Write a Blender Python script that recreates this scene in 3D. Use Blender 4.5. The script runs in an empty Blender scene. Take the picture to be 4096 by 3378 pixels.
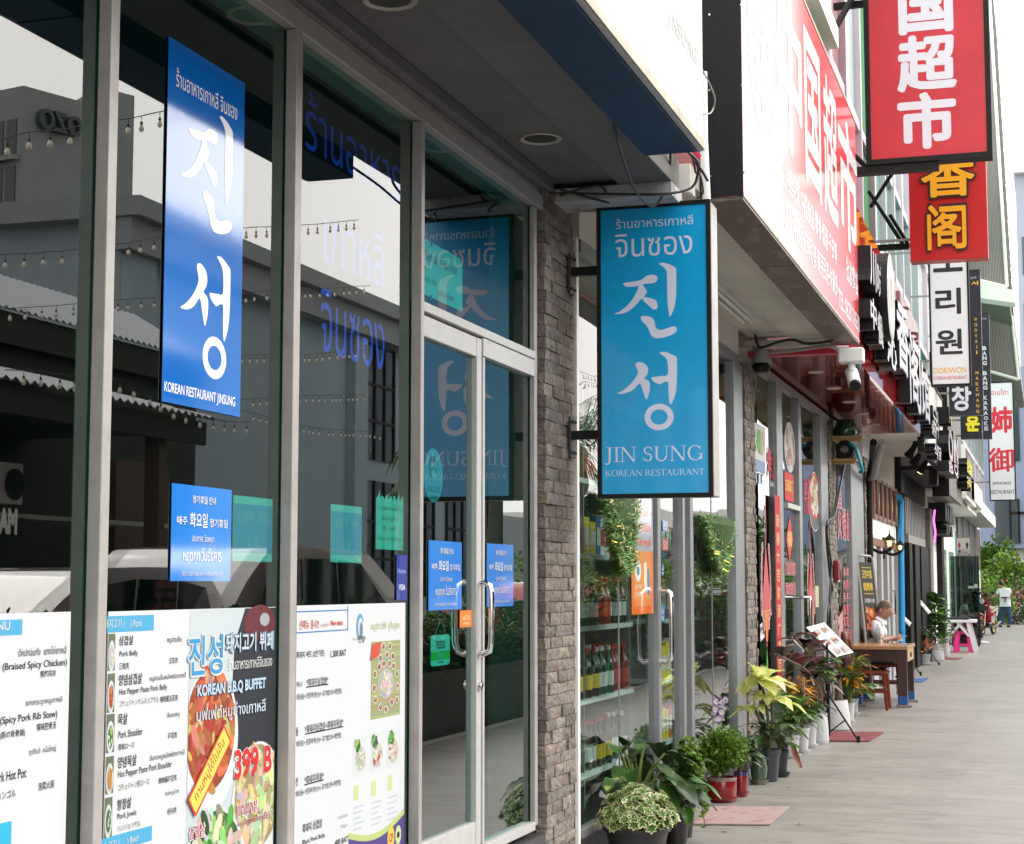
import bpy,math,random
from mathutils import Vector,Matrix
from mathutils.geometry import tessellate_polygon
random.seed(7)
R=math.radians
scene=bpy.context.scene
col=scene.collection
# ---------------------------------------------------------------- camera
FPX=6811.0;CX=2048.0;CY=1689.0           # the photograph is 4096 x 3378
HC=1.47;DC=2.4                              # eye height, distance from the shop fronts (plane x = 0)
PI_=math.atan((2341-CY)/FPX)
TH=math.atan((4203-CX)/FPX*math.cos(PI_))
RIGHT=Vector((math.cos(TH),math.sin(TH),0))
FWD=Vector((-math.sin(TH)*math.cos(PI_),math.cos(TH)*math.cos(PI_),math.sin(PI_)))
UP=RIGHT.cross(FWD)
CAM=Vector((DC,0,HC))
cam=bpy.data.cameras.new('camera');cam_o=bpy.data.objects.new('camera',cam);col.objects.link(cam_o)
cam.sensor_width=36;cam.lens=FPX/4096*36;cam.clip_end=2000;cam.clip_start=.05
cam_o.matrix_world=Matrix(((RIGHT.x,UP.x,-FWD.x,CAM.x),(RIGHT.y,UP.y,-FWD.y,CAM.y),(RIGHT.z,UP.z,-FWD.z,CAM.z),(0,0,0,1)))
scene.camera=cam_o
# ---------------------------------------------------------------- sky, sun, exposure
SUN_EL,SUN_AZ=R(34),R(62)  # azimuth measured from +Y (down the street) towards +X
w=bpy.data.worlds.new('World');scene.world=w;w.use_nodes=True
nt=w.node_tree;bg=nt.nodes['Background']
sky=nt.nodes.new('ShaderNodeTexSky');sky.sky_type='NISHITA';sky.sun_disc=False
sky.sun_elevation=SUN_EL;sky.sun_rotation=SUN_AZ;sky.air_density=1.0;sky.dust_density=7.0;sky.ozone_density=1.0
hs=nt.nodes.new('ShaderNodeHueSaturation');hs.inputs['Saturation'].default_value=.12
nt.links.new(sky.outputs[0],hs.inputs['Color']);wt=nt.nodes.new('ShaderNodeMix');wt.data_type='RGBA';wt.blend_type='MULTIPLY';wt.inputs[0].default_value=1;wt.inputs[7].default_value=(1,.975,.92,1)  # a hazy, slightly creamy sky
nt.links.new(hs.outputs[0],wt.inputs[6]);veil=nt.nodes.new('ShaderNodeMix');veil.data_type='RGBA';veil.inputs[0].default_value=.72;veil.inputs[7].default_value=(13.6,13.4,12.9,1)  # thin bright cloud over the whole sky
veil.clamp_result=False
nt.links.new(wt.outputs[2],veil.inputs[6]);nt.links.new(veil.outputs[2],bg.inputs[0])
bg.inputs[1].default_value=.15
sl=bpy.data.lights.new('sun','SUN');sl.energy=1.0;sl.angle=R(35);sl.color=(1,.91,.80)
so=bpy.data.objects.new('sun',sl);col.objects.link(so)
sd=Vector((math.sin(SUN_AZ)*math.cos(SUN_EL),math.cos(SUN_AZ)*math.cos(SUN_EL),math.sin(SUN_EL)))
so.rotation_euler=sd.to_track_quat('Z','Y').to_euler();so.location=sd*60
scene.view_settings.view_transform='Standard';scene.view_settings.look='None'
scene.view_settings.gamma=1;scene.view_settings.exposure=.88
scene.cycles.max_bounces=10;scene.cycles.transparent_max_bounces=24;scene.cycles.glossy_bounces=5
scene.cycles.caustics_reflective=False;scene.cycles.caustics_refractive=False
scene.cycles.use_denoising=True;scene.cycles.sample_clamp_indirect=6
# ---------------------------------------------------------------- helpers
def at(px,py,x=None,y=None,z=None):
    d=FWD+RIGHT*((px-CX)/FPX)-UP*((py-CY)/FPX)
    t=(x-CAM.x)/d.x if x is not None else (y-CAM.y)/d.y if y is not None else (z-CAM.z)/d.z
    return CAM+d*t
def refl(px,py,x):  # a point seen mirrored in the shop glass, at distance x across the street
    p=at(px,py,x=-x);return Vector((x,p.y,p.z))
def reflg(px,py,z):  # ditto, lying at height z
    p=at(px,py,z=z);return Vector((-p.x,p.y,p.z))

MATS={}
def M(name,c,rough=.5,metal=0.,spec=.5,var=0.,vs=6.,bump=0.,bs=60.,coat=0.,emit=0.,ecol=None,sheen=0.,trans=0.,stretch=None,c2=None,c2lo=.5,c2hi=.62,vcol=False):
    m=bpy.data.materials.new(name);m.use_nodes=True;MATS[name]=m
    n=m.node_tree.nodes;l=m.node_tree.links;b=n['Principled BSDF']
    b.inputs['Roughness'].default_value=rough;b.inputs['Metallic'].default_value=metal
    b.inputs['Specular IOR Level'].default_value=spec;b.inputs['Coat Weight'].default_value=coat
    b.inputs['Base Color'].default_value=(*c,1)
    if emit:
        b.inputs['Emission Color'].default_value=(*(ecol or c),1);b.inputs['Emission Strength'].default_value=emit
    tc=n.new('ShaderNodeTexCoord');vec=tc.outputs['Object']
    if stretch:
        mp=n.new('ShaderNodeMapping');mp.inputs['Scale'].default_value=stretch;l.new(vec,mp.inputs[0]);vec=mp.outputs[0]
    src=None
    if var or c2:
        no=n.new('ShaderNodeTexNoise');no.inputs['Scale'].default_value=vs;no.inputs['Detail'].default_value=6;no.inputs['Roughness'].default_value=.65
        l.new(vec,no.inputs['Vector'])
        mr=n.new('ShaderNodeMapRange')
        mx=n.new('ShaderNodeMix');mx.data_type='RGBA'
        l.new(no.outputs[0],mr.inputs[0]);l.new(mr.outputs[0],mx.inputs[0])
        mx.inputs[6].default_value=(*c,1)
        if c2:
            mr.inputs[1].default_value=c2lo;mr.inputs[2].default_value=c2hi;mx.inputs[7].default_value=(*c2,1)
        else:
            mr.inputs[1].default_value=.3;mr.inputs[2].default_value=.7
            mx.inputs[6].default_value=(*[min(1,v*(1+var))for v in c],1);mx.inputs[7].default_value=(*[v*(1-var)for v in c],1)
        src=mx.outputs[2]
        rr=n.new('ShaderNodeMapRange');rr.inputs[3].default_value=max(.0,rough-.08);rr.inputs[4].default_value=min(1,rough+.08)
        l.new(no.outputs[0],rr.inputs[0]);l.new(rr.outputs[0],b.inputs['Roughness'])
    if vcol:
        va=n.new('ShaderNodeVertexColor');va.layer_name='Col'
        mu=n.new('ShaderNodeMix');mu.data_type='RGBA';mu.blend_type='MULTIPLY';mu.inputs[0].default_value=1
        if src:l.new(src,mu.inputs[6])
        else:mu.inputs[6].default_value=(*c,1)
        l.new(va.outputs[0],mu.inputs[7]);src=mu.outputs[2]
    if src:l.new(src,b.inputs['Base Color'])
    if bump:
        nb=n.new('ShaderNodeTexNoise');nb.inputs['Scale'].default_value=bs;nb.inputs['Detail'].default_value=5;l.new(vec,nb.inputs['Vector'])
        bp=n.new('ShaderNodeBump');bp.inputs['Strength'].default_value=bump;bp.inputs['Distance'].default_value=.02
        l.new(nb.outputs[0],bp.inputs['Height']);l.new(bp.outputs[0],b.inputs['Normal'])
    if trans:
        tr=n.new('ShaderNodeBsdfTranslucent');tr.inputs[0].default_value=(min(1,c[0]*2.2),min(1,c[1]*2.2),c[2],1)
        if src:l.new(src,tr.inputs[0])
        ms=n.new('ShaderNodeMixShader');ms.inputs[0].default_value=trans
        l.new(b.outputs[0],ms.inputs[1]);l.new(tr.outputs[0],ms.inputs[2]);l.new(ms.outputs[0],n['Material Output'].inputs[0])
    return m
def glass(name,tint,f0=.09,refl_col=(1,1,1),rough=0.,wave=0.):
    m=bpy.data.materials.new(name);m.use_nodes=True;n=m.node_tree.nodes;l=m.node_tree.links;n.clear();MATS[name]=m
    out=n.new('ShaderNodeOutputMaterial');ms=n.new('ShaderNodeMixShader');tr=n.new('ShaderNodeBsdfTransparent');gl=n.new('ShaderNodeBsdfGlossy')
    tr.inputs[0].default_value=(*tint,1);gl.inputs[0].default_value=(*refl_col,1);gl.inputs['Roughness'].default_value=rough
    lw=n.new('ShaderNodeLayerWeight');lw.inputs[0].default_value=.5
    pw=n.new('ShaderNodeMath');pw.operation='POWER';pw.inputs[1].default_value=5.2
    l.new(lw.outputs['Facing'],pw.inputs[0])
    mr=n.new('ShaderNodeMapRange');mr.inputs[3].default_value=f0;mr.inputs[4].default_value=1
    l.new(pw.outputs[0],mr.inputs[0]);l.new(mr.outputs[0],ms.inputs[0]);l.new(tr.outputs[0],ms.inputs[1]);l.new(gl.outputs[0],ms.inputs[2]);l.new(ms.outputs[0],out.inputs[0])
    if wave:
        tc=n.new('ShaderNodeTexCoord');mp=n.new('ShaderNodeMapping');mp.inputs['Scale'].default_value=(1,.7,2.6);l.new(tc.outputs['Object'],mp.inputs[0])
        no=n.new('ShaderNodeTexNoise');no.inputs['Scale'].default_value=1.3;no.inputs['Detail'].default_value=1;l.new(mp.outputs[0],no.inputs['Vector'])
        bp=n.new('ShaderNodeBump');bp.inputs['Strength'].default_value=wave;bp.inputs['Distance'].default_value=.03
        l.new(no.outputs[0],bp.inputs['Height']);l.new(bp.outputs[0],gl.inputs['Normal'])
    return m

def set_props(o,label=None,cat=None,group=None,kind=None):
    if label:o['label']=label
    if cat:o['category']=cat
    if group:o['group']=group
    if kind:o['kind']=kind
    return o
def thing(name,label,cat,loc=(0,0,0),group=None,rz=0):
    o=bpy.data.objects.new(name,None);col.objects.link(o);o.empty_display_size=.1
    o.location=loc;o.rotation_euler=(0,0,rz);return set_props(o,label,cat,group)
def dup(o,loc=None,rz=None,label=None,group=None,parent=None,scale=None):
    c=o.copy();col.objects.link(c);c.parent=parent
    if loc is not None:c.location=loc
    if rz is not None:c.rotation_euler=(0,0,rz)
    if scale is not None:c.scale=(scale,)*3 if not isinstance(scale,tuple)else scale
    if label:c['label']=label
    if group:c['group']=group
    for ch in [k for k in bpy.data.objects if k.parent==o]:dup(ch,parent=c)
    return c
def world_loc(p):
    v=Vector((0,0,0))
    while p is not None:v+=p.location;p=p.parent
    return v

class MB:
    """collects geometry in world coordinates; build() links it as ONE mesh object"""
    def __init__(s):s.v=[];s.f=[];s.m=[];s.c=[];s.cur=0;s.shade=None
    def add(s,vs,fs,mi=None):
        o=len(s.v);s.v+=[tuple(p)for p in vs];k=s.cur if mi is None else mi
        for f in fs:s.f.append([i+o for i in f]);s.m.append(k);s.c.append(s.shade)
        return s
    def box(s,a,b,mi=None):
        (x0,y0,z0),(x1,y1,z1)=a,b
        return s.add([(x0,y0,z0),(x1,y0,z0),(x1,y1,z0),(x0,y1,z0),(x0,y0,z1),(x1,y0,z1),(x1,y1,z1),(x0,y1,z1)],
                     [(0,3,2,1),(4,5,6,7),(0,1,5,4),(1,2,6,5),(2,3,7,6),(3,0,4,7)],mi)
    def obox(s,c,ax,ay,az,mi=None):  # oriented box: centre and three half-axis vectors
        c,ax,ay,az=map(Vector,(c,ax,ay,az));vs=[c+ax*i+ay*j+az*k for k in (-1,1)for j in (-1,1)for i in (-1,1)]
        return s.add(vs,[(0,2,3,1),(4,5,7,6),(0,1,5,4),(1,3,7,5),(3,2,6,7),(2,0,4,6)],mi)
    def quad(s,a,b,c,d,mi=None):return s.add([a,b,c,d],[(0,1,2,3)],mi)
    def tube(s,pts,r,n=8,mi=None,caps=True):
        pts=[Vector(p)for p in pts];rs=r if isinstance(r,(list,tuple))else [r]*len(pts)
        vs=[];up=None
        for i,p in enumerate(pts):
            d=(pts[min(i+1,len(pts)-1)]-pts[max(i-1,0)]);d=d.normalized() if d.length>1e-9 else Vector((0,0,1))
            if up is None:up=Vector((0,0,1)) if abs(d.z)<.9 else Vector((1,0,0))
            a=d.cross(up);a=a.normalized() if a.length>1e-6 else d.orthogonal().normalized();b=a.cross(d).normalized();up=b
            vs+=[p+(a*math.cos(t)+b*math.sin(t))*rs[i]for t in [2*math.pi*k/n for k in range(n)]]
        fs=[(i*n+k,i*n+(k+1)%n,(i+1)*n+(k+1)%n,(i+1)*n+k)for i in range(len(pts)-1)for k in range(n)]
        if caps:fs+=[tuple(reversed(range(n))),tuple(range((len(pts)-1)*n,len(pts)*n))]
        return s.add(vs,fs,mi)
    def lathe(s,prof,o=(0,0,0),n=20,mi=None,sx=1,sy=1):
        vs=[(o[0]+r*math.cos(2*math.pi*k/n)*sx,o[1]+r*math.sin(2*math.pi*k/n)*sy,o[2]+z)for r,z in prof for k in range(n)]
        fs=[(i*n+k,i*n+(k+1)%n,(i+1)*n+(k+1)%n,(i+1)*n+k)for i in range(len(prof)-1)for k in range(n)]
        return s.add(vs,fs,mi)
    def poly(s,pts2,o,u,v,d=None,mi=None,holes=()):
        """a 2-D outline on the plane o + a*u + b*v, given thickness d (vector) or flat"""
        o,u,v=Vector(o),Vector(u),Vector(v)
        loops=[[Vector((p[0],p[1],0))for p in pts2]]+[[Vector((p[0],p[1],0))for p in h]for h in holes]
        tri=tessellate_polygon(loops);flat=[p for lp in loops for p in lp];P=[o+u*p.x+v*p.y for p in flat]
        nrm=u.cross(v);out=[]
        for t in tri:
            a,b,c=(flat[i]for i in t);t=t if (b-a).cross(c-a).z>0 else (t[0],t[2],t[1]);out.append(tuple(t))
        if d is None:return s.add(P,out,mi)
        d=Vector(d);n=len(P);Q=[p+d for p in P];same=d.dot(nrm)>0
        fs=[(tuple(i+n for i in t) if same else tuple(i+n for i in reversed(t)))for t in out]+[(tuple(reversed(t)) if same else t)for t in out]
        k=0
        for lp in loops:
            m=len(lp);fs+=[(k+i,k+(i+1)%m,k+(i+1)%m+n,k+i+n)for i in range(m)];k+=m
        return s.add(P+Q,fs,mi)
    def text(s,body,o,u,v,wd=None,ht=None,bold=0.,d=None,mi=None,align='l',skew=0):
        """lettering laid on a plane: lower-left corner o, unit axes u, v, fitted to wd x ht"""
        V,Fc,(x0,x1,y0,y1)=text_geo(body,bold)
        o,u,v=Vector(o),Vector(u),Vector(v);d=Vector(d) if d is not None else None
        if not V:return s
        tw,th=max(x1-x0,1e-6),max(y1-y0,1e-6)
        if wd is None:wd=ht*tw/th
        if ht is None:ht=wd*th/tw
        if bold>=.02 and any(ord(ch)>0x1100 for ch in body):  # heavier strokes: the same shapes laid round a small circle
            s.text(body,o,u,v,wd,ht,0,d,mi)
            nn=(d.normalized() if d else u.cross(v).normalized())*(4e-4 if d else 2.5e-5);rr=bold*.85
            for k in range(8):
                a=k*math.pi/4;s.text(body,o+(u*math.cos(a)*wd/tw+v*math.sin(a)*ht/th)*rr+nn*(k+1),u,v,wd,ht,0,d,mi)
            return s
        if align=='c':o=o-u*wd/2
        if align=='r':o=o-u*wd
        P=[o+u*((x-x0)/tw*wd+skew*(y-y0)/th*ht)+v*((y-y0)/th*ht)for x,y in V]
        if d is None:return s.add(P,Fc,mi)
        d=Vector(d);n=len(P);ed={}
        for f in Fc:
            for i in range(len(f)):
                a,b=f[i],f[(i+1)%len(f)]
                if (b,a)in ed:del ed[(b,a)]
                else:ed[(a,b)]=1
        return s.add(P+[p+d for p in P],[tuple(i+n for i in f)for f in Fc]+[(a,b,b+n,a+n)for a,b in ed],mi)
    def build(s,name,mats,parent=None,smooth=False,label=None,cat=None,group=None,kind=None,bevel=0,local=False):
        me=bpy.data.meshes.new(name)
        off=Vector((0,0,0)) if local else world_loc(parent)
        me.from_pydata([(p[0]-off.x,p[1]-off.y,p[2]-off.z)for p in s.v],[],s.f)
        for m in (mats if isinstance(mats,(list,tuple))else [mats]):me.materials.append(MATS[m] if isinstance(m,str)else m)
        me.polygons.foreach_set('material_index',s.m)
        if any(c is not None for c in s.c):
            ca=me.color_attributes.new('Col','FLOAT_COLOR','CORNER');dat=[]
            for p,c in zip(me.polygons,s.c):
                c=c or (1,1,1);dat+=[c[0],c[1],c[2],1]*len(p.vertices)
            ca.data.foreach_set('color',dat)
        if smooth:me.polygons.foreach_set('use_smooth',[True]*len(me.polygons))
        me.update();o=bpy.data.objects.new(name,me);col.objects.link(o);o.parent=parent
        if smooth and smooth!=2:
            me.set_sharp_from_angle(angle=R(38))
        if bevel:
            bv=o.modifiers.new('bevel','BEVEL');bv.width=bevel;bv.segments=2;bv.limit_method='ANGLE';bv.angle_limit=R(40)
        return set_props(o,label,cat,group,kind)

_tc={}
def text_geo(body,bold=0.):
    """outlines of the built-in font, filled contour by contour so that overlapping Thai strokes stay solid"""
    k=(body,bold)
    if k in _tc:return _tc[k]
    cu=bpy.data.curves.new('t','FONT');cu.body=body;cu.size=1;cu.offset=bold;cu.resolution_u=3
    thai=any('\u0e00'<=ch<='\u0e7f' for ch in body)
    if thai:cu.fill_mode='FRONT'
    o=bpy.data.objects.new('t',cu);col.objects.link(o);bpy.context.view_layer.update()
    if not thai:
        me=bpy.data.meshes.new_from_object(o.evaluated_get(bpy.context.evaluated_depsgraph_get()))
        V=[(p.co.x,p.co.y)for p in me.vertices];Fc=[tuple(p.vertices)for p in me.polygons];bpy.data.meshes.remove(me)
    else:
        tmp=o.evaluated_get(bpy.context.evaluated_depsgraph_get()).to_curve(bpy.context.evaluated_depsgraph_get(),apply_modifiers=False)
        loops=[]
        for sp in tmp.splines:
            bz=sp.bezier_points;n=len(bz);pts=[]
            for i in range(n):
                a,b=bz[i],bz[(i+1)%n]
                p0,p1,p2,p3=a.co,a.handle_right,b.handle_left,b.co
                st=(p1-p0).cross(p3-p0).length<1e-5 and (p2-p0).cross(p3-p0).length<1e-5
                for q in range(1 if st else 3):
                    t=q/(1 if st else 3);w_=1-t
                    pts.append(p0*w_**3+p1*3*w_*w_*t+p2*3*w_*t*t+p3*t**3)
            pts=[(p.x,p.y)for p in pts]
            pts=[p for i,p in enumerate(pts) if abs(p[0]-pts[i-1][0])+abs(p[1]-pts[i-1][1])>1e-5]
            if len(pts)>2:loops.append(pts)
        o.to_curve_clear()
        ar=lambda q:sum(q[i-1][0]*q[i][1]-q[i][0]*q[i-1][1]for i in range(len(q)))/2
        def inside(p,q):
            c=False
            for i in range(len(q)):
                (xa,ya),(xb,yb)=q[i-1],q[i]
                if (ya>p[1])!=(yb>p[1])and p[0]<(xb-xa)*(p[1]-ya)/(yb-ya)+xa:c=not c
            return c
        A=[ar(q)for q in loops];big=max(loops,key=lambda q:abs(ar(q))) if loops else None
        sg=1 if (not loops or ar(big)>0)else -1
        outs=[q for q,a in zip(loops,A) if a*sg>0];hol=[q for q,a in zip(loops,A) if a*sg<=0]
        V=[];Fc=[];own={id(q):[]for q in outs}
        for h in hol:
            cand=[q for q in outs if inside(h[0],q)]
            if cand:own[id(min(cand,key=lambda q:abs(ar(q))))].append(h)
        for q in outs:
            lp=[[Vector((x,y,0))for x,y in c]for c in [q]+own[id(q)]];off=len(V);fl=[p for c in lp for p in c]
            for t in tessellate_polygon(lp):
                a,b,c=(fl[i]for i in t);cr=(b-a).cross(c-a).z
                if abs(cr)>1e-9:Fc.append(tuple(off+i for i in (t if cr>0 else (t[0],t[2],t[1]))))
            V+=[(p.x,p.y)for p in fl]
    bpy.data.objects.remove(o);bpy.data.curves.remove(cu)
    bb=(min(p[0]for p in V),max(p[0]for p in V),min(p[1]for p in V),max(p[1]for p in V)) if V else (0,1,0,1)
    _tc[k]=(V,Fc,bb);return _tc[k]
YV,XV,ZV=Vector((0,1,0)),Vector((1,0,0)),Vector((0,0,1))
def tx(mb,body,pl,pr,pt,pb,x,mi=None,bold=0.,d=None):
    """text on a plane x = const that fills the picture box pl..pr, pt..pb (top and bottom taken at its left end)"""
    a,b,c=at(pl,pb,x=x),at(pl,pt,x=x),at(pr,pb,x=x)
    mb.text(body,a,YV,ZV,c.y-a.y,b.z-a.z,bold,d,mi)
def ty(mb,body,pl,pr,pt,pb,y,mi=None,bold=0.,d=None):
    a,b,c=at(pl,pb,y=y),at(pl,pt,y=y),at(pr,pb,y=y)
    mb.text(body,a,XV,ZV,c.x-a.x,b.z-a.z,bold,d,mi)
def rectx(mb,pl,pr,pt,pb,x,th=.002,mi=None):  # flat panel on plane x (top/bottom read at the left edge)
    a,b,c=at(pl,pb,x=x),at(pl,pt,x=x),at(pr,pb,x=x)
    mb.box((x-th,a.y,a.z),(x,c.y,b.z),mi);return a.y,c.y,a.z,b.z
def smooth_closed(pts,k=3):  # Catmull-Rom through a closed outline
    n=len(pts);out=[]
    for i in range(n):
        p0,p1,p2,p3=(pts[(i+j-1)%n]for j in range(4))
        for q in range(k):
            t=q/k
            out.append(tuple(.5*((2*p1[a])+(p2[a]-p0[a])*t+(2*p0[a]-5*p1[a]+4*p2[a]-p3[a])*t*t+(3*p1[a]-p0[a]-3*p2[a]+p3[a])*t**3)for a in (0,1)))
    return out
def ell(cx,cy,rx,ry,n=28,a0=0,a1=2*math.pi):return [(cx+rx*math.cos(a0+(a1-a0)*i/n),cy+ry*math.sin(a0+(a1-a0)*i/n))for i in range(n)]
def bez(pts,n=14):  # smooth open path through points
    P=[Vector(p)for p in pts];P=[P[0]*2-P[1]]+P+[P[-1]*2-P[-2]];out=[]
    for i in range(1,len(P)-2):
        for q in range(n):
            t=q/n;p0,p1,p2,p3=P[i-1:i+3]
            out.append(.5*(2*p1+(p2-p0)*t+(2*p0-5*p1+4*p2-p3)*t*t+(3*p1-p0-3*p2+p3)*t**3))
    return out+[P[-2]]

# brush lettering of the two big syllables, drawn as outlines (x right, y down, one unit = one picture dot)
BRUSH=[smooth_closed(p,2)for p in (
 [(1014,585),(1050,577),(1120,572),(1170,560),(1205,533),(1250,527),(1285,535),(1297,555),(1290,580),(1262,595),(1225,597),(1175,600),(1200,640),(1210,665),(1195,690),(1185,705),(1230,715),(1265,728),(1290,750),(1295,790),(1285,810),(1262,812),(1245,800),(1180,735),(1165,718),(1120,765),(1080,800),(1040,825),(990,835),(950,836),(948,828),(985,815),(1030,785),(1080,735),(1110,690),(1130,650),(1140,620),(1135,610),(1105,615),(1060,615),(1030,607),(1016,595)],
 [(1310,437),(1335,430),(1370,438),(1410,455),(1440,475),(1450,490),(1450,560),(1447,700),(1435,790),(1415,845),(1400,875),(1392,876),(1385,830),(1378,760),(1375,650),(1374,520),(1365,490),(1345,465),(1320,448)],
 [(1157,875),(1170,863),(1200,862),(1235,872),(1260,890),(1270,915),(1275,950),(1290,972),(1315,983),(1345,980),(1385,968),(1420,958),(1445,968),(1450,985),(1440,1008),(1400,1030),(1350,1045),(1300,1050),(1265,1045),(1240,1020),(1222,975),(1200,935),(1170,905)],
 [(1112,1265),(1120,1243),(1145,1237),(1180,1250),(1207,1275),(1215,1310),(1205,1345),(1180,1375),(1210,1390),(1225,1410),(1228,1450),(1220,1500),(1205,1540),(1195,1543),(1188,1530),(1165,1460),(1145,1412),(1100,1455),(1060,1480),(1010,1493),(972,1493),(968,1485),(1000,1470),(1050,1435),(1090,1395),(1115,1360),(1130,1330),(1128,1305)],
 [(1310,1168),(1345,1163),(1390,1178),(1430,1200),(1448,1220),(1448,1350),(1440,1480),(1420,1550),(1400,1590),(1390,1592),(1383,1560),(1378,1480),(1376,1410),(1340,1412),(1310,1427),(1290,1420),(1262,1405),(1240,1380),(1245,1368),(1280,1365),(1330,1360),(1374,1350),(1374,1260),(1365,1225),(1345,1200),(1315,1178)])]
def brush(mb,o,u,v,wd,ht,d=None,mi=None):
    f=lambda p:((p[0]-948)/502*wd,(1801-p[1])/1371*ht)
    for q in BRUSH:mb.poly([f(p)for p in reversed(q)],o,u,v,d,mi)
    mb.poly([f(p)for p in reversed(ell(1300,1693,118,108))],o,u,v,d,mi,holes=[[f(p)for p in ell(1300,1693,70,62)]])
# a small Roman capital alphabet: outlines in a unit-high cell; returns polygons and the advance width
def _bar(x0,y0,x1,y1):return [(x0,y0),(x1,y0),(x1,y1),(x0,y1)]
def _ser(x,y,k=.17,t=.035):return _bar(x-k,y if y<.5 else y-t,x+k,y+t if y<.5 else y)
def _arc(cx,cy,rx,ry,a0,a1,tk,tn,n=18):
    o_=[(cx+rx*math.cos(R(a0+(a1-a0)*i/n)),cy+ry*math.sin(R(a0+(a1-a0)*i/n)))for i in range(n+1)]
    i_=[(cx+(rx-tk)*math.cos(R(a0+(a1-a0)*i/n)),cy+(ry-tn)*math.sin(R(a0+(a1-a0)*i/n)))for i in range(n+1)]
    return o_+i_[::-1]
def _diag(x0,y0,x1,y1,t):return [(x0-t/2,y0),(x0+t/2,y0),(x1+t/2,y1),(x1-t/2,y1)]
def roman(ch):
    T,t=.115,.045
    if ch=='I':return [_bar(.14,0,.14+T,1),_ser(.2,0),_ser(.2,1)],.4
    if ch=='J':return [_bar(.2,.1,.2+T,1),_ser(.26,1),_arc(.1,.12,.21,.3,-95,0,T,t),ell(.05,-.12,.06,.06,10)],.46
    if ch=='N':return [_bar(.12,0,.12+t,1),_bar(.78,0,.78+t,1),_diag(.15,1,.8,0,.13)[::-1],_ser(.14,0,.13),_ser(.1,1,.1),_ser(.8,1,.13)],.95
    if ch=='S':return [_arc(.3,.735,.24,.265,30,265,.1,.055),_arc(.3,.265,.24,.265,-150,85,.1,.055),_bar(.24,.485,.4,.545),_bar(.5,.7,.53,.95),_bar(.05,.05,.08,.3)],.62
    if ch=='U':return [_bar(.12,.3,.12+T,1),_bar(.72,.3,.72+t,1),_arc(.4425,.33,.3225,.34,180,360,.1,.06),_ser(.17,1,.15),_ser(.74,1,.13)],.92
    if ch=='G':return [_arc(.48,.5,.42,.51,45,325,.115,.05),_bar(.76,.08,.76+T,.42),_ser(.8,.44,.14),_bar(.77,.72,.8,.98)],.98
    if ch=='K':return [_bar(.1,0,.1+T,1),_ser(.16,0,.14),_ser(.16,1,.14),_diag(.22,.42,.68,1,.06)[::1],_diag(.74,0,.36,.52,.13),_ser(.74,0,.12),_ser(.68,1,.12)],.86
    if ch=='O':return [('ring',ell(.48,.5,.42,.52),ell(.48,.5,.305,.47))],.96
    if ch=='R':return [_bar(.1,0,.1+T,1),_ser(.16,0,.14),_bar(.02,.965,.36,1),_arc(.34,.74,.26,.26,-90,90,T,t),_bar(.2,.48,.36,.52),_diag(.74,0,.4,.5,.12),_ser(.76,0,.1)],.84
    if ch=='P':return [_bar(.1,0,.1+T,1),_ser(.16,0,.14),_bar(.02,.965,.36,1),_arc(.34,.72,.26,.28,-90,90,T,t),_bar(.2,.44,.36,.48)],.68
    if ch=='E':return [_bar(.1,0,.1+T,1),_bar(.02,.96,.6,1),_bar(.02,0,.64,.04),_bar(.2,.49,.5,.53),_bar(.57,.8,.6,.96),_bar(.61,.04,.64,.22)],.7
    if ch=='A':return [_diag(.78,0,.42,1,.13),_diag(.12,0,.44,1,.05),_bar(.24,.33,.64,.37),_ser(.12,0,.12),_ser(.78,0,.13)],.9
    if ch=='T':return [_bar(.3,0,.3+T,1),_ser(.36,0,.15),_bar(.02,.955,.7,1),_bar(.02,.78,.05,.96),_bar(.67,.78,.7,.96)],.74
    return [],.35
def roman_text(mb,body,o,u,v,wd,ht,mi=None):
    adv=sum(roman(c)[1]for c in body);x=0;o=Vector(o);eps=0
    n_=Vector(u).cross(Vector(v)).normalized()
    for c in body:
        ps,a=roman(c)
        for p in ps:
            eps+=1;oo=o+n_*(eps%7)*.00008
            h=[]
            if p[0]=='ring':h=[[((q[0]+x)/adv*wd,q[1]*ht)for q in p[2]]];p=p[1]
            mb.poly([((q[0]+x)/adv*wd,q[1]*ht)for q in p],oo,u,v,None,mi,holes=h)
        x+=a
# ---------------------------------------------------------------- materials
M('alu',(.36,.345,.335),.42,.12,var=.12,vs=9,bump=.02,bs=200)
M('frame_inner',(.02,.085,.055),.5)  # inner mullion halves: shade and green glass tint put into the silver frame's colour
M('alu_dark',(.30,.31,.33),.42,.5,var=.1,vs=9)
M('alu_white',(.46,.46,.46),.4,.05,var=.08,vs=14)
M('soffit',(.12,.117,.117),.85,var=.14,vs=2.2,bump=.05,bs=30)
M('soffit_white',(.66,.64,.61),.85,var=.1,vs=2.5,bump=.06,bs=25)
M('plaster',(.42,.42,.43),.9,c2=(.16,.155,.15),vs=7,c2lo=.5,c2hi=.72,bump=.3,bs=50)
M('white_wall',(.78,.76,.73),.8,var=.06,vs=3,bump=.05,bs=60)
M('fascia_white',(.42,.42,.42),.45,var=.05,vs=1.6,stretch=(1,1,.2))
M('fascia_edge',(.40,.36,.30),.6,var=.25,vs=7)
M('blue_panel',(.003,.028,.075),.6,spec=.25,var=.25,vs=3)
M('black_metal',(.009,.009,.010),.55,spec=.2,var=.3,vs=15,bump=.02,bs=90)
M('black_gloss',(.006,.006,.008),.4,spec=.25)
M('dark_steel',(.05,.047,.045),.5,.4,c2=(.10,.055,.03),vs=14,c2lo=.52,c2hi=.7)
M('chrome',(.72,.72,.73),.08,1.)
M('brick',(.20,.17,.152),.92,var=.35,vs=18,bump=1.,bs=38,vcol=True)
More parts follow.
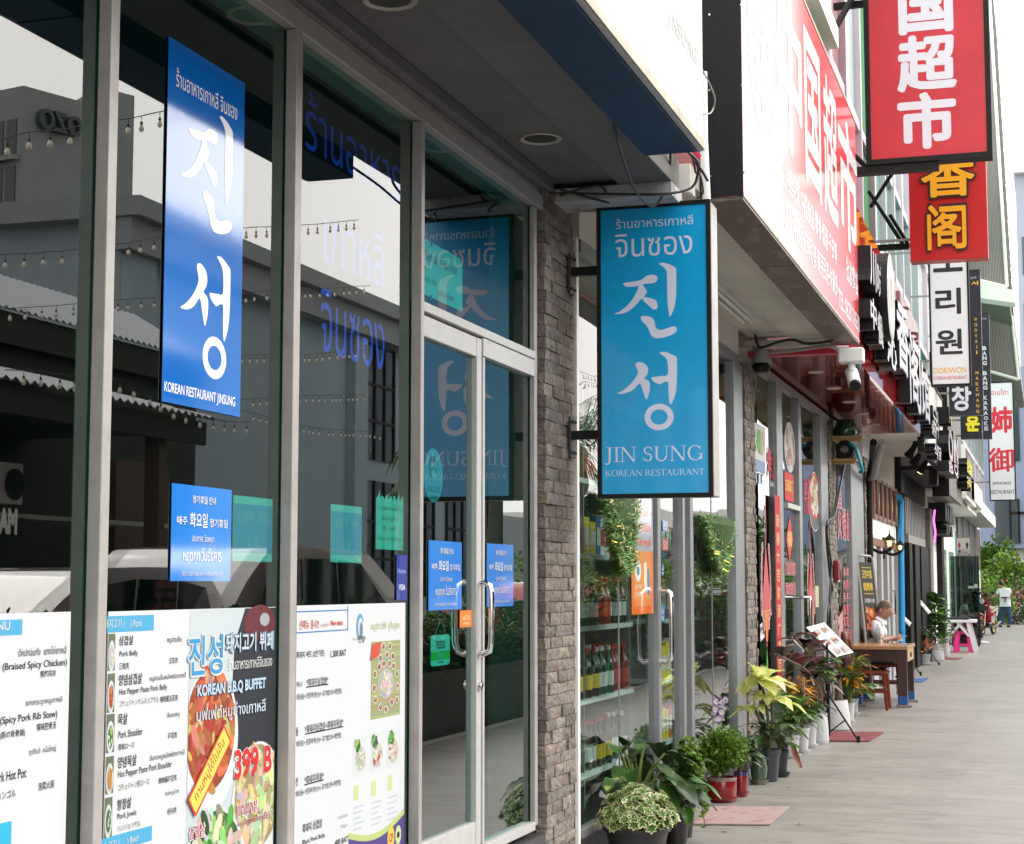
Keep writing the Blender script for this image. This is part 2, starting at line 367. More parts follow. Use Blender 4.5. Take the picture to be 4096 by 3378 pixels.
M('mortar',(.13,.12,.11),.95,var=.2,vs=30)
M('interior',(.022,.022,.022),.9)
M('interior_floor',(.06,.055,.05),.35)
M('print',(.62,.62,.62),.55,vcol=True,spec=.4)
M('print_gloss',(1,1,1),.07,vcol=True,spec=.75,coat=1.,bump=.012,bs=9);MATS['print_gloss'].node_tree.nodes['Principled BSDF'].inputs['Coat IOR'].default_value=1.58;MATS['print_gloss'].node_tree.nodes['Principled BSDF'].inputs['Coat Roughness'].default_value=.06
M('pvc',(.74,.74,.73),.4,var=.08,vs=6)
M('cable',(.010,.010,.011),.5)
M('cable_grey',(.30,.29,.28),.5)
M('tile_dark',(.06,.06,.065),.4)
M('lamp_rim',(.45,.42,.36),.4,.3)
M('lamp_hole',(.05,.045,.04),.4,.5)
M('lettering_blue',(.05,.06,.90),.5,spec=.3)
M('edge_blue',(.02,.05,.5),.4)
M('sign_blue',(.006,.35,.70),.22,coat=.25,var=.09,vs=3.2)
M('sign_letter',(.66,.70,.86),.35)
M('red_plastic',(.55,.02,.06),.4)
M('soil',(.035,.024,.017),.95,var=.4,vs=60,bump=.6,bs=60)
glass('glass_green',(.20,.72,.64),.165)
glass('glass_clear',(.62,.74,.72),.08,wave=.12)
glass('glass_shop',(.62,.70,.70),.08,wave=.10)
glass('glass_far',(.30,.50,.46),.15)
glass('glass_smoke',(.10,.13,.13),.05)
# paving: long grey planks laid across the walkway, slightly glossy, with dark veins
def paving():
    m=M('paving',(.2,.2,.2),.4);n=m.node_tree.nodes;l=m.node_tree.links;b=n['Principled BSDF']
    tc=n.new('ShaderNodeTexCoord');mp=n.new('ShaderNodeMapping');mp.inputs['Location'].default_value=(.13,.05,0)
    l.new(tc.outputs['Object'],mp.inputs[0])
    br=n.new('ShaderNodeTexBrick');br.offset=.5;br.inputs['Scale'].default_value=1
    br.inputs['Brick Width'].default_value=.6;br.inputs['Row Height'].default_value=.15;br.inputs['Mortar Size'].default_value=.003;br.inputs['Mortar Smooth'].default_value=.2;br.inputs['Bias'].default_value=0
    br.inputs['Color1'].default_value=(.30,.282,.262,1);br.inputs['Color2'].default_value=(.245,.231,.215,1);br.inputs['Mortar'].default_value=(.33,.315,.30,1)
    l.new(mp.outputs[0],br.inputs[0])
    m2=n.new('ShaderNodeMapping');m2.inputs['Scale'].default_value=(2.2,22,1);m2.inputs['Rotation'].default_value=(0,0,R(-7));l.new(tc.outputs['Object'],m2.inputs[0])
    v=n.new('ShaderNodeTexNoise');v.inputs['Scale'].default_value=1.4;v.inputs['Detail'].default_value=8;v.inputs['Roughness'].default_value=.72;v.inputs['Distortion'].default_value=.6
    l.new(m2.outputs[0],v.inputs['Vector'])
    r1=n.new('ShaderNodeMapRange');r1.inputs[1].default_value=.36;r1.inputs[2].default_value=.47;r1.inputs[3].default_value=.25;r1.inputs[4].default_value=1.0;l.new(v.outputs[0],r1.inputs[0])
    d=n.new('ShaderNodeTexNoise');d.inputs['Scale'].default_value=.9;d.inputs['Detail'].default_value=5;l.new(tc.outputs['Object'],d.inputs['Vector'])
    r2=n.new('ShaderNodeMapRange');r2.inputs[1].default_value=.3;r2.inputs[2].default_value=.7;r2.inputs[3].default_value=.82;r2.inputs[4].default_value=1.12;l.new(d.outputs[0],r2.inputs[0])
    mm=n.new('ShaderNodeMath');mm.operation='MULTIPLY';l.new(r1.outputs[0],mm.inputs[0]);l.new(r2.outputs[0],mm.inputs[1])
    mx=n.new('ShaderNodeMix');mx.data_type='RGBA';mx.blend_type='MULTIPLY';mx.inputs[0].default_value=1;l.new(br.outputs[0],mx.inputs[6]);l.new(mm.outputs[0],mx.inputs[7])
    l.new(mx.outputs[2],b.inputs['Base Color'])
    rr=n.new('ShaderNodeMapRange');rr.inputs[3].default_value=.30;rr.inputs[4].default_value=.52;l.new(v.outputs[0],rr.inputs[0]);l.new(rr.outputs[0],b.inputs['Roughness'])
    bp=n.new('ShaderNodeBump');bp.inputs['Strength'].default_value=.25;bp.inputs['Distance'].default_value=.01;l.new(v.outputs[0],bp.inputs['Height']);l.new(bp.outputs[0],b.inputs['Normal'])
    b.inputs['Specular IOR Level'].default_value=.9
paving()
M('asphalt',(.055,.055,.057),.85,var=.25,vs=4,bump=.3,bs=90)
M('kerb',(.36,.35,.33),.85,var=.15,vs=6,bump=.2,bs=40)
M('paint_white',(.75,.75,.73),.7,var=.15,vs=12)
M('earth',(.20,.19,.17),.95,var=.2,vs=.4)
# ---------------------------------------------------------------- ground
g=MB();g.quad((-400,-300,-.16),(400,-300,-.16),(400,900,-.16),(-400,900,-.16));g.build('ground','earth',kind='structure')
g=MB();g.box((3.25,-40,-.15),(13,120,-.10));g.build('road','asphalt',kind='structure')
g=MB();g.box((-.6,-12,-.14),(3.1,74,0));g.build('walkway','paving',kind='structure')
g=MB()
for i in range(44):g.box((3.1,-12+2*i,-.14),(3.25,-12+2*i+1.99,.012))
g.build('kerb','kerb',kind='structure',bevel=.015)
g=MB();g.box((8.9,-20,-.14),(30,100,-.02));g.build('far_pavement','kerb',kind='structure')

# ---------------------------------------------------------------- the blue restaurant (first shop)
shop=thing('restaurant_building','nearest shop of the row, green tinted glass front with silver frames under a grey canopy','shop',(-2,4.2,0))
Y0,Y1=.3,8.05;ZS=.33;ZH=3.33
b=MB();b.box((-8,Y0-.3,3.62),(.30,8.6,9));b.build('upper_storey','white_wall',shop)
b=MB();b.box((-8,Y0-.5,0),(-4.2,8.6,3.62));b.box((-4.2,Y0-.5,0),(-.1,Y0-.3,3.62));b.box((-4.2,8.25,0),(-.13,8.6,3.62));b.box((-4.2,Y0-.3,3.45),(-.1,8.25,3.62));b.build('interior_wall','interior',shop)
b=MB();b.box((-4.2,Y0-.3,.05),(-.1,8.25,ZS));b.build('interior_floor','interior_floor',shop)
b=MB();b.box((-.1,Y0,0),(.045,Y1+.15,ZS-.05));b.build('plinth','tile_dark',shop)
b=MB();b.box((.012,Y0,3.50),(.385,8.35,3.62));b.box((.388,Y0,3.47),(.66,8.35,3.62));b.box((.0,Y0,3.44),(.075,8.1,3.497));b.build('soffit','soffit',shop,bevel=.006)
b=MB();b.box((-.12,Y0,ZH),(.04,Y1+.1,3.405));b.box((-.10,Y0,3.408),(.022,Y1+.1,3.44));b.build('header','alu',shop,bevel=.004)
b=MB();b.box((-.05,8.16,3.40),(.66,8.42,3.468));b.build('beam','plaster',shop)
b=MB();b.box((-.08,8.06,0),(.03,8.26,3.44));b.build('plaster_edge','plaster',shop)
glass_edges=[]
def mullion(pg,pc,pf,pin,row):
    y0=at(pg,row,x=0).y;p=at(pc,row,y=y0).x;y1=at(pf,row,x=p).y;xi=at(pin,row,y=y0).x
    b=MB();b.box((-.004 if p<.02 else .0035,y0,ZS),(p,y1,ZH-.002));b.box((xi,y0+.002,ZS),(-.0045,y1-.002,ZH-.002),1);b.build('mullion',['alu','frame_inner'],shop,bevel=.003)
    glass_edges.append((y0,y1));return y0,y1,p
mullion(353,411,446,288,1682);mullion(1127,1176,1201,1080,1266);mC=mullion(1641,1686,1698,1597,1266);mD=mullion(2115,2138,2149,2098,1400)
print('mullions',glass_edges)
b=MB();b.box((-.05,2.55,ZS),(.035,2.6,ZH-.002));b.box((-.05,1.2,ZS),(.035,1.25,ZH-.002));b.build('mullion','alu',shop)
e=[Y0,1.2,2.55]+[]
spans=[(Y0,1.2),(1.25,2.55),(2.6,glass_edges[0][0])]+[(glass_edges[i][1],glass_edges[i+1][0])for i in range(3)]
def pane(y0,y1,z0,z1,mat='glass_green',parent=shop,x=0.,name='glass_pane'):
    b=MB();b.quad((x,y0,z0),(x,y1,z0),(x,y1,z1),(x,y0,z1));return b.build(name,mat,parent)
for (a,c)in spans[:-1]:pane(a,c,ZS,ZH)
# transom, door and side light between the third mullion and the jamb
zt1,zt0=at(1698,1213,x=.02).z,at(1698,1250,x=.02).z
ya,yb=mC[1],mD[0]
b=MB();b.box((-.05,ya,zt0),(.035,yb,zt1));b.build('transom','alu_white',shop,bevel=.003)
pane(ya,yb,zt1,ZH)
yd=at(1921,2200,x=.02).y
door=MB();st=.062;zd1=zt0-.012;zdb=ZS+.03
door.box((-.02,ya+.004,zdb),(.025,ya+.05,zd1));door.box((-.02,yd-st,zdb),(.025,yd,zd1));door.box((-.018,ya+.05,zd1-.085),(.022,yd-st,zd1));door.box((-.018,ya+.05,zdb),(.022,yd-st,zdb+.1))
dr=door.build('door','alu_white',shop,bevel=.003)
pane(ya+.05,yd-st,zdb+.1,zd1-.085,parent=dr,name='door_glass')
yh=yd-.03;zh1,zh0=at(1905,2335,y=yh).z,at(1905,2612,y=yh).z;xh=at(1966,2450,y=yh).x
for sg,nm in ((1,'door_handle'),(-1,'door_handle')):
    b=MB();X=xh if sg>0 else -.10;s0=.022 if sg>0 else -.02
    b.tube([(s0,yh,zh1),(X*.55,yh,zh1+.006),(X*.9,yh,zh1-.008),(X,yh,zh1-.045),(X,yh,zh0+.045),(X*.9,yh,zh0+.008),(X*.55,yh,zh0-.006),(s0,yh,zh0)],.013,12);b.build(nm,'chrome',dr,smooth=True)
b=MB();lk=at(1913,2742,y=yh);b.tube([(.022,yh,lk.z),(.038,yh,lk.z)],.02,16);b.tube([(.038,yh,lk.z),(.042,yh,lk.z)],.012,12);b.build('lock','chrome',dr,smooth=True)
b=MB();b.box((-.03,yd+.012,zt0-.085),(.03,yb,zt0-.004));b.box((-.03,yd+.012,ZS),(.03,yd+.035,zt0-.09));zb=at(2040,3330,x=.02).z
b.box((-.03,yd+.035,ZS-.02),(.032,yb,zb));b.build('side_light_frame','alu_white',shop,bevel=.003)
pane(yd+.035,yb,zb,zt0-.085)
# recessed lights in the canopy
for px,py in ((1560,2),(2162,556)):
    c=at(px,py,z=3.498);t=thing('downlight','round recessed downlight in the grey canopy, '+('at the top edge of the picture' if py<100 else 'above the glass door'),'ceiling light',c,'downlights in the grey canopy')
    b=MB();b.lathe([(.075,-.001),(.094,-.006),(.098,-.002),(.098,.001)],c,28);b.build('rim','lamp_rim',t,smooth=True)
    b=MB();b.lathe([(.0,-.0022),(.03,-.0025),(.074,-.0015)],c,28);b.build('reflector','lamp_hole',t,smooth=True)
# white signboard on the canopy edge
fs=thing('fascia_sign','long white signboard with a dark blue underside on the canopy edge','signboard',(.9,7.39,3.41))
b=MB();b.box((.945,Y0,3.41),(.97,7.40,5.6));b.build('panel','fascia_white',fs)
b=MB();b.box((.971,Y0,3.412),(.977,7.402,3.452));b.build('edge_trim','fascia_edge',fs)
b=MB();b.box((.71,Y0,3.40),(.944,4.93,3.43));b.box((.71,4.935,3.396),(.944,7.36,3.43));b.box((.71,Y0,3.43),(.74,7.36,4.3));b.build('underside','blue_panel',fs)
b=MB();b.box((.935,7.402,3.41),(.965,7.41,5.6));b.build('blue_edge','edge_blue',fs)
b=MB();tx(b,'JINSUNG',2668,2785,20,112,.9702,bold=-.01,d=(.0015,0,0));b.build('raised_lettering','fascia_white',fs)

# ---------------------------------------------------------------- brick pillars
def pillar(name,y0,y1,z1,xf,label,side=.14):
    b=MB();b.box((-.25,y0+.02,0),(xf-.03,y1-.02,z1),1);z=0.0;k=0
    b.cur=0
    while z<z1-.01:
        h=min(random.uniform(.054,.064),z1-z);y=y0+(0 if k%2 else -.09)
        while y<y1-.005:
            L=random.uniform(.15,.22);a,c=max(y,y0)+.002,min(y+L,y1)-.001
            if y1-c<.03:c=y1-.001
            if c-a>.012:
                s=random.uniform(.68,1.22);b.shade=(s*random.uniform(.97,1.05),s,s*random.uniform(.94,1.03))
                p=xf+random.uniform(-.006,.007)
                vs=[]
                for zz in (z+.0015,z+h-.0015):
                    vs+=[(xf-.05,a,zz),(p+random.uniform(-.004,.004),a,zz),(p+random.uniform(-.004,.004),(a+c)/2,zz),(p+random.uniform(-.004,.004),c,zz),(xf-.05,c,zz)]
                m_=(p+random.uniform(.001,.009),(a+c)/2+random.uniform(-.03,.03),z+h/2)
                o=len(vs);vs.append(m_)
                b.add(vs,[(0,1,6,5),(3,4,9,8),(5,6,7,8,9),(4,3,2,1,0),(1,2,o),(2,7,o),(7,6,o),(6,1,o),(2,3,o),(3,8,o),(8,7,o)])
            y=c+.002 if c>y else y+L
        z+=h;k+=1
    b.shade=None
    o=b.build('brick_pillar',['brick','mortar'],None,label=label,cat='pillar',group='brick pillars between the shops')
    return o
pyx=lambda px:at(px,2000,x=.05).y
pillar('p1',pyx(2182),pyx(2297),3.46,.05,'split stone brick pillar carrying the hanging blue sign brackets')
pillar('p2',pyx(2984),pyx(3023),3.3,.05,'split stone brick pillar to the left of the glass with hanging knot decals')
pillar('p3',pyx(3318),pyx(3346),3.3,.05,'split stone brick pillar with the red box and looping black cables')
pillar('p4',pyx(3460),pyx(3475),3.2,.05,'broken split stone brick pillar beside the framed food pictures')
b=MB();b.box((.048,pyx(2297)+.003,0),(.066,pyx(2306),3.3));b.build('pvc_trunking','pvc',None,label='white cable trunking running down the edge of the sign pillar',cat='trunking')

# ---------------------------------------------------------------- hanging blue sign
YS=8.36;A=at(2387,830,y=YS);Bq=at(2862,1996,y=YS);TR_=at(2834,798,y=YS)
x0,x1,z0,z1=A.x,(Bq.x+TR_.x)/2,at(2388,1996,y=YS).z,(A.z+TR_.z)/2
sg=thing('hanging_sign','blue vertical hanging lightbox sign with white brush lettering on black brackets','sign',((x0+x1)/2,YS,z0))
TH_=.20;fr=.022
b=MB();b.box((x0+.006,YS+.012,z0+.006),(x1-.004,YS+TH_,z1-.004));b.build('case','alu',sg,bevel=.004)
b=MB()
for q in (((x0,YS-.012,z0),(x0+fr,YS+.011,z1)),((x1-fr,YS-.012,z0),(x1,YS+.011,z1)),((x0+fr,YS-.012,z0),(x1-fr,YS+.011,z0+fr)),((x0+fr,YS-.012,z1-fr),(x1-fr,YS+.011,z1))):b.box(*q)
b.build('frame','black_metal',sg)
b=MB();b.box((x0+fr,YS-.004,z0+fr),(x1-fr,YS+.01,z1-fr));b.build('face_panel','sign_blue',sg)
yl=YS-.0046;b=MB()
ty(b,'ร้านอาหารเกาหลี',2464,2772,876,917,yl,bold=-.004);ty(b,'จินซอง',2460,2770,940,1033,yl)
o0,o1=at(2464,1727,y=yl),at(2711,1727,y=yl);zt=at(2464,1062,y=yl).z
brush(b,o0,XV,ZV,o1.x-o0.x,zt-o0.z)
o0,o1,zt=at(2421,1850,y=yl),at(2816,1846,y=yl),at(2421,1791,y=yl).z
roman_text(b,'JIN SUNG',o0,XV,ZV,o1.x-o0.x,zt-o0.z)
o0,o1,zt=at(2421,1907,y=yl),at(2818,1903,y=yl),at(2421,1883,y=yl).z
roman_text(b,'KOREAN RESTAURANT',o0,XV,ZV,o1.x-o0.x,zt-o0.z)
b.build('lettering','sign_letter',sg)
for py in (1088,1742):
    c=at(2300,py,y=YS+.06);b=MB();b.box((.05,YS+.05,c.z-.022),(x0+.02,YS+.09,c.z+.022));ar=b.build('bracket_arm','black_metal',sg)
    b=MB();b.box((.062,YS+.03,c.z-.115),(.074,YS+.12,c.z+.095))
    for dz in (-.09,.07):
        for dy in (.05,.10):b.tube([(.074,YS+dy,c.z+dz),(.086,YS+dy,c.z+dz)],.008,8)
    b.build('mounting_plate','dark_steel',ar)
# cables round the sign
def cable(pts,r,label,mat='cable',name='cable',cat='cable',n=12):
    b=MB();b.tube(bez(pts,n),r,6);return b.build(name,mat,None,smooth=True,label=label,cat=cat)
P_=lambda px,py,y:at(px,py,y=y)
cable([P_(2440,290,6.6),P_(2437,380,6.7),P_(2460,520,7.0),P_(2500,660,7.4),P_(2540,760,7.7),P_(2585,815,8.0),P_(2622,822,8.15),P_(2655,770,8.2),P_(2678,690,8.2),P_(2683,565,7.9)],.006,'long black cable hanging in a loop under the canopy above the blue sign')
cable([P_(2150,775,8.04),P_(2280,775,8.09),P_(2480,778,8.09),P_(2650,777,8.09),P_(2760,755,8.2),P_(2790,700,8.2),P_(2785,640,8.1),P_(2700,570,7.9)],.007,'black cable running along the canopy beam to the wires at its corner')
cable([P_(2240,760,8.06),P_(2330,785,8.09),P_(2420,808,8.2),P_(2440,812,8.3)],.007,'thin black cable crossing the beam to the top of the blue sign')
cable([P_(2240,785,8.08),P_(2330,755,8.08),P_(2400,745,8.09),P_(2428,780,8.2),P_(2430,812,8.3)],.007,'short black cable arching over the left end of the blue sign')
cable([P_(2735,570,8.2),P_(2790,660,8.25),P_(2812,690,8.3),P_(2832,725,8.3)],.008,'black cable slanting down past the end of the blue canopy panel')
cable([P_(2760,580,8.2),P_(2775,650,8.2),P_(2782,690,8.25),P_(2800,700,8.25),P_(2812,770,8.3),P_(2788,795,8.3)],.005,'thin loose wire below the red connectors')
cable([P_(2806,275,7.6),P_(2840,340,7.9),P_(2860,400,8.2),P_(2845,450,8.2),P_(2812,458,7.8)],.004,'thin grey wire looping over the black sign end','cable_grey')
cable([P_(2312,840,8.75),P_(2320,828,8.76),P_(2345,840,8.76),P_(2370,838,8.7),P_(2390,836,8.56)],.016,'grey conduit bending from the pillar to the blue sign','cable_grey','conduit','conduit')
b=MB()
for i in range(5):c=P_(2752+i*8,590+i*8+(i%2)*8,8.3);b.obox(c,(.02,0,-.012),(0,.012,0),(.006,0,.01))
b.build('wire_connector','red_plastic',None,label='cluster of pink red wire connectors at the canopy corner',cat='connector')
b=MB();b.tube([P_(2812,290,8.5),P_(2815,560,8.5),P_(2826,800,8.5)],.022,10);b.build('downpipe','pvc',None,smooth=True,label='white plastic pipe in the gap beside the black sign end',cat='pipe')
# ---------------------------------------------------------------- posters, notices and menus on the blue restaurant's glass
WHT,BLK,LBL=(.95,.97,1),(.012,.012,.016),(.09,.50,.86)
def sheet(px4,x,th=.0015):  # corners TL, TR, BR, BL in the picture -> rectangle on plane x
    tl,tr,br,bl=[at(*p,x=x)for p in px4]
    return (tl.y+bl.y)/2,(tr.y+br.y)/2,(bl.z+br.z)/2,(tl.z+tr.z)/2
def poster(name,px4,x,c,label,cat,mat='print',group=None):
    y0,y1,z0,z1=sheet(px4,x);t=thing(name,label,cat,(x,(y0+y1)/2,z0),group)
    b=MB();b.shade=c;b.box((x-.0015,y0,z0),(x,y1,z1));b.build('sheet',mat,t);return t,y0,y1,z0,z1
def letters(t,x,items,mat='print',name='lettering'):
    """items: (text, left, right, top, bottom, colour[, bold]) in picture dots"""
    b=MB()
    for i,it in enumerate(items):
        b.shade=it[5];tx(b,it[0],it[1],it[2],it[3],it[4],x+.0008+.00002*i,bold=it[6] if len(it)>6 else .006)
    return b.build(name,mat,t)
# tall blue banner
t,y0,y1,z0,z1=poster('window_banner',[(686,155),(988,337),(952,1662),(637,1610)],.006,(.003,.135,.53),'tall glossy blue banner with white brush lettering on the second window from the left','banner','print_gloss')
b=MB();b.shade=(.95,.97,1.);xx=.0068
tx(b,'ร้านอาหารเกาหลี จินซอง',705,951,268,345,xx,bold=0.0)
yl_,yr_=at(715,1200,x=xx).y,at(926,900,x=xx).y
zb_,zt_=at(828,1510,x=xx).z,at(880,462,x=xx).z
brush(b,(xx,yl_,zb_),YV,ZV,yr_-yl_,zt_-zb_)
tx(b,'KOREAN RESTAURANT JINSUNG',657,941,1524,1578,xx,bold=.012)
b.build('lettering','print_gloss',t)
# blue closing-day notices
def closing(px4,x,label):
    t,y0,y1,z0,z1=poster('closing_notice',px4,x,(.012,.20,.70),label,'notice','print_gloss','blue closing day notices on the glass')
    w_,h_=y1-y0,z1-z0;b=MB()
    for s,u0,u1,v0,v1,bo in (('정기휴일 안내',.33,.72,.10,.185,.01),('매주',.08,.25,.33,.42,.01),('화요일',.29,.58,.285,.435,.02),('정기휴일',.62,.93,.33,.425,.01),
                                  ('ประกาศ วันหยุด',.33,.70,.51,.61,.006),('หยุดทุก',.19,.46,.70,.83,.006),('วันอังคาร',.49,.83,.645,.79,.006),('항상 진성식당을 찾아 주셔서 감사합니다',.18,.85,.90,.945,0)):
        for k,cc in ((0,(.01,.03,.16)),(1,(.80,.86,.95))):
            b.shade=cc;dx=.006*(1-k)
            b.text(s,(x+.0006+.0006*k,y0+(u0+dx)*w_,z0+(1-v1-dx)*h_),YV,ZV,(u1-u0)*w_,(v1-v0)*h_,bo)
    b.build('lettering','print_gloss',t)
closing([(688,1937),(926,1957),(922,2324),(682,2327)],.005,'blue closing day notice on the window under the tall banner')
closing([(1715,2163),(1847,2169),(1847,2435),(1715,2445)],.005,'blue closing day notice on the glass door beside the handle')
closing([(1948,2173),(2054,2182),(2052,2427),(1947,2427)],.005,'blue closing day notice on the narrow pane right of the door')
# papers taped inside the glass
def group_notice(px4,label):
    x=-.010;t,y0,y1,z0,z1=poster('group_seating_notice',px4,x,(.85,.95,1.0),label,'notice','print','group seating papers inside the glass')
    w_,h_=y1-y0,z1-z0;b=MB();b.shade=(.05,.50,.92);b.box((x-.001,y0+.01*w_,z0+.13*h_),(x+.0006,y1-.01*w_,z1-.12*h_))
    b.shade=(.85,.95,1)
    b.text('단체석',(x+.0012,y0+.12*w_,z0+.60*h_),YV,ZV,.38*w_,.17*h_);b.text('완비',(x+.0012,y0+.64*w_,z0+.60*h_),YV,ZV,.24*w_,.17*h_)
    b.text('2 층',(x+.0012,y0+.36*w_,z0+.23*h_),YV,ZV,.28*w_,.15*h_);b.build('lettering','print',t)
group_notice([(935,1982),(1091,1997),(1088,2248),(929,2246)],'teal paper taped inside the window beside the blue notice')
group_notice([(1325,2017),(1448,2030),(1445,2253),(1321,2249)],'teal paper alone in the middle of the third window')
x=-.010;t,y0,y1,z0,z1=poster('paper_notice',[(1505,1995),(1614,2003),(1613,2203),(1503,2197)],x,(1,1,.98),'torn pale green paper taped inside the third window','notice')
b=MB();b.shade=(.45,.58,.42);w_,h_=y1-y0,z1-z0
for i,s in enumerate(('รับสมัครพนักงานประจำร้าน','พนักงานทั่วไป','081-176-4493','ร้านอาหารเกาหลีจินซอง')):
    k=(.06,.22,.24,.04)[i];b.text(s,(x+.0008,y0+k*w_,z0+(.78-i*.2)*h_),YV,ZV,(1-2*k)*w_,.09*h_)
b.build('lettering','print',t)
b=MB();b.shade=(.9,1,.96)
for k in range(7):a=y0+w_*(k/7+.02);b.poly([(a,z1),(a+w_/8,z1),(a+w_/9,z1+random.uniform(.005,.03)),(a+w_/30,z1+random.uniform(.0,.022))],(x-.0004,0,0),YV,ZV)
b.build('tape','print',t)
t,y0,y1,z0,z1=poster('company_plate',[(1690,950),(1850,1040),(1850,1250),(1690,1172)],-.012,(.75,1,.98),'teal company paper in the pane above the glass door','notice')
letters(t,-.0115,[('บริษัท เจ. เจ. เอส จำกัด',1696,1829,995,1035,BLK),('หมู่ที่ 9 ตำบลหนองปรือ อำเภอบางละมุง',1696,1843,1052,1076,BLK),('ชลบุรี 20150',1696,1746,1102,1122,BLK),('เลขประจำตัวผู้เสียภาษี 0205555024781',1696,1816,1132,1153,BLK)])
b=MB();b.shade=(.02,.02,.02)
for (yy,zz)in ((y0+.09,z1-.004),(y1-.03,z1-.004),(y0+.09,z0-.004),(y1-.03,z0-.004)):b.box((-.0116,yy,zz-.01),(-.0108,yy+.02,zz+.012))
b.build('tape','print',t)
t,y0,y1,z0,z1=poster('card_sticker',[(1588,2220),(1630,2222),(1627,2403),(1586,2402)],.005,(.006,.02,.30),'dark blue card payment sticker on the edge of the third window','sticker','print_gloss')
letters(t,.005,[('Welcome',1590,1624,2275,2294,(.35,.5,.85)),('VISA',1595,1621,2338,2362,(.75,.82,.95),.02)],'print_gloss')
t,y0,y1,z0,z1=poster('push_sticker',[(1840,2443),(1888,2441),(1888,2508),(1840,2512)],.006,(.85,.22,.02),'orange push sticker on the glass door by the handle','sticker','print_gloss')
b=MB();b.shade=(.95,.75,.45);b.text('ผลัก',(.0068,y0+.2*(y1-y0),z0+.42*(z1-z0)),YV,ZV,.6*(y1-y0),.36*(z1-z0),.02);b.text('PUSH',(.0068,y0+.26*(y1-y0),z0+.14*(z1-z0)),YV,ZV,.48*(y1-y0),.16*(z1-z0),.02);b.build('lettering','print_gloss',t)
# hanging open sign and round sticker, both inside the door glass
x=-.014;tl,br=at(1724,2543,x=x),at(1799,2658,x=x);y0,y1,z0,z1=tl.y,br.y,br.z,tl.z;w_,h_=y1-y0,z1-z0
t=thing('open_sign','small white and green open sign hanging behind the glass door','sign',(x,(y0+y1)/2,z0))
b=MB();b.shade=(.95,1,1);b.poly([(y0+w_*(.5+.5*sx*(1-.14*(1-math.cos(a)))),0)for sx in ()for a in ()]or [(y0+w_*.08,z0),(y1-w_*.08,z0),(y1,z0+h_*.07),(y1,z1-h_*.07),(y1-w_*.08,z1),(y0+w_*.08,z1),(y0,z1-h_*.07),(y0,z0+h_*.07)],(x,0,0),YV,ZV,(-.003,0,0));b.build('plate','print',t)
b=MB();b.shade=(.10,.75,.10);b.box((x,y0,z0+.19*h_),(x+.0008,y1,z0+.47*h_));b.shade=(.95,1,1);b.text('เปิด',(x+.0016,y0+.32*w_,z0+.22*h_),YV,ZV,.36*w_,.22*h_,.02)
b.shade=(.03,.05,.05)
for s,v in (('USERS\'',.74),('CHOICE',.645),('2023',.555)):b.text(s,(x+.0016,y0+.33*w_,z0+v*h_),YV,ZV,.34*w_,.065*h_,.02)
b.text('OPEN',(x+.0016,y0+.38*w_,z0+.08*h_),YV,ZV,.24*w_,.055*h_,.01)
for s_ in (-1,1):b.poly([(y0+w_*(.5+s_*(.27-.1*abs(math.cos(k)))),z0+h_*(.68+.14*math.sin(k)))for k in [i*.3-1.5 for i in range(11)]]+[(y0+w_*(.5+s_*(.30-.1*abs(math.cos(k)))),z0+h_*(.68+.15*math.sin(k)))for k in [1.5-i*.3 for i in range(11)]],(x+.0016,0,0),YV,ZV)
b.build('printing','print',t)
cz=at(1755,2478,x=x);b=MB();b.tube([(x,y0+.2*w_,z1),(x,(y0+y1)/2,cz.z),(x,y1-.2*w_,z1)],.0015,5);b.build('chain','cable_grey',t)
c=at(1734,1903,x=-.01);rr=(at(1771,1903,x=-.01).y-c.y)
t=thing('round_sticker','round dog club sticker inside the glass door','sticker',(-.01,c.y,c.z-rr))
b=MB();b.shade=(.16,.45,.62);b.poly(ell(c.y,c.z,rr,rr),(-.0105,0,0),YV,ZV,(.001,0,0));b.build('disc','print',t)
b=MB();b.shade=(.02,.06,.10);X=-.0088
b.poly(ell(c.y-.01,c.z+rr*.3,rr*.46,rr*.42),(X,0,0),YV,ZV);b.text('DOG CLUB',(X,c.y-rr*.62,c.z-rr*.62),YV,ZV,rr*1.24,rr*.24,.02);b.text('PATTAYA',(X,c.y-rr*.38,c.z-rr*.86),YV,ZV,rr*.76,rr*.15,.01)
b.shade=(.35,.6,.72)
for q in (ell(c.y-rr*.2,c.z+rr*.36,rr*.14,rr*.12),ell(c.y+rr*.16,c.z+rr*.36,rr*.13,rr*.12),ell(c.y-rr*.02,c.z+rr*.06,rr*.26,rr*.16)):b.poly(q,(X+.0005,0,0),YV,ZV)
b.build('printing','print',t)
# blue Thai lettering painted on the third window
b=MB();b.shade=None;xx=-.007;ly=at(1250,700,x=xx)
def thai_line(body,pl,pr,ptl,pbl):tx(b,body,pl,pr,ptl,pbl,xx,bold=.035)
thai_line('ร้านอาหาร',1222,1604,352,592);thai_line('เกาหลี',1296,1536,800,1048);thai_line('จินซอง',1282,1538,1150,1405)
b.build('window_lettering','lettering_blue',None,label='dark blue Thai shop name lettering on the third window',cat='lettering')
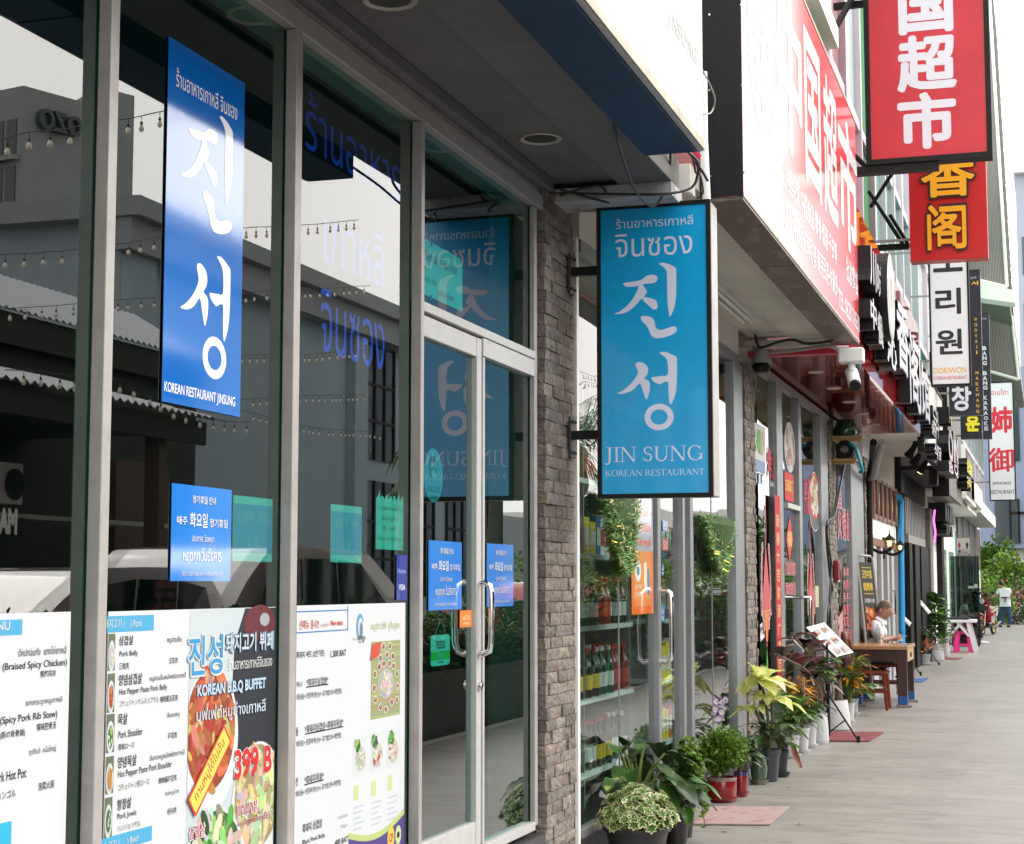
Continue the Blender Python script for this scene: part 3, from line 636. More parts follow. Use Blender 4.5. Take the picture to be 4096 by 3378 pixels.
# ---------------------------------------------------------------- menu boards behind the lower half of the glass
def blobs(b,x,y0,y1,z0,z1,cols,n,rmin,rmax,seed,asp=1.0):
    rnd=random.Random(seed)
    for i in range(n):
        r=rnd.uniform(rmin,rmax);cy,cz=rnd.uniform(y0+r,max(y0+r+1e-3,y1-r)),rnd.uniform(z0+r,max(z0+r+1e-3,z1-r));a=rnd.uniform(0,3.1)
        ry=r*rnd.uniform(.3,.9);b.shade=tuple(min(1,v*rnd.uniform(.7,1.25))for v in rnd.choice(cols));pts=[]
        for k in range(12):
            t=k*math.pi/6;f=rnd.uniform(.75,1.1);u,v=r*f*math.cos(t),ry*f*math.sin(t)
            pts.append((min(max(cy+(u*math.cos(a)-v*math.sin(a))*asp,y0),y1),min(max(cz+u*math.sin(a)+v*math.cos(a),z0),z1)))
        try:b.poly(pts,(x+.000012*i,0,0),YV,ZV)
        except Exception:pass
MEAT=[(.62,.12,.05),(.75,.25,.08),(.45,.06,.03),(.8,.45,.2)];GREEN=[(.05,.25,.04),(.12,.45,.08),(.35,.6,.2),(.02,.12,.03)]
PALE=[(.85,.8,.7),(.9,.88,.85),(.75,.6,.45),(.8,.7,.6)];PEAN=[(.72,.62,.32),(.80,.72,.42),(.60,.48,.22),(.85,.80,.55)]
def dish(b,x,cy,cz,ry,rz,cols,seed,rim=(.88,.92,.95),n=26):
    b.shade=rim;b.poly(ell(cy,cz,ry,rz),(x,0,0),YV,ZV);b.shade=tuple(v*.8 for v in rim);b.poly(ell(cy,cz-rz*.03,ry*.84,rz*.84),(x+.0002,0,0),YV,ZV);b.shade=tuple(v*.7 for v in cols[0]);b.poly(ell(cy,cz,ry*.70,rz*.70),(x+.0003,0,0),YV,ZV)
    rnd=random.Random(seed)
    for i in range(n):
        a,q=rnd.uniform(0,6.28),rnd.uniform(0,.62)**.7;r=rnd.uniform(.12,.3);b.shade=tuple(min(1,v*rnd.uniform(.7,1.3))for v in rnd.choice(cols));ph=rnd.uniform(0,3)
        b.poly([(cy+ry*(q*math.cos(a)+r*math.cos(t)*math.cos(ph)-r*.5*math.sin(t)*math.sin(ph)),cz+rz*(q*math.sin(a)+r*math.cos(t)*math.sin(ph)+r*.5*math.sin(t)*math.cos(ph)))for t in [k*.63 for k in range(10)]],(x+.0004+.000012*i,0,0),YV,ZV)
XM=.004
def menu(px4,label):
    y0,y1,z0,z1=sheet(px4,XM);z0=ZS+.02;t=thing('menu_board',label,'menu',(XM,(y0+y1)/2,z0),'large white menu boards along the foot of the windows')
    b=MB();b.shade=(.86,.90,.97);b.box((XM-.003,y0,z0),(XM,y1,z1));b.build('board','print',t);return t,y0,y1,z0,z1
def bar(b,pl,pr,pt,pb,c=LBL,x=XM+.0005):b.shade=c;rectx(b,pl,pr,pt,pb,x,.0004)
G1=(.03,.03,.035)
t,*_=menu([(-330,2457),(277,2454),(277,3000),(-330,3000)],'white stew menu board, cut off by the left edge of the picture')
b=MB();bar(b,-330,88,2492,2560);bar(b,-330,42,3370,3470,(.03,.55,.86));b.build('heading_bar','print',t)
letters(t,XM+.0006,[('MENU',-60,40,2490,2525,WHT),('닭볶음탕',-250,-120,2605,2665,BLK),('ดัคปกอึมทัง (แกงไก่เกาหลี)',73,265,2593,2628,G1),('Dakbokkeum-Tang (Braised Spicy Chicken)',-235,267,2672,2712,BLK,.006),('辣炖鸡块',162,223,2683,2712,BLK,.006),
    ('แกงกระดูกหมูเกาหลี',104,248,2800,2832,G1),('Gamjatang (Spicy Pork Rib Stew)',-130,228,2885,2925,BLK,.006),('辣味腔骨汤',148,224,2895,2926,BLK,.006),('カムジャタン (豚の背骨鍋)',-120,100,2945,2980,BLK,.006),
    ('ซุปกิมชิ (หม้อใหญ่)',117,223,2995,3028,G1),('Kimchi Pork Hot Pot',-110,104,3110,3150,BLK,.006),('泡菜火锅',153,216,3132,3164,BLK,.006),('キムチチョンゴル',-90,62,3185,3218,G1),('김치전골',-250,-120,3030,3090,BLK)])
t,y0,y1,z0,z1=menu([(428,2452),(1099,2425),(1099,3000),(428,3000)],'white pork menu board with a grilled buffet picture on its right half')
b=MB();bar(b,428,615,2466,2532);bar(b,405,606,3357,3420);b.build('heading_bar','print',t)
letters(t,XM+.0006,[('돼지고기 (หมู) Pork',418,567,2478,2522,WHT),('삼겹살',476,533,2545,2583,BLK,.012),('หมูสามชั้น',669,726,2546,2578,G1),('Pork Belly',478,551,2606,2634,G1),('三枚肉',477,515,2652,2680,G1),('五花肉',677,711,2632,2656,BLK),
    ('양념삼겹살',475,568,2700,2745,BLK,.012),('หมูสามชั้นหมักพริกเกาหลี',600,743,2702,2732,G1),('Hot Pepper Paste Pork Belly',477,668,2758,2788,G1),('コチュジャンサムギョプサル',477,635,2803,2830,(.3,.3,.3)),('辣椒酱五花肉',641,711,2786,2812,BLK,.008),
    ('목살',472,510,2857,2903,BLK,.012),('ส้นคอหมู',669,718,2850,2878,G1),('Pork Shoulder',474,571,2926,2955,G1),('豚肩ロース',474,537,2977,3003,BLK),('梅花肉',673,708,2932,2958,BLK,.008),
    ('양념목살',471,546,3030,3076,BLK,.012),('สันคอหมูหมักพริกเกาหลี',599,737,3022,3052,G1),('Hot Pepper Paste Pork Shoulder',472,687,3086,3120,G1),('コチュジャン肩ロース',473,597,3138,3166,(.25,.25,.25)),('辣椒酱梅花肉',635,706,3112,3138,BLK,.008),
    ('항정살',469,525,3200,3244,BLK,.012),('คอหมูย่าง',662,715,3164,3190,G1),('Pork Jowls',470,545,3256,3286,G1),('枡头肉',670,705,3235,3262,BLK,.008),('ハンジョンサル',471,561,3304,3328,(.25,.25,.25)),('소고기 (เนื้อ) Beef',412,553,3372,3412,WHT)])
b=MB()
for i,(a,c,d,e,cols)in enumerate(((427,458,2537,2685,PALE),(427,456,2697,2853,MEAT),(422,455,2860,3015,GREEN+PALE),(420,452,3030,3180,[(.75,.4,.12),(.6,.28,.08)]),(415,446,3195,3355,GREEN+PALE))):
    ya_,yb_,za_,zb_=at(a,e,x=XM).y,at(c,e,x=XM).y,at(a,e,x=XM).z,at(a,d,x=XM).z
    ya_=max(ya_,y0+.002)
    b.shade=(.16,.2,.12);b.box((XM,ya_,za_),(XM+.0006,yb_,zb_));dish(b,XM+.0008,(ya_+yb_)/2,(za_+zb_)/2-.01,(yb_-ya_)*.46,(zb_-za_)*.42,cols,i,n=16)
b.build('dish_photo','print',t)
# buffet picture
b=MB();xa=XM+.0006;f=lambda px,py:(lambda p:(p.y,p.z))(at(px,py,x=xa))
L=f(752,2900)[0];Rr=y1-.001
rect=lambda c,a,d,e,g_,x_:(setattr(b,'shade',c),b.box((x_-.0003,a,e),(x_,d,g_)))
rect((.70,.80,.86),L,Rr,z0,z1-.002,xa)
W_=Rr-L;Hh=z1-.002-z0
q=lambda u,v:(L+u*W_,z0+v*Hh)
b.shade=(.02,.025,.04);b.poly([q(.55,.55),q(1,.55),q(1,1),q(.62,1),q(.5,.9),q(.47,.72)],(xa+.0003,0,0),YV,ZV)
b.shade=(.16,.02,.03);b.poly([p for p in ell(*q(.80,.955),.19*W_,.055*Hh)],(xa+.0005,0,0),YV,ZV)
b.shade=(.45,.5,.55);b.poly([p for p in ell(*q(.86,.965),.06*W_,.02*Hh)],(xa+.0007,0,0),YV,ZV)
for i,(u,v,a,c,cols)in enumerate(((.24,.66,.30,.19,MEAT),(.80,.44,.30,.17,PEAN),(.30,.25,.36,.20,GREEN+GREEN+PALE),(.84,.10,.28,.14,MEAT+PALE))):
    cy,cz=q(u,v);ry,rz=a*W_,c*Hh
    b.shade=(.86,.92,.96);b.poly([(min(max(p[0],L),Rr),max(p[1],z0))for p in ell(cy,cz-rz*.15,ry*1.05,rz*1.1,40)],(xa+.0008+i*.0004,0,0),YV,ZV)
    rnd=random.Random(i);b.shade=tuple(v*.55 for v in cols[0]);b.poly([(min(max(p[0],L),Rr),max(p[1],z0))for p in ell(cy,cz,ry*.92,rz*.90,40)],(xa+.0009+i*.0004,0,0),YV,ZV)
    for k in range(150):
        an,qq=rnd.uniform(0,6.28),rnd.random()**.55*.86;r=rnd.uniform(.07,.24);ph=rnd.uniform(0,3);b.shade=tuple(min(1,s*rnd.uniform(.55,1.35))for s in rnd.choice(cols))
        b.poly([(min(max(cy+ry*(qq*math.cos(an)+r*math.cos(tt)*math.cos(ph)-r*.45*math.sin(tt)*math.sin(ph)),L),Rr),max(z0,cz+rz*(qq*math.sin(an)+r*math.cos(tt)*math.sin(ph)+r*.45*math.sin(tt)*math.cos(ph))))for tt in [j*.7 for j in range(9)]],(xa+.00095+i*.0004+k*.000002,0,0),YV,ZV)
b.build('buffet_picture','print',t)
b=MB();X2=xa+.0032
def lab(body,pl,pr,pt,pb,c,bold=.02,edge=None,k=[0]):
    k[0]+=1
    if edge:b.shade=edge;tx(b,body,pl-2,pr+2,pt-2,pb+2,X2+.00004*k[0],bold=bold+.05)
    b.shade=c;tx(b,body,pl,pr,pt,pb,X2+.0006+.00004*k[0],bold=bold)
lab('진성',755,890,2548,2706,(.06,.38,.80),.02,(.88,.95,1))
lab('돼지고기 뷔페',905,1092,2538,2612,(.75,.86,.95),.02,(.10,.25,.45))
lab('ร้านอาหารเกาหลีจินซอง',915,1088,2632,2682,(.95,.97,1),.01)
lab('KOREAN B.B.Q BUFFET',790,1062,2742,2796,(.75,.88,1),.015,(.10,.35,.70))
lab('บุฟเฟ่ต์หมูย่างเกาหลี',786,1060,2830,2905,(.85,.93,1),.012,(.12,.38,.70))
lab('399',938,1033,3002,3125,(.80,.03,.03),.03,(.95,.92,.9));lab('B',1056,1086,2985,3092,(.80,.03,.03),.03,(.95,.92,.9))
lab('양념삼겹살',950,1030,3222,3268,(.75,.2,.3),.01,(.97,.97,.97));lab('หมูสามชั้นหมัก',952,1082,3280,3315,(.75,.2,.3),.008,(.97,.97,.97));lab('삼겹살',758,818,3310,3362,(.75,.2,.3),.01,(.97,.97,.97))
p0,p1=f(775,3262),f(915,2968);du=Vector((0,p1[0]-p0[0],p1[1]-p0[1]));Ln=du.length;du.normalize();dv=Vector((0,-du.z,du.y))
for c,e_,dx in (((.80,.06,.03),.004,0),((.88,.85,.15),-.004,.0003)):
    b.shade=c;b.add([Vector((X2+.003+dx,*p0))+du*s-dv*0+dv*v for s,v in ((-e_,-e_),(Ln+e_,-e_),(Ln+e_,.068+e_),(-e_,.068+e_))],[(0,1,2,3)])
b.shade=(.80,.06,.03);b.text('ทานหมูได้ไม่อั้น',Vector((X2+.0037,*p0))+du*.03+dv*.014,du,dv,Ln-.06,.045,.01)
b.build('lettering','print',t)
t,y0,y1,z0,z1=menu([(1184,2421),(1620,2414),(1620,3000),(1184,3000)],'white black-pork menu board nearest the glass door')
b=MB();b.shade=(.05,.25,.60)
p=[f(1176,2446),f(1390,2440),f(1393,2450),f(1393,2520),f(1388,2526),f(1172,2536)]
yl0,zt0_,zb0_=max(p[0][0],y0),p[0][1],p[5][1];yr0=p[2][0]
for q_ in (((yl0,zt0_-.004),(yr0,zt0_)),((yl0,zb0_),(yr0,zb0_+.004)),((yr0-.006,zb0_),(yr0,zt0_+.012))):b.box((XM,q_[0][0],q_[0][1]),(XM+.0008,q_[1][0],q_[1][1]))
for (a,c,d)in ((1226,1313,2752),(1220,1373,2940),(1218,1295,3143)):
    u_,v_=f(a,d),f(c,d);b.shade=BLK;b.box((XM,u_[0],u_[1]),(XM+.0008,v_[0],u_[1]+.004))
b.build('ruled_lines','print',t)
RED=(.80,.10,.04);SET='채모듬+ 된장찌개(小)+ 공기밥2개+계란찜)'
letters(t,XM+.0006,[('신메뉴 출시!!',1197,1276,2482,2520,RED),('(เมนูใหม่)',1284,1316,2490,2512,(.85,.45,.35)),('New menu',1323,1371,2482,2504,RED,.02),('หมูดำ ซีพี-คูโรบูตะ',1484,1600,2488,2530,(.62,.78,.30)),
    ('흑돼지 세트 (2인기준)',1186,1298,2608,2640,BLK,.008),('1,300 BAT',1323,1385,2604,2634,BLK,.01),('하나',1186,1209,2728,2752,BLK),('*흑돼지삼겹살*',1226,1313,2716,2748,BLK,.008),(SET,1187,1366,2778,2806,BLK),('둘',1184,1194,2912,2944,BLK),('*흑돼지삼겹살+흑돼지목살*',1220,1373,2902,2936,BLK,.008),
    (SET,1185,1365,2966,2994,BLK),('셋',1182,1192,3112,3148,BLK),('*흑돼지목살*',1218,1295,3106,3140,BLK,.008),(SET,1183,1363,3166,3194,BLK),('สามชั้นหมูดำ',1355,1390,3262,3282,(.4,.4,.4)),('흑돼지 삼겹살',1210,1288,3298,3335,BLK,.01),('(คูโรบูตะ)',1363,1390,3300,3318,(.4,.4,.4)),('Black Pork Belly',1210,1300,3362,3385,BLK),('400 BAT',1340,1392,3362,3385,BLK,.01),('진성',1434,1458,2544,2572,BLK,.01),('ร้านอาหารเกาหลีจินซอง',1412,1466,2550+0,2562,(.35,.35,.38))])
b=MB();s0=f(1440,2510)
b.shade=(.15,.45,.70);b.poly([(s0[0]+.035*math.cos(a)*(1-.0*a),s0[1]+.05*math.sin(a))for a in [i*.25+.5 for i in range(17)]]+[(s0[0]+.006+.022*math.cos(a),s0[1]+.035*math.sin(a))for a in [4.5-i*.25 for i in range(17)]],(XM+.0009,0,0),YV,ZV)
b.shade=(.2,.3,.4);b.poly(ell(s0[0]+.012,s0[1]-.012,.014,.03),(XM+.0012,0,0),YV,ZV);b.build('logo','print',t)
b=MB();a,c=f(1483,2880),f(1601,2560)
b.shade=(.42,.46,.20);b.box((XM,a[0],a[1]),(XM+.0007,c[0],c[1]))
rnd=random.Random(4);wy,hz=c[0]-a[0],c[1]-a[1]
for i in range(24):b.shade=tuple(v*rnd.uniform(.7,1.3)for v in (.45,.48,.24));v0=rnd.uniform(0,.97);b.box((XM,a[0],a[1]+v0*hz),(XM+.0008+i*.000005,c[0],a[1]+(v0+.02)*hz))
dish(b,XM+.001,a[0]+.5*wy,a[1]+.44*hz,.27*wy,.2*hz,PALE,3,(.55,.58,.6),30)
for u,v in ((.3,.78),(.52,.82),(.73,.79),(.42,.7),(.62,.7),(.26,.67),(.76,.66),(.12,.58),(.88,.55),(.1,.4),(.9,.38),(.14,.25),(.32,.14),(.5,.1),(.7,.18),(.88,.2),(.4,.93),(.62,.93)):
    dish(b,XM+.0016,a[0]+u*wy,a[1]+v*hz,.075*wy,.05*hz,MEAT+GREEN+PALE,int(u*99),n=8)
b.shade=(.75,.10,.06);b.add([(XM+.0024,a[0]-.05*wy,a[1]+.76*hz),(XM+.0024,a[0]+.26*wy,a[1]+.82*hz),(XM+.0024,a[0]+.32*wy,c[1]),(XM+.0024,a[0]+.02*wy,c[1]-.03*hz)],[(0,1,2,3)])
b.build('table_photo','print',t)
for i,(a0,c0,d0,e0)in enumerate(((1412,1470,3110,2938),(1480,1538,3093,2922),(1547,1600,3074,2908))):
    b=MB();a,c=f(a0,d0),f(c0,e0);b.shade=(.80,.88,.92);b.box((XM,a[0],a[1]),(XM+.0006,c[0],c[1]));wy,hz=c[0]-a[0],c[1]-a[1]
    dish(b,XM+.0009,a[0]+.5*wy,a[1]+.42*hz,.47*wy,.40*hz,PALE+([MEAT[0]] if i else [])+[(.5,.5,.52)],20+i,n=30);blobs(b,XM+.0016,a[0]+.05*wy,a[0]+.55*wy,a[1]+.55*hz,a[1]+.98*hz,GREEN,10,.01,.03,i);b.build('dish_photo','print',t)
b=MB()
for i,(pl,pt)in enumerate(((1415,3145),(1486,3126),(1551,3105))):bar(b,pl,pl+18,pt,pt+60,(.70,.85,.38));[bar(b,pl,pl+40-6*(k%3),pt+85+22*k,pt+91+22*k,(.60,.70,.82))for k in range(5)]
b.build('small_print','print',t)
b=MB();zz=f(1400,3355)[1];yy0=f(1394,3355)[0];wy=y1-yy0
for c,dz,k in (((.62,.75,.28),.022,0),((.10,.06,.30),0,1)):
    b.shade=c;top=[(yy0+wy*i/12,zz+dz-.045*math.sin(math.pi*i/12)+.02*i/12)for i in range(13)];b.poly([(yy0,z0),(y1-.001,z0)]+top[::-1],(XM+.0006+.0004*k,0,0),YV,ZV)
c0=f(1563,3352)
b.shade=(.90,.75,.10);b.poly(ell(c0[0],c0[1],.035,.045),(XM+.0015,0,0),YV,ZV);b.shade=(.80,.05,.04);b.text('CP',(XM+.002,c0[0]-.022,c0[1]-.016),YV,ZV,.045,.032,.03)
c0=f(1592,3340);b.shade=(.70,.85,.40);b.poly(ell(c0[0],c0[1],.03,.036),(XM+.0015,0,0),YV,ZV);b.shade=BLK;b.poly(ell(c0[0],c0[1],.014,.012),(XM+.002,0,0),YV,ZV)
b.build('footer','print',t)
# ---------------------------------------------------------------- the supermarket (second shop) with its red signboard
M('sign_red',(.60,.05,.05),.10,spec=.24)
M('sign_white',(.74,.74,.78),.12,spec=.3)
M('dirty_board',(.10,.075,.07),.5,c2=(.30,.26,.24),vs=5,c2lo=.5,c2hi=.7,stretch=(1,.35,1))
M('tube_white',(.80,.80,.78),.3)
M('curtain',(.03,.16,.06),.9,var=.3,vs=3,stretch=(30,30,.4))
M('frame_lilac',(.50,.44,.50),.5,var=.06,vs=4)
M('shelf_white',(.62,.66,.64),.5)
M('wall_cream',(.64,.60,.55),.85,var=.08,vs=2)
M('tinsel',(.05,.17,.008),.35,.3,var=.6,vs=30)
M('tinsel_gold',(.75,.55,.06),.22,.7)
mk=thing('supermarket_building','second shop with grey framed glass doors, shelves of bottles inside and a white canopy ceiling','shop',(-2,11.4,0))
ya2,yb2=8.74,13.72
b=MB();b.box((-8,8.6,3.62),(.30,14.4,9.0));b.build('upper_storey','white_wall',mk)
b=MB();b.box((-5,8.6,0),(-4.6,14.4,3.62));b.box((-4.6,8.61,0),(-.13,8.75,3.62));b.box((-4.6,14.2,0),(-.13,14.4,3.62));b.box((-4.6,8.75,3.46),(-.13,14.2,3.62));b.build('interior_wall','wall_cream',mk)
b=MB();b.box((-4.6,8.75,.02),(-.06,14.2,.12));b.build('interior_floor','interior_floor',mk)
b=MB();b.box((-.06,ya2+.03,0),(.045,yb2,.15));b.build('plinth','tile_dark',mk)
b=MB();b.box((-.04,ya2+.03,3.335),(.02,yb2,3.60));b.box((.021,8.43,3.555),(.36,14.3,3.62));b.box((.363,8.43,3.525),(.70,14.3,3.62));b.box((.0,8.43,3.47),(.70,8.56,3.524));b.box((-.01,14.2,3.46),(.70,14.34,3.523));b.build('canopy_ceiling','soffit_white',mk)
b=MB();b.box((-.05,ya2+.03,3.26),(.03,yb2,3.333));b.build('header','alu_dark',mk,bevel=.003)
fy=lambda px,row=2300:at(px,row,x=.0).y
f3=lambda px,row=2300:at(px,row,x=.035).y
V2=[(fy(2612),f3(2644)),(fy(2713),f3(2742)),(fy(2744),f3(2775)),(fy(2927),f3(2980))]
for a,c in V2:
    b=MB();b.box((-.05,a,.15),(.035,c,3.258));b.build('mullion','alu_dark',mk,bevel=.003)
b=MB();b.box((-.04,V2[2][1],.15),(.028,V2[3][0],.19));b.box((-.04,ya2+.03,.15),(.028,V2[0][0],.19));b.build('bottom_rail','alu',mk)
for a,c in ((ya2+.03,V2[0][0]),(V2[0][1],V2[1][0]),(V2[2][1],V2[3][0])):
    b=MB();b.quad((0,a,.15),(0,c,.15),(0,c,3.26),(0,a,3.26));b.build('glass_pane','glass_clear',mk)
    if c-a>1.4:
        m_=(a+c)/2;b=MB();b.box((-.004,m_-.003,.19),(.004,m_+.003,3.26));b.build('glass_joint','alu_dark',mk)
yh=V2[0][1]-.03;h1,h0=at(2645,2362,y=yh),at(2645,2648,y=yh);X=at(2686,2480,y=yh).x
b=MB();b.tube([(.03,yh,h1.z),(X*.7,yh,h1.z+.004),(X*.95,yh,h1.z-.02),(X,yh,h1.z-.07),(X,yh,h0.z+.07),(X*.95,yh,h0.z+.02),(X*.7,yh,h0.z-.004),(.03,yh,h0.z)],.016,12);b.build('door_handle','chrome',mk,smooth=True)
# interior shelving and goods
SHX=-.42
sh=thing('shop_shelf','white shelving unit full of bottles behind the supermarket glass','shelf',(SHX,10.2,.12))
b=MB()
LV=[.34,.78,1.22,1.66,2.12]
for z in LV:b.box((SHX-.34,8.9,z-.03),(SHX+.12,11.3,z))
b.box((SHX-.36,8.9,.12),(SHX-.34,11.3,2.7));b.build('boards','shelf_white',sh)
b=MB()
for y in (8.92,10.1,11.28):b.box((SHX-.33,y-.012,.12),(SHX+.10,y+.012,2.7))
b.build('uprights','alu_dark',sh)
sh2=thing('shop_shelf','white shelving unit of packets behind the pane with the right hand garland','shelf',(SHX,13.1,.12),None)
b=MB()
for z in LV:b.box((SHX-.34,12.3,z-.03),(SHX+.12,14.0,z))
b.box((SHX-.36,12.3,.12),(SHX-.34,14.0,2.7));b.build('boards','shelf_white',sh2)
M('bottle_dark',(.03,.02,.015),.12,coat=.6);M('bottle_green',(.02,.09,.05),.12,coat=.6);M('bottle_red',(.30,.03,.02),.15,coat=.6)
M('cap_red',(.60,.03,.03),.35);M('label_yellow',(.75,.52,.05),.5);M('label_white',(.7,.7,.66),.5);M('label_red',(.60,.05,.04),.5);M('box_yellow',(.80,.58,.04),.5);M('box_white',(.75,.75,.72),.5);M('box_red',(.62,.06,.05),.5);M('box_blue',(.05,.16,.36),.5)
bt=[]
for bm_,cp,lb_ in (('bottle_dark','cap_red','label_yellow'),('bottle_green','label_white','label_white'),('bottle_red','cap_red','label_red'),('bottle_dark','cap_red','label_white')):
    r=thing('bottle','sauce bottle on the shelves behind the supermarket glass','bottle',(0,0,-50),'bottles on the supermarket shelves')
    b=MB();b.lathe([(0,0),(.036,0),(.038,.01),(.038,.17),(.030,.20),(.014,.24),(.013,.275)],n=12);b.build('body',bm_,r,smooth=True,local=True)
    b=MB();b.lathe([(.016,.272),(.016,.30),(0,.302)],n=12);b.build('cap',cp,r,local=True)
    b=MB();b.lathe([(.0386,.05),(.0386,.14)],n=12);b.build('label',lb_,r,smooth=True,local=True);bt.append(r)
used=set();rnd=random.Random(3)
LABB={0:'dark sauce bottle with yellow label',1:'green bottle with white label',2:'red sauce bottle',3:'dark bottle with white label'}
def place_bottle(k,x,y,z):
    lab_=LABB[k]+' among many on the shelves behind the supermarket glass'
    if k in used:dup(bt[k],(x,y,z),rnd.uniform(0,6),lab_)
    else:bt[k].location=(x,y,z);bt[k]['label']=lab_;used.add(k)
for li,z in enumerate((.34,.78,1.22,2.12)):
    y=8.98
    while y<11.2:
        k=[0,1,2,3][int((y*2.3+li)%4)]
        if rnd.random()<.13:y+=.05;continue
        place_bottle(k,SHX+.06+rnd.uniform(-.025,.02),y,z)
        if li in (1,3):place_bottle(k,SHX-.06,y+.03,z)
        y+=rnd.uniform(.084,.108)
pk={}
def packet(mat,x,y,z,w_,h_,lab_):
    b=MB();b.box((x-.09,y,z),(x,y+w_,z+h_));b.box((x+.0005,y+.1*w_,z+.25*h_),(x+.002,y+.9*w_,z+.7*h_),1)
    return b.build('packet',[mat,'label_white' if mat!='box_white' else 'label_red'],None,label=lab_,cat='packet',group='packets on the supermarket shelves',bevel=.004)
NM={'box_yellow':'yellow packet','box_white':'white packet','box_red':'red packet','box_blue':'dark blue packet'}
for li,z in enumerate((.34,.78,1.22,1.66,2.12)):
    y=12.36
    while y<13.9:
        m_=rnd.choice(list(NM));w_=rnd.uniform(.09,.17);packet(m_,SHX+.08,y,z,w_,rnd.uniform(.18,.30),NM[m_]+' among many on the shelves behind the right hand garland');y+=w_+.012
y=8.96
while y<11.2:
    m_=rnd.choice(list(NM));w_=rnd.uniform(.09,.17);packet(m_,SHX+.08,y,1.66,w_,rnd.uniform(.2,.30),NM[m_]+' among many in the row of packets above the bottles');y+=w_+.012
M('leaf_core',(.02,.065,.008),.8,var=.8,vs=40)
# tinsel garlands hanging inside / on the glass
def garland(px,pt,pb,wpx,x,lab_,seed):
    rnd=random.Random(seed);a=at(px,pt,x=x);c=at(px,pb,x=x);wd=at(px+wpx/2,pt,x=x).y-at(px-wpx/2,pt,x=x).y
    t=thing('tinsel_garland',lab_,'garland',(x,a.y,c.z),'tinsel garlands on the supermarket glass')
    H_=a.z-c.z;b=MB();g2=MB()
    for i in range(6000):
        u=rnd.random();half=wd*(.10+.36*(1-u)**.8);z=a.z-u*H_;y=a.y+rnd.uniform(-1,1)*half+wd*.10*u;d=Vector((rnd.uniform(-1,1)*.5,rnd.uniform(-1,1),rnd.uniform(-.9,.6))).normalized()*rnd.uniform(.035,.075)
        p=Vector((x+rnd.uniform(.0,.07),y,z));s=d.cross(Vector((1,0,.3))).normalized()*.0035
        (b if rnd.random()<.95 else g2).add([p-s,p+s,p+d],[(0,1,2)])
    b.build('green_tinsel','tinsel',t);
    for i in range(16):
        u=rnd.random();p=(a.y+rnd.uniform(-.45,.45)*wd*(1-.7*u),a.z-u*H_);pts=[]
        for k in range(10):rr=.024 if k%2==0 else .010;pts.append((p[0]+rr*math.cos(k*.628+u*9),p[1]+rr*math.sin(k*.628+u*9)))
        g2.poly(pts,(x+.07+.001*i,0,0),YV,ZV)
    g2.build('gold_stars','tinsel_gold',t)
    b=MB();b.tube([(x+.05,a.y,a.z+.06),(x+.05,a.y+.01,c.z)],.004,5);b.build('string','label_white',t);b=MB();b.lathe([(0,0),(wd*.08,H_*.1),(wd*.22,H_*.5),(wd*.36,H_*.85),(wd*.3,H_),(0,H_)],(x+.03,a.y+wd*.05,c.z),14,sx=.15);b.build('core','leaf_core',t)
garland(2455,1985,2290,165,.02,'thick green tinsel garland with gold stars hanging below the blue sign',1)
garland(2850,2070,2290,150,.02,'smaller green tinsel garland with a white string right of the door',2)
# orange poster and door stickers
t,y0,y1,z0,z1=poster('orange_poster',[(2526,1960),(2612,1950),(2612,2455),(2526,2460)],.012,(.90,.20,.04),'orange and grey poster with red Chinese characters on the supermarket glass','poster','print_gloss')
b=MB();w_,h_=y1-y0,z1-z0;b.shade=(.42,.45,.58);b.box((.012,y0,z0+.5*h_),(.0128,y1,z1));b.shade=(.93,.32,.10);b.box((.0128,y0+.1*w_,z0+.06*h_),(.0134,y0+.86*w_,z0+.50*h_));b.build('picture','print_gloss',t)
b=MB()
for s,v,hh in (('新人专属',.895,.065),('240铢红包',.775,.065),('中国快递寄泰国',.655,.065),('首单免费',.535,.06)):
    for k,cc in ((0,(.9,.88,.88)),(1,(.75,.05,.02))):b.shade=cc;b.text(s,(.0136+.0005*k,y0+w_*.1,z0+v*h_),YV,ZV,w_*.8,hh*h_,.05-.035*k)
b.shade=(.92,.92,.95);b.poly(ell(y0+.28*w_,z0+.34*h_,.14*w_,.085*h_),(.0137,0,0),YV,ZV);b.text('扫码下载',(.0137,y0+.14*w_,z0+.2*h_),YV,ZV,.3*w_,.035*h_);b.text('立即领取',(.0137,y0+.14*w_,z0+.14*h_),YV,ZV,.3*w_,.035*h_)
b.poly([(y0+.55*w_,z0+.2*h_),(y0+.68*w_,z0+.18*h_),(y0+.68*w_,z0+.42*h_),(y0+.55*w_,z0+.40*h_)],(.0137,0,0),YV,ZV)
b.shade=(.1,.25,.6);b.poly(ell(y0+.28*w_,z0+.34*h_,.06*w_,.035*h_),(.0142,0,0),YV,ZV);b.poly([(y0+.72*w_,z0+.15*h_),(y0+.82*w_,z0+.15*h_),(y0+.80*w_,z0+.36*h_),(y0+.72*w_,z0+.36*h_)],(.0137,0,0),YV,ZV);b.build('printing','print_gloss',t)
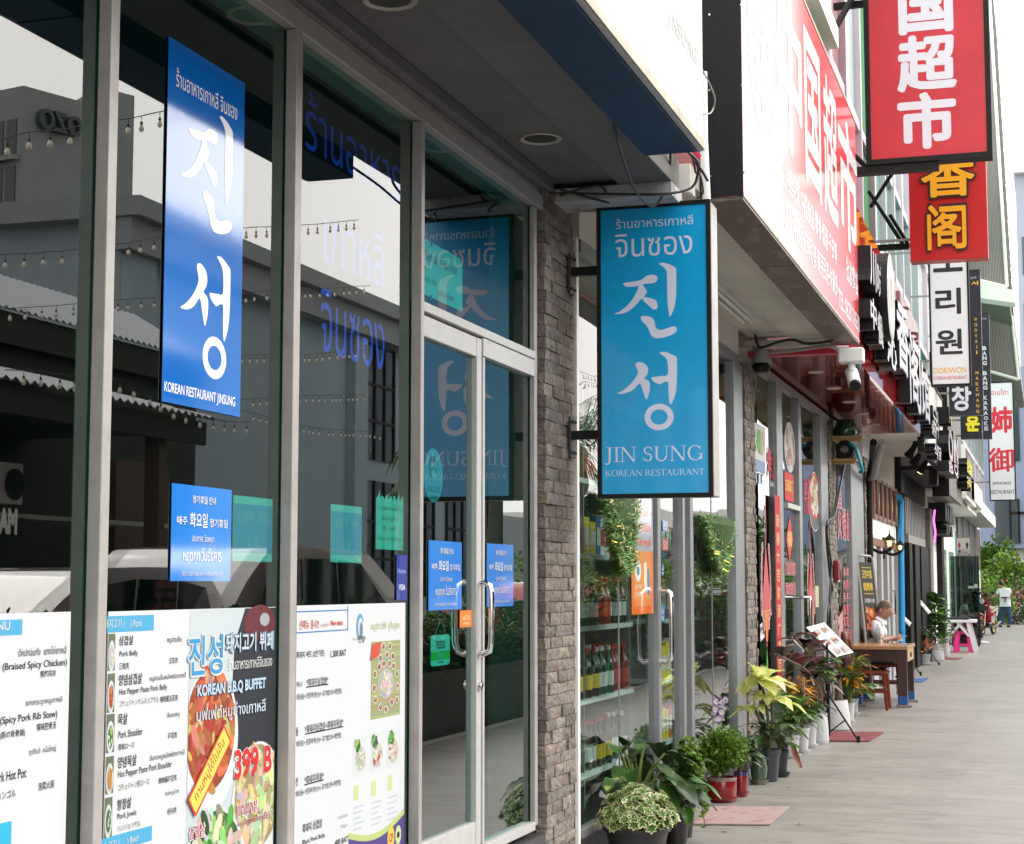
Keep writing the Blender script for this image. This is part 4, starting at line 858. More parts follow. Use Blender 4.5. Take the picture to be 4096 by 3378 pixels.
for px4,c,s,lab_ in (([(2651,2084),(2671,2084),(2671,2128),(2651,2129)],(.03,.12,.42),('เปิด','OPEN'),'small dark blue opening hours sticker on the supermarket door'),
                        ([(2651,2158),(2671,2158),(2671,2202),(2651,2203)],(.75,.10,.14),('ปิด','CLOSED'),'small red closing hours sticker on the supermarket door'),
                        ([(2646,2258),(2655,2258),(2655,2304),(2646,2305)],(.03,.10,.45),('ขอ','NO'),'narrow dark blue sticker on the edge of the supermarket door'),
                        ([(2645,2422),(2658,2421),(2658,2488),(2645,2490)],(.05,.32,.68),('ดึง','PULL'),'light blue pull sticker beside the supermarket door handle')):
    t,y0,y1,z0,z1=poster('door_sticker',px4,.006,c,lab_,'sticker','print_gloss');b=MB();b.shade=(.9,.92,.95);w_,h_=y1-y0,z1-z0
    b.text(s[0],(.0066,y0+.12*w_,z0+.48*h_),YV,ZV,.76*w_,.4*h_,.02);b.text(s[1],(.0066,y0+.12*w_,z0+.12*h_),YV,ZV,.76*w_,.24*h_,.02);b.build('lettering','print_gloss',t)
# fluorescent batten under the white ceiling
p=at(2880,1195,z=3.50);q=at(2990,1290,z=3.50)
t=thing('tube_light','twin tube fluorescent batten on the white ceiling behind the blue sign','ceiling light',((p.x+q.x)/2,(p.y+q.y)/2,3.5))
xm=(p.x+q.x)/2;b=MB();b.box((xm-.06,p.y-.4,3.52),(xm+.06,q.y+.05,3.553));b.build('batten','pvc',t,bevel=.005)
for dx in (-.03,.03):
    b=MB();b.tube([(xm+dx,p.y-.35,3.5),(xm+dx,q.y,3.5)],.014,12);b.build('tube','tube_white',t,smooth=True)
# the long red signboard with washed-out Chinese lettering; its black end faces us
XF=.93;SY0,SY1=8.68,14.34;SZ0,SZ1=3.49,5.05
zt_a,zt_b=at(3235,0,x=XF),at(3430,560,x=XF);print('sign top',zt_a,zt_b)
SZ1=(zt_a.z+zt_b.z)/2
ss=thing('market_signboard','long glossy red signboard with white Chinese characters and a black end panel','signboard',(.82,SY0,SZ0))
b=MB();b.box((XF-.03,SY0,SZ0),(XF,SY1,SZ1));b.build('face_panel','sign_red',ss)
b=MB();b.box((.705,SY0-.012,SZ0+.0),(XF+.002,SY0-.002,6.4));b.build('end_panel','black_gloss',ss)
b=MB()
for px,py in ((2838,362),(2970,341),(2843,706),(2975,692),(2838,60),(2965,20)):c=at(px,py,y=SY0-.013);b.tube([c,c+Vector((0,-.004,0))],.006,10)
b.build('screws','chrome',ss)
b=MB();b.box((.70,SY0,SZ0-.02),(XF-.002,10.6,SZ0-.001));b.box((.70,10.605,SZ0-.022),(XF-.002,12.5,SZ0-.001));b.box((.70,12.505,SZ0-.02),(XF-.002,SY1,SZ0-.001));b.build('underside_board','dirty_board',ss)
b=MB();b.box((XF-.003,SY0,SZ1+.001),(XF+.004,SY1,SZ1+.022));b.box((XF-.003,SY0,SZ0-.004),(XF+.003,SY1,SZ0+.014));b.build('edge_trim','fascia_edge',ss)
b=MB();X=XF+.0015
def rtext(s,y_0,y_1,z_0,z_1,bold):b.text(s,(X,y_0,z_0),YV,ZV,y_1-y_0,z_1-z_0,bold)
zz=lambda v:SZ0+(SZ1-SZ0)*v
g_=lambda px,py:at(px,py,x=X)
yy=[g_(px,1000).y for px in (3125,3215,3230,3290,3303,3355,3362,3432)]
for i,s in enumerate('中国超市'):rtext(s,yy[2*i],yy[2*i+1],zz(.36),zz(.90),.03)
cx_,cz_=g_(3052,420).y,zz(.56);a_=g_(3125,400).y-cx_;rr=min(a_*.92,.5)
b.poly(ell(cx_,cz_,rr,.58,44),(X,0,0),YV,ZV,holes=[ell(cx_,cz_,rr-.025,.555,44)][0:1])
for i,s in enumerate('青中王'):b.text(s,(X,cx_-rr*.55,cz_+.20-i*.34),YV,ZV,rr*1.1,.29,.03)
rtext('主要经营:中国食品·零食·烟酒·干货等',g_(3140,900).y,g_(3345,900).y,zz(.20),zz(.29),.02)
rtext('上千种商品应有尽有·商用民用·你最多',g_(3140,900).y,g_(3345,900).y,zz(.07),zz(.16),.02)
rtext('批发零售',g_(3385,1100).y,g_(3430,1100).y,zz(.20),zz(.31),.02);rtext('TEL: 0623170550',g_(3352,1100).y,g_(3434,1100).y,zz(.04),zz(.12),.02)
b.build('lettering','sign_white',ss)
cable([P_(3020,1340,13.9),P_(3040,1390,14.0),P_(3110,1370,14.0),P_(3170,1360,14.0),P_(3230,1375,14.0),P_(3320,1365,14.0),P_(3340,1345,13.9)],.012,'black cable sagging under the far end of the white ceiling')
cable([P_(3010,1390,14.0),P_(3080,1410,14.05),P_(3200,1400,14.05),P_(3310,1385,14.05),P_(3350,1400,14.1),P_(3375,1432,14.1)],.016,'grey conduit running along the red beam to the white camera','cable_grey','conduit','conduit')
b=MB();b.box((.0,14.30,3.405),(.86,14.44,3.45));b.build('red_beam','red_plastic',None,label='dark red beam end between the white ceiling and the red ceiling',cat='beam')
# security cameras
c=at(3405,1435,y=13.9);t=thing('security_camera','white bullet security camera on a white junction box under the signboard corner','camera',c)
b=MB();b.box((c.x-.10,13.85,c.z-.035),(c.x+.10,13.99,c.z+.085));b.build('junction_box','pvc',t,bevel=.012)
b=MB();b.tube([(c.x,13.92,c.z-.03),(c.x,13.92,c.z-.10)],.03,12);b.tube([(c.x-.01,13.98,c.z-.10),(c.x+.03,13.84,c.z-.22)],.052,16);b.build('body','pvc',t,smooth=True)
b=MB();b.tube([(c.x+.03,13.84,c.z-.22),(c.x+.036,13.82,c.z-.237)],.046,16);b.build('lens','black_gloss',t,smooth=True)
c=at(3048,1450,y=13.95);t=thing('security_camera','grey twin lens security camera under the dark corner by the second brick pillar','camera',c)
b=MB();b.lathe([(0,.10),(.05,.10),(.075,.04),(.085,-.02),(.06,-.07),(0,-.08)],c,18);b.build('body','cable_grey',t,smooth=True)
b=MB();b.lathe([(0,-.0),(.07,.0),(.078,-.03),(.055,-.075),(0,-.085)],c+Vector((0,-.02,-.012)),18);b.build('visor','black_gloss',t,smooth=True)

# ---------------------------------------------------------------- hanging signs over the walkway
def hang_sign(name,label,px4,y,mat,th,frame='black_metal',fw=.03,arm=True,side=None):
    tl,tr,br,bl=[at(*p,y=y)for p in px4];x0,x1,z0,z1=(tl.x+bl.x)/2,(tr.x+br.x)/2,(bl.z+br.z)/2,(tl.z+tr.z)/2
    t=thing(name,label,'sign',((x0+x1)/2,y,z0),'signs projecting from the shop fronts')
    b=MB();b.box((x0+fw,y,z0+fw),(x1-fw,y+.01,z1-fw));b.build('face_panel',mat,t)
    b=MB();b.box((x0+.002,y+.012,z0+.002),(x1-.002,y+th,z1-.002));b.build('case',side or frame,t)
    if fw>.005:
        b=MB()
        for q in (((x0,y-.012,z0),(x0+fw,y+.011,z1)),((x1-fw,y-.012,z0),(x1,y+.011,z1)),((x0+fw,y-.012,z0),(x1-fw,y+.011,z0+fw)),((x0+fw,y-.012,z1-fw),(x1-fw,y+.011,z1))):b.box(*q)
        b.build('frame',frame,t)
    if arm:
        for k in (.16,.84):
            z=z0+(z1-z0)*k;b=MB();b.box((.35,y+th*.4,z-.015),(x0,y+th*.4+.03,z+.015));b.build('bracket_arm','cable_grey',t)
    return t,x0,x1,z0,z1
M('lightbox_red',(.46,.002,.016),.4,coat=.0,var=.18,vs=1.2);M('lightbox_white',(.74,.76,.80),.35);M('lightbox_black',(.012,.012,.022),.3)
M('ink_black',(.015,.015,.02),.5);M('ink_white',(.62,.63,.70),.5);M('ink_yellow',(.90,.78,.02),.4);M('ink_gold',(.80,.42,.02),.4);M('ink_red',(.62,.015,.04),.4)
M('letter_gold',(.80,.38,.015),.35);M('letter_edge',(.03,.012,.012),.4);M('sign_red2',(.48,.005,.004),.4,coat=.1,var=.12,vs=2)
YR=18.2
t,x0,x1,z0,z1=hang_sign('red_sign','big red sign with bold white Chinese characters, cut by the top edge',[(3450,-700),(3950,-740),(3954,628),(3454,662)],YR,'lightbox_red',.22,fw=.055,arm=False)
b=MB()
for s,pl,pr,pt,pb in (('国',3603,3806,-80,135),('超',3597,3822,156,366),('市',3601,3820,385,596)):ty(b,s,pl,pr,pt,pb,YR-.002,bold=.045)
for s,k in (('中',0),):b.text(s,(at(3610,-310,y=YR-.002)),XV,ZV,.4,.42,.045)
b.build('lettering','ink_white',t)
b=MB();zb=z0;b.box((.31,YR+.02,zb-.09),(x0+.75,YR+.14,zb-.004));b.box((.31,YR+.14,z0+1.8),(x0+.1,YR+.2,z0+1.87));b.build('bracket_arm','black_metal',t)
b=MB();b.tube([(x0+.05,YR+.3,zb-.03),(.31,YR+.35,zb+.4)],.03,8);b.build('brace','black_metal',t)
b=MB();p0,p1=at(3255,270,y=17.2),at(3405,0,y=18.2);b.tube([p0,p1+(p1-p0)*.6],.035,10);b.build('stay_rod','black_metal',t)
YK=21.4
t,x0,x1,z0,z1=hang_sign('red_sign','smaller red sign with black edged golden Chinese characters hanging beyond the big red one',[(3636,450),(3946,430),(3946,1042),(3632,1038)],YK,'sign_red2',.25,'sign_red2',.004,side='sign_red2')
for s,pl,pr,pt,pb in (('香',3690,3896,625,790),('阁',3712,3866,826,998)):
    b=MB();ty(b,s,pl-6,pr+6,pt-6,pb+6,YK-.03,bold=.065);b.build('letter_backing','letter_edge',t)
    b=MB();ty(b,s,pl,pr,pt,pb,YK-.045,bold=.03);b.build('letter','letter_gold',t)
for a,c in (((3578,680),(3482,830)),((3475,765),(3610,975)),((3560,860),(3640,990))):
    b=MB();b.tube([at(*a,y=YK+.3),at(*c,y=YK+.3)],.025,8);b.build('stay_rod','black_metal',t)
b=MB();p0=at(3560,988,y=YK+.2);p1=at(3636,986,y=YK+.2);b.box((.3,YK+.18,p0.z-.04),(p1.x,YK+.26,p0.z+.03));b.build('bracket_arm','black_metal',t)
YD=24.5
t,x0,x1,z0,z1=hang_sign('white_sign','white lightbox sign with large black Korean letters and yellow DORIWON',[(3712,900),(3872,890),(3883,1540),(3720,1547)],YD,'lightbox_white',.2,fw=.025)
b=MB()
for s,pl,pr,pt,pb in (('도',3736,3848,985,1088),('리',3745,3842,1158,1258),('원',3746,3848,1322,1418)):ty(b,s,pl,pr,pt,pb,YD-.003,bold=.03)
b.build('lettering','ink_black',t)
b=MB();ty(b,'DORIWON',3735,3866,1473,1496,YD-.003,bold=.008);b.build('yellow_lettering','ink_gold',t)
b=MB();ty(b,'KOREAN RESTAURANT',3735,3868,1507,1521,YD-.003);b.build('red_lettering','ink_red',t)
YW=28.
t,x0,x1,z0,z1=hang_sign('black_sign','black sign with vertical golden WOOYAJI MAKCHANG letters and white brush Korean',[(3788,1082),(3921,1082),(3934,1663),(3795,1662)],YW,'lightbox_black',.2,'lightbox_black',.012)
b=MB()
for i,ch in enumerate('WOOYAJI'):ty(b,ch,3897+i*.6+(4 if ch in 'IJ' else 0),3908+i*.6-(2 if ch in 'IJ' else 0),1272+22*i,1285+22*i,YW-.003,bold=.01)
for i,ch in enumerate('MAKCHANG'):ty(b,ch,3902+i*.5,3914+i*.5,1486+22*i,1499+22*i,YW-.003,bold=.01)
ty(b,'서',3886,3912,1126,1142,YW-.003,bold=.03);b.build('golden_lettering','ink_gold',t)
b=MB();ty(b,'วูยาจิ',3882,3905,1108,1118,YW-.003);ty(b,'창',3810,3884,1546,1642,YW-.003,bold=.04);b.build('white_lettering','ink_white',t)
YB=32.
t,x0,x1,z0,z1=hang_sign('black_sign','narrow black sign with vertical bold white BANG BANG KARAOKE letters',[(3922,1253),(3956,1253),(3968,1756),(3930,1756)],YB,'lightbox_black',.2,'lightbox_black',.008)
b=MB();ty(b,'คาราโอเกะ',3926,3947,1271,1279,YB-.003)
rows=[('B',1386),('A',1407),('N',1426),('G',1446),('B',1486),('A',1506),('N',1525),('G',1544),('K',1584),('A',1605),('R',1625),('A',1645),('O',1666),('K',1687),('E',1707)]
for i,(ch,py)in enumerate(rows):ty(b,ch,3929+i*.55,3946+i*.55,py,py+16,YB-.003,bold=.05)
b.build('lettering','ink_white',t)
t,x0,x1,z0,z1=hang_sign('black_sign','square black sign with a bold yellow Korean syllable under the golden lettered sign',[(3838,1664),(3926,1664),(3928,1756),(3846,1756)],YB-.3,'lightbox_black',.2,'lightbox_black',.010)
b=MB();ty(b,'운',3866,3917,1667,1724,YB-.303,bold=.07);b.build('lettering','ink_yellow',t)
YJ=40.
t,x0,x1,z0,z1=hang_sign('white_sign','white sign with red brush kanji and JAPANESE RESTAURANT at the far end',[(3950,1528),(4055,1528),(4064,2004),(3955,2004)],YJ,'lightbox_white',.2,fw=.025)
b=MB()
for s,pl,pr,pt,pb in (('姉',3968,4048,1632,1730),('御',3958,4055,1794,1888)):ty(b,s,pl,pr,pt,pb,YJ-.003,bold=.055)
ty(b,'อเนโกะ',3965,4035,1557,1582,YJ-.003);b.build('red_lettering','ink_red',t)
b=MB();ty(b,'JAPANESE',3970,4046,1929,1943,YJ-.003,bold=.004);ty(b,'RESTAURANT',3960,4059,1961,1977,YJ-.003,bold=.004);b.build('black_lettering','ink_black',t)
# ---------------------------------------------------------------- upper storeys of the row beyond the market sign
M('green_pane',(.10,.42,.30),.06,spec=.8,coat=.5);M('pink_pane',(.62,.30,.32),.1,coat=.6,var=.12,vs=1.5);M('frost_pane',(.55,.68,.66),.15,coat=.5)
M('red_gloss',(.62,.008,.012),.05,coat=1.,spec=1.,bump=.015,bs=1.2)
M('red_soffit',(.19,.003,.008),.07,.5,spec=.3,bump=.22,bs=1.6);MATS['red_soffit'].node_tree.nodes['Principled BSDF'].inputs['Specular Tint'].default_value=(.75,.10,.12,1)
M('wood',(.20,.075,.03),.45,var=.35,vs=4,stretch=(1,12,1));M('ply',(.42,.28,.12),.7,var=.2,vs=5)
M('picture_dark',(.05,.045,.04),.3,coat=.4);M('rib_white',(.72,.71,.68),.5,var=.05,vs=4);M('rib_grey',(.26,.25,.24),.6,var=.08,vs=4);M('clad_grey',(.17,.155,.135),.7,var=.12,vs=.8)
M('stone_dark',(.16,.15,.145),.9,var=.35,vs=9,bump=.7,bs=20);M('wall_beige',(.55,.50,.44),.8,var=.07,vs=2);M('wall_stone',(.70,.68,.65),.85,var=.14,vs=7,bump=.7,bs=10,stretch=(.6,.6,3))
M('brown_panel',(.085,.05,.042),.4,coat=.2);M('blue_frame',(.19,.24,.36),.6);M('blue_wall',(.30,.34,.42),.7,var=.05,vs=.4);M('hose_blue',(.02,.30,.42),.4);M('pipe_blue',(.02,.30,.66),.4)
M('neon_pink',(.9,.2,.7),.4,emit=1.0,ecol=(1.,.16,.75));M('bulb_warm',(1,.7,.3),.4,emit=9.,ecol=(1,.62,.25));M('lantern_glass',(.75,.68,.5),.2,coat=.5);M('logo_face',(.78,.82,.78),.2,coat=.5)
def storey(name,label,y0,y1,xf,z0,z1,step,mats,seed,levels):
    t=thing(name,label,'building',(xf-3,(y0+y1)/2,z0));rnd=random.Random(seed)
    b=MB();b.box((-8,y0,z0),(xf-.12,y1,z1));b.build('wall','white_wall',t)
    n=max(1,round((y1-y0)/step));dy=(y1-y0)/n
    for i in range(n+1):
        y=y0+dy*i;b=MB();b.box((xf-.1,y-.06,z0),(xf+.05,y+.06,z1));b.build('mullion','frame_lilac',t)
    for z in levels:b=MB();b.box((xf-.1,y0,z-.06),(xf+.03,y1,z+.06));b.build('transom','frame_lilac',t)
    zs=[z0]+list(levels)+[z1]
    for i in range(n):
        for j in range(len(zs)-1):
            m_=mats[(i*3+j*2+seed)%len(mats)] if not isinstance(mats[0],list)else mats[i%len(mats)][j%len(mats[i%len(mats)])]
            b=MB();b.box((xf-.04,y0+dy*i+.06,zs[j]+.06),(xf-.03,y0+dy*(i+1)-.06,zs[j+1]-.06));b.build('window_pane',m_,t)
    return t
storey('upper_building','upper floor behind the big red sign with lilac frames, green curtain and pinkish panes',14.42,22.4,.3,4.72,12,1.75,[['curtain','curtain'],['pink_pane','frost_pane'],['pink_pane','pink_pane'],['pink_pane','frost_pane']],1,(7.05,))
storey('upper_building','pale green glazed upper floor behind the golden lettered red sign',22.5,28.4,.3,4.5,12,1.5,['frost_pane','green_pane','frost_pane'],2,(6.0,7.4))
storey('upper_building','dark green glazed upper floor behind the white Korean sign',28.5,45,.25,4.4,12,2.2,['frost_pane','green_pane','green_pane','frost_pane'],3,(5.8,7.6))
storey('upper_building','green glazed upper floor beside the white Japanese sign at the far end',45.1,63,.2,4.0,12,2.4,['green_pane','frost_pane','green_pane'],4,(5.4,6.9))
b=MB();b.box((.36,14.45,6.55),(.62,16.0,6.75));b.build('window_ledge','white_wall',None,label='white ledge over the green curtained window',cat='ledge')

# ---------------------------------------------------------------- red restaurant (third shop)
rr_=thing('red_restaurant_building','third shop with a glossy red fascia and ceiling over grey framed glass covered in decals','shop',(-2,18.8,0))
RY0,RY1,RX,RZ0,RZ1=14.45,22.35,.86,3.40,4.80
b=MB();b.box((-8,14.42,3.5),(.15,23.3,4.71));b.build('wall','white_wall',rr_)
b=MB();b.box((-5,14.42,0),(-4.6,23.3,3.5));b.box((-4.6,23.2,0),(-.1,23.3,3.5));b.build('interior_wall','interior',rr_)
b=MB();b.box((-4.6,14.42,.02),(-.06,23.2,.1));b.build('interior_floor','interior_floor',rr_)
b=MB();n=8;dy=(RY1-RY0)/n
for i in range(n):b.box((RX-.03,RY0+dy*i,RZ0),(RX,RY0+dy*(i+1)-.006,RZ1))
b.build('fascia','red_gloss',rr_)
b=MB();n=9;dy=(RY1-RY0)/n
for i in range(n):b.box((.0,RY0+dy*i,RZ0+.02),(RX-.033,RY0+dy*(i+1)-.008,RZ0+.05))
b.build('ceiling','red_soffit',rr_)
for i in range(6):
    c=Vector((.40,RY0+1.2+1.35*i,RZ0+.019));b=MB();b.lathe([(0,-.004),(.05,-.004),(.07,-.008),(.075,-.001)],c,24);b.build('downlight','soffit_white',rr_,smooth=True)
b=MB();b.box((-.05,14.74,3.33),(.03,19.6,3.398));b.box((-.05,20.06,3.33),(.03,22.74,3.398));b.build('header','alu_dark',rr_)
b=MB();b.box((-.06,14.74,0),(.04,19.6,.12));b.box((-.06,20.06,0),(.04,22.74,.12));b.build('plinth','tile_dark',rr_)
F3=[(3098,3136),(3187,3212),(3276,3317),(3398,3458)]
for a,c in F3:b=MB();b.box((-.05,fy(a),.12),(.04,f3(c),3.328));b.build('mullion','alu_dark',rr_,bevel=.003)
tz1,tz0=at(3140,2010,x=.03).z,at(3140,2030,x=.03).z
b=MB();b.box((-.05,fy(3136),tz0),(.05,fy(3187),tz1));b.build('transom','alu_white',rr_)
for a,c in ((14.74,fy(3098)),(fy(3136),fy(3187)),(fy(3212),fy(3276)),(20.06,fy(3398)),(fy(3458),22.74)):
    b=MB();b.quad((0,a,.12),(0,c,.12),(0,c,3.33),(0,a,3.33));b.build('glass_pane','glass_shop',rr_)
yh=fy(3187);h1,h0=at(3190,2390,y=yh),at(3190,2560,y=yh)
for X in (.13,-.12):
    b=MB();b.tube([(.02,yh,h1.z),(X,yh,h1.z),(X,yh+.001,h1.z-.05),(X,yh,h0.z+.05),(X,yh,h0.z),(.02,yh,h0.z)],.018,10);b.build('door_handle','chrome',rr_,smooth=True)
# raised black letters with white faces and the round logo on the red fascia
fl=thing('fascia_letters','raised black box letters with white faces and a round logo on the red fascia','sign letters',(RX,18,RZ0))
def boxchar(s,pl,pr,pt,pb,dep=.14,bold=.03):
    X0=RX+.02;X1=RX+dep;a,c,d_=at(pl,pb,x=X1),at(pl,pt,x=X1),at(pr,pb,x=X1);wd,hh=d_.y-a.y,c.z-a.z
    k=MB();k.text(s,(X0,a.y,a.z),YV,ZV,wd,hh,bold+.02,d=(X1-X0,0,0));k.build('letter','black_gloss',fl)
    k=MB();k.text(s,(X1+.006,a.y,a.z),YV,ZV,wd,hh,bold);k.build('letter_face','sign_white',fl)
for s,q in (('川',(3480,3503,985,1130)),('味',(3508,3530,1050,1180)),('中',(3482,3504,1185,1300)),('餐',(3510,3533,1245,1365)),('沁',(3548,3584,1315,1440)),('香',(3590,3634,1190,1450)),('阁',(3640,3682,1330,1600)),('馆',(3686,3718,1450,1650))):boxchar(s,*q)
for k in range(3):boxchar('美食楼'[k],3690+8*k,3697+8*k,1618+12*k,1660+12*k,.10)
c=at(3562,1190,x=RX+.2);hh=c.z-at(3562,1360,x=RX+.2).z
b=MB();b.poly(ell(c.y,c.z,hh*.92,hh,40),(RX+.01,0,0),YV,ZV,(.19,0,0));b.build('logo_box','black_gloss',fl)
b=MB();b.poly(ell(c.y,c.z,hh*.9,hh*.98,40),(RX+.203,0,0),YV,ZV,(.004,0,0));b.build('logo_face','logo_face',fl)
b=MB();b.shade=(.75,.35,.2);b.poly([(c.y-.1,c.z+.18),(c.y+.14,c.z+.18),(c.y+.06,c.z-.1),(c.y-.04,c.z-.1)],(RX+.2085,0,0),YV,ZV);b.shade=(.5,.62,.5)
b.poly([(c.y-.35,c.z+.1),(c.y-.28,c.z+.12),(c.y,c.z-.42),(c.y+.28,c.z+.12),(c.y+.35,c.z+.1),(c.y,c.z-.58)],(RX+.2088,0,0),YV,ZV);b.build('logo_drawing','print',fl)
# decals
def decal(name,label,cat,group=None):return thing(name,label,cat,(.003,0,0),group)
def dbox(b,pl,pr,pt,pb,c,k=0,x=.0035):
    b.shade=c;a,e,d_=at(pl,pb,x=x),at(pl,pt,x=x),at(pr,pb,x=x);b.box((x,a.y,a.z),(x+.0006+.0004*k,d_.y,e.z));return a.y,d_.y,a.z,e.z
DR=(.62,.03,.06)
t=decal('food_decal','grilled fish tray decal with a blue burner on the first pane of the red restaurant','decal')
b=MB();y0,y1,z0,z1=dbox(b,3020,3062,1690,1835,(.80,.82,.80));blobs(b,.0052,y0+.05,y1-.05,z0+.05,z1-.05,MEAT+GREEN+PALE,70,.05,.14,5);dbox(b,3020,3061,1836,1880,(.28,.42,.68),2);dbox(b,3020,3056,1884,1892,(.8,.85,.9),2)
for pl in (3024,3034,3046):dbox(b,pl,pl+4,1892,1935,(.4,.5,.72),2)
b.build('picture','print',t)
b=MB();b.shade=DR;tx(b,'烤',3069,3086,1790,1905,.004,bold=.04);tx(b,'鱼',3090,3107,1800,1915,.004,bold=.04);b.shade=(.9,.9,.92);tx(b,'Grilled fish',3080,3107,1925,1945,.004,bold=.01);b.build('lettering','print',t)
t=decal('food_decal','tall oval dish decal with a red gold lettered square in the pane over the door','decal');b=MB();c=at(3159,1790,x=.004);e_=at(3180,1790,x=.004);hz=at(3159,1690,x=.004).z-c.z
b.shade=(.82,.84,.84);b.poly(ell(c.y,c.z,e_.y-c.y,hz),(.004,0,0),YV,ZV);rnd=random.Random(8)
for i in range(70):
    a,q=rnd.uniform(0,6.28),rnd.random()**.5*.8;b.shade=rnd.choice(PALE+[(.5,.55,.45),(.3,.35,.25),(.6,.2,.2)]);b.poly(ell(c.y+(e_.y-c.y)*q*math.cos(a),c.z+hz*q*math.sin(a),.06,.05,8,rnd.random()),(.0045+i*.00001,0,0),YV,ZV)
b.build('picture','print',t);b=MB();dbox(b,3139,3175,1886,2000,(.75,.03,.02),3);b.shade=(.90,.68,.15);tx(b,'五福临门',3142,3172,1915,1962,.0062,bold=.03);b.build('lettering','print',t)
t=decal('food_decal','long oval noodle bowl decal with red lettering right of the restaurant door','decal');b=MB();c=at(3258,1985,x=.004);e_=at(3280,1985,x=.004);hz=at(3258,1893,x=.004).z-c.z
b.shade=(.85,.85,.85);b.poly(ell(c.y,c.z-.25*hz,(e_.y-c.y)*1.06,hz*1.28),(.0038,0,0),YV,ZV);b.shade=(.16,.17,.19);b.poly(ell(c.y,c.z-.25*hz,(e_.y-c.y)*1.0,hz*1.24),(.004,0,0),YV,ZV);b.shade=(.62,.05,.07);b.poly(ell(c.y,c.z,e_.y-c.y,hz),(.0043,0,0),YV,ZV)
for i in range(110):
    a,q=rnd.uniform(0,6.28),rnd.random()**.5*.8;b.shade=rnd.choice(PALE+PALE+MEAT+[(.10,.35,.06),(.8,.7,.4)]);b.poly(ell(c.y+(e_.y-c.y)*q*math.cos(a),c.z+hz*q*math.sin(a),.05,.035,8,rnd.random()),(.0046+i*.00001,0,0),YV,ZV)
b.build('picture','print',t);b=MB();b.shade=DR
for i,s in enumerate('油泼刀面'):tx(b,s,3216+14*(i%2),3228+14*(i%2),1915+75*(i//2),1980+75*(i//2),.004,bold=.04)
b.build('lettering','print',t)
def knot(px,pt,sc,label):
    t=decal('knot_decal',label,'decal','red lucky knot decals');b=MB();c=at(px,pt,x=.004);s=sc
    def E(dy,dz,ry,rz,colr,k,hole=.0,n=20):
        b.shade=colr;b.poly(ell(c.y+dy*s,c.z-dz*s,ry*s,rz*s,n),(.004+k*.0004,0,0),YV,ZV,holes=[ell(c.y+dy*s,c.z-dz*s,ry*s*hole,rz*s*(hole+.1),n)] if hole else ())
    E(0,.20,.05,.20,(.85,.7,.75),0,.75);E(0,.20,.042,.19,(.6,.06,.1),1,.7)
    for i in range(9):
        u=i/8;w_=.10+.16*math.sin(math.pi*(.15+.85*min(1,u*.85+.05)));z=.42+u*.72
        for sgn in (-1,1):E(sgn*w_,z,.05,.055,(.88,.78,.80),0,0,10);E(sgn*w_*.97,z,.035,.04,(.72,.12,.14),1,0,10)
    b.shade=(.72,.14,.16);b.poly([(c.y-.02*s,c.z-.42*s),(c.y-.20*s,c.z-.85*s),(c.y-.05*s,c.z-1.3*s),(c.y+.05*s,c.z-1.3*s),(c.y+.20*s,c.z-.85*s),(c.y+.02*s,c.z-.42*s)],(.0052,0,0),YV,ZV)
    b.shade=(.85,.28,.08);b.poly([(c.y-.15*s,c.z-1.0*s),(c.y-.05*s,c.z-1.28*s),(c.y+.05*s,c.z-1.28*s),(c.y+.15*s,c.z-1.0*s)],(.0056,0,0),YV,ZV)
    for sgn in (-1,1):E(sgn*.28,.92,.06,.14,(.88,.8,.82),2,.6);E(sgn*.28,.92,.05,.12,(.65,.05,.1),3,.6)
    for cc,z0,z1,w_ in (((.7,.3,.3),1.3,1.36,.02),((.12,.55,.12),1.36,1.68,.055),((.75,.15,.1),1.68,1.85,.018),((.75,.7,.2),1.85,1.98,.022),((.6,.06,.07),1.98,2.9,.03)):
        b.shade=cc;zm=(z0+z1)/2;b.poly([(c.y,c.z-z0*s),(c.y-w_*s,c.z-zm*s),(c.y,c.z-z1*s),(c.y+w_*s,c.z-zm*s)],(.0045,0,0),YV,ZV)
    b.build('picture','print',t)
knot(3060,2018,.93,'red lucky knot decal on the pane beside the second brick pillar');knot(3240,2083,.93,'red lucky knot decal on the pane right of the restaurant door')
t=decal('couplet_banner','tall narrow red paper banner with golden Chinese characters beside the restaurant door','banner');b=MB();y0,y1,z0,z1=dbox(b,3098+12,3119+12,1984,2760,(.70,.012,.02),0,.042);b.build('sheet','print',t)
b=MB();b.shade=(.88,.62,.28)
for i,s in enumerate('新春大吉财源广进百事'):b.text(s,(.0434,y0+.2*(y1-y0),z1-.2-(z1-z0)*(.05+i*.094)),YV,ZV,(y1-y0)*.6,(z1-z0)*.068,.03)
b.build('lettering','print',t)
t=decal('diamond_decal','red and gold diamond paper on the restaurant door','decal');b=MB();p=[at(*q,x=.004)for q in ((3158,2064),(3172,2155),(3158,2252),(3145,2155))];b.shade=(.80,.05,.03);b.poly([(q.y,q.z)for q in p],(.004,0,0),YV,ZV,(.0006,0,0));b.shade=(.90,.55,.2);tx(b,'福',3150,3168,2125,2185,.0052,bold=.04);b.build('sheet','print',t)
t=decal('window_lettering','red and white Chinese and Thai lettering low on the restaurant door','lettering');b=MB()
for k,(cc,bo,x)in enumerate((((.85,.8,.82),.09,.0036),(DR,.03,.0044))):
    b.shade=cc;tx(b,'川菜湘菜',3142,3182,2250,2300,x,bold=bo);tx(b,'麻辣香锅',3142,3182,2332,2380,x,bold=bo)
b.build('lettering','print',t)
t=decal('window_lettering','large red and white lettering on the pane behind the leaning menu stand','lettering');b=MB()
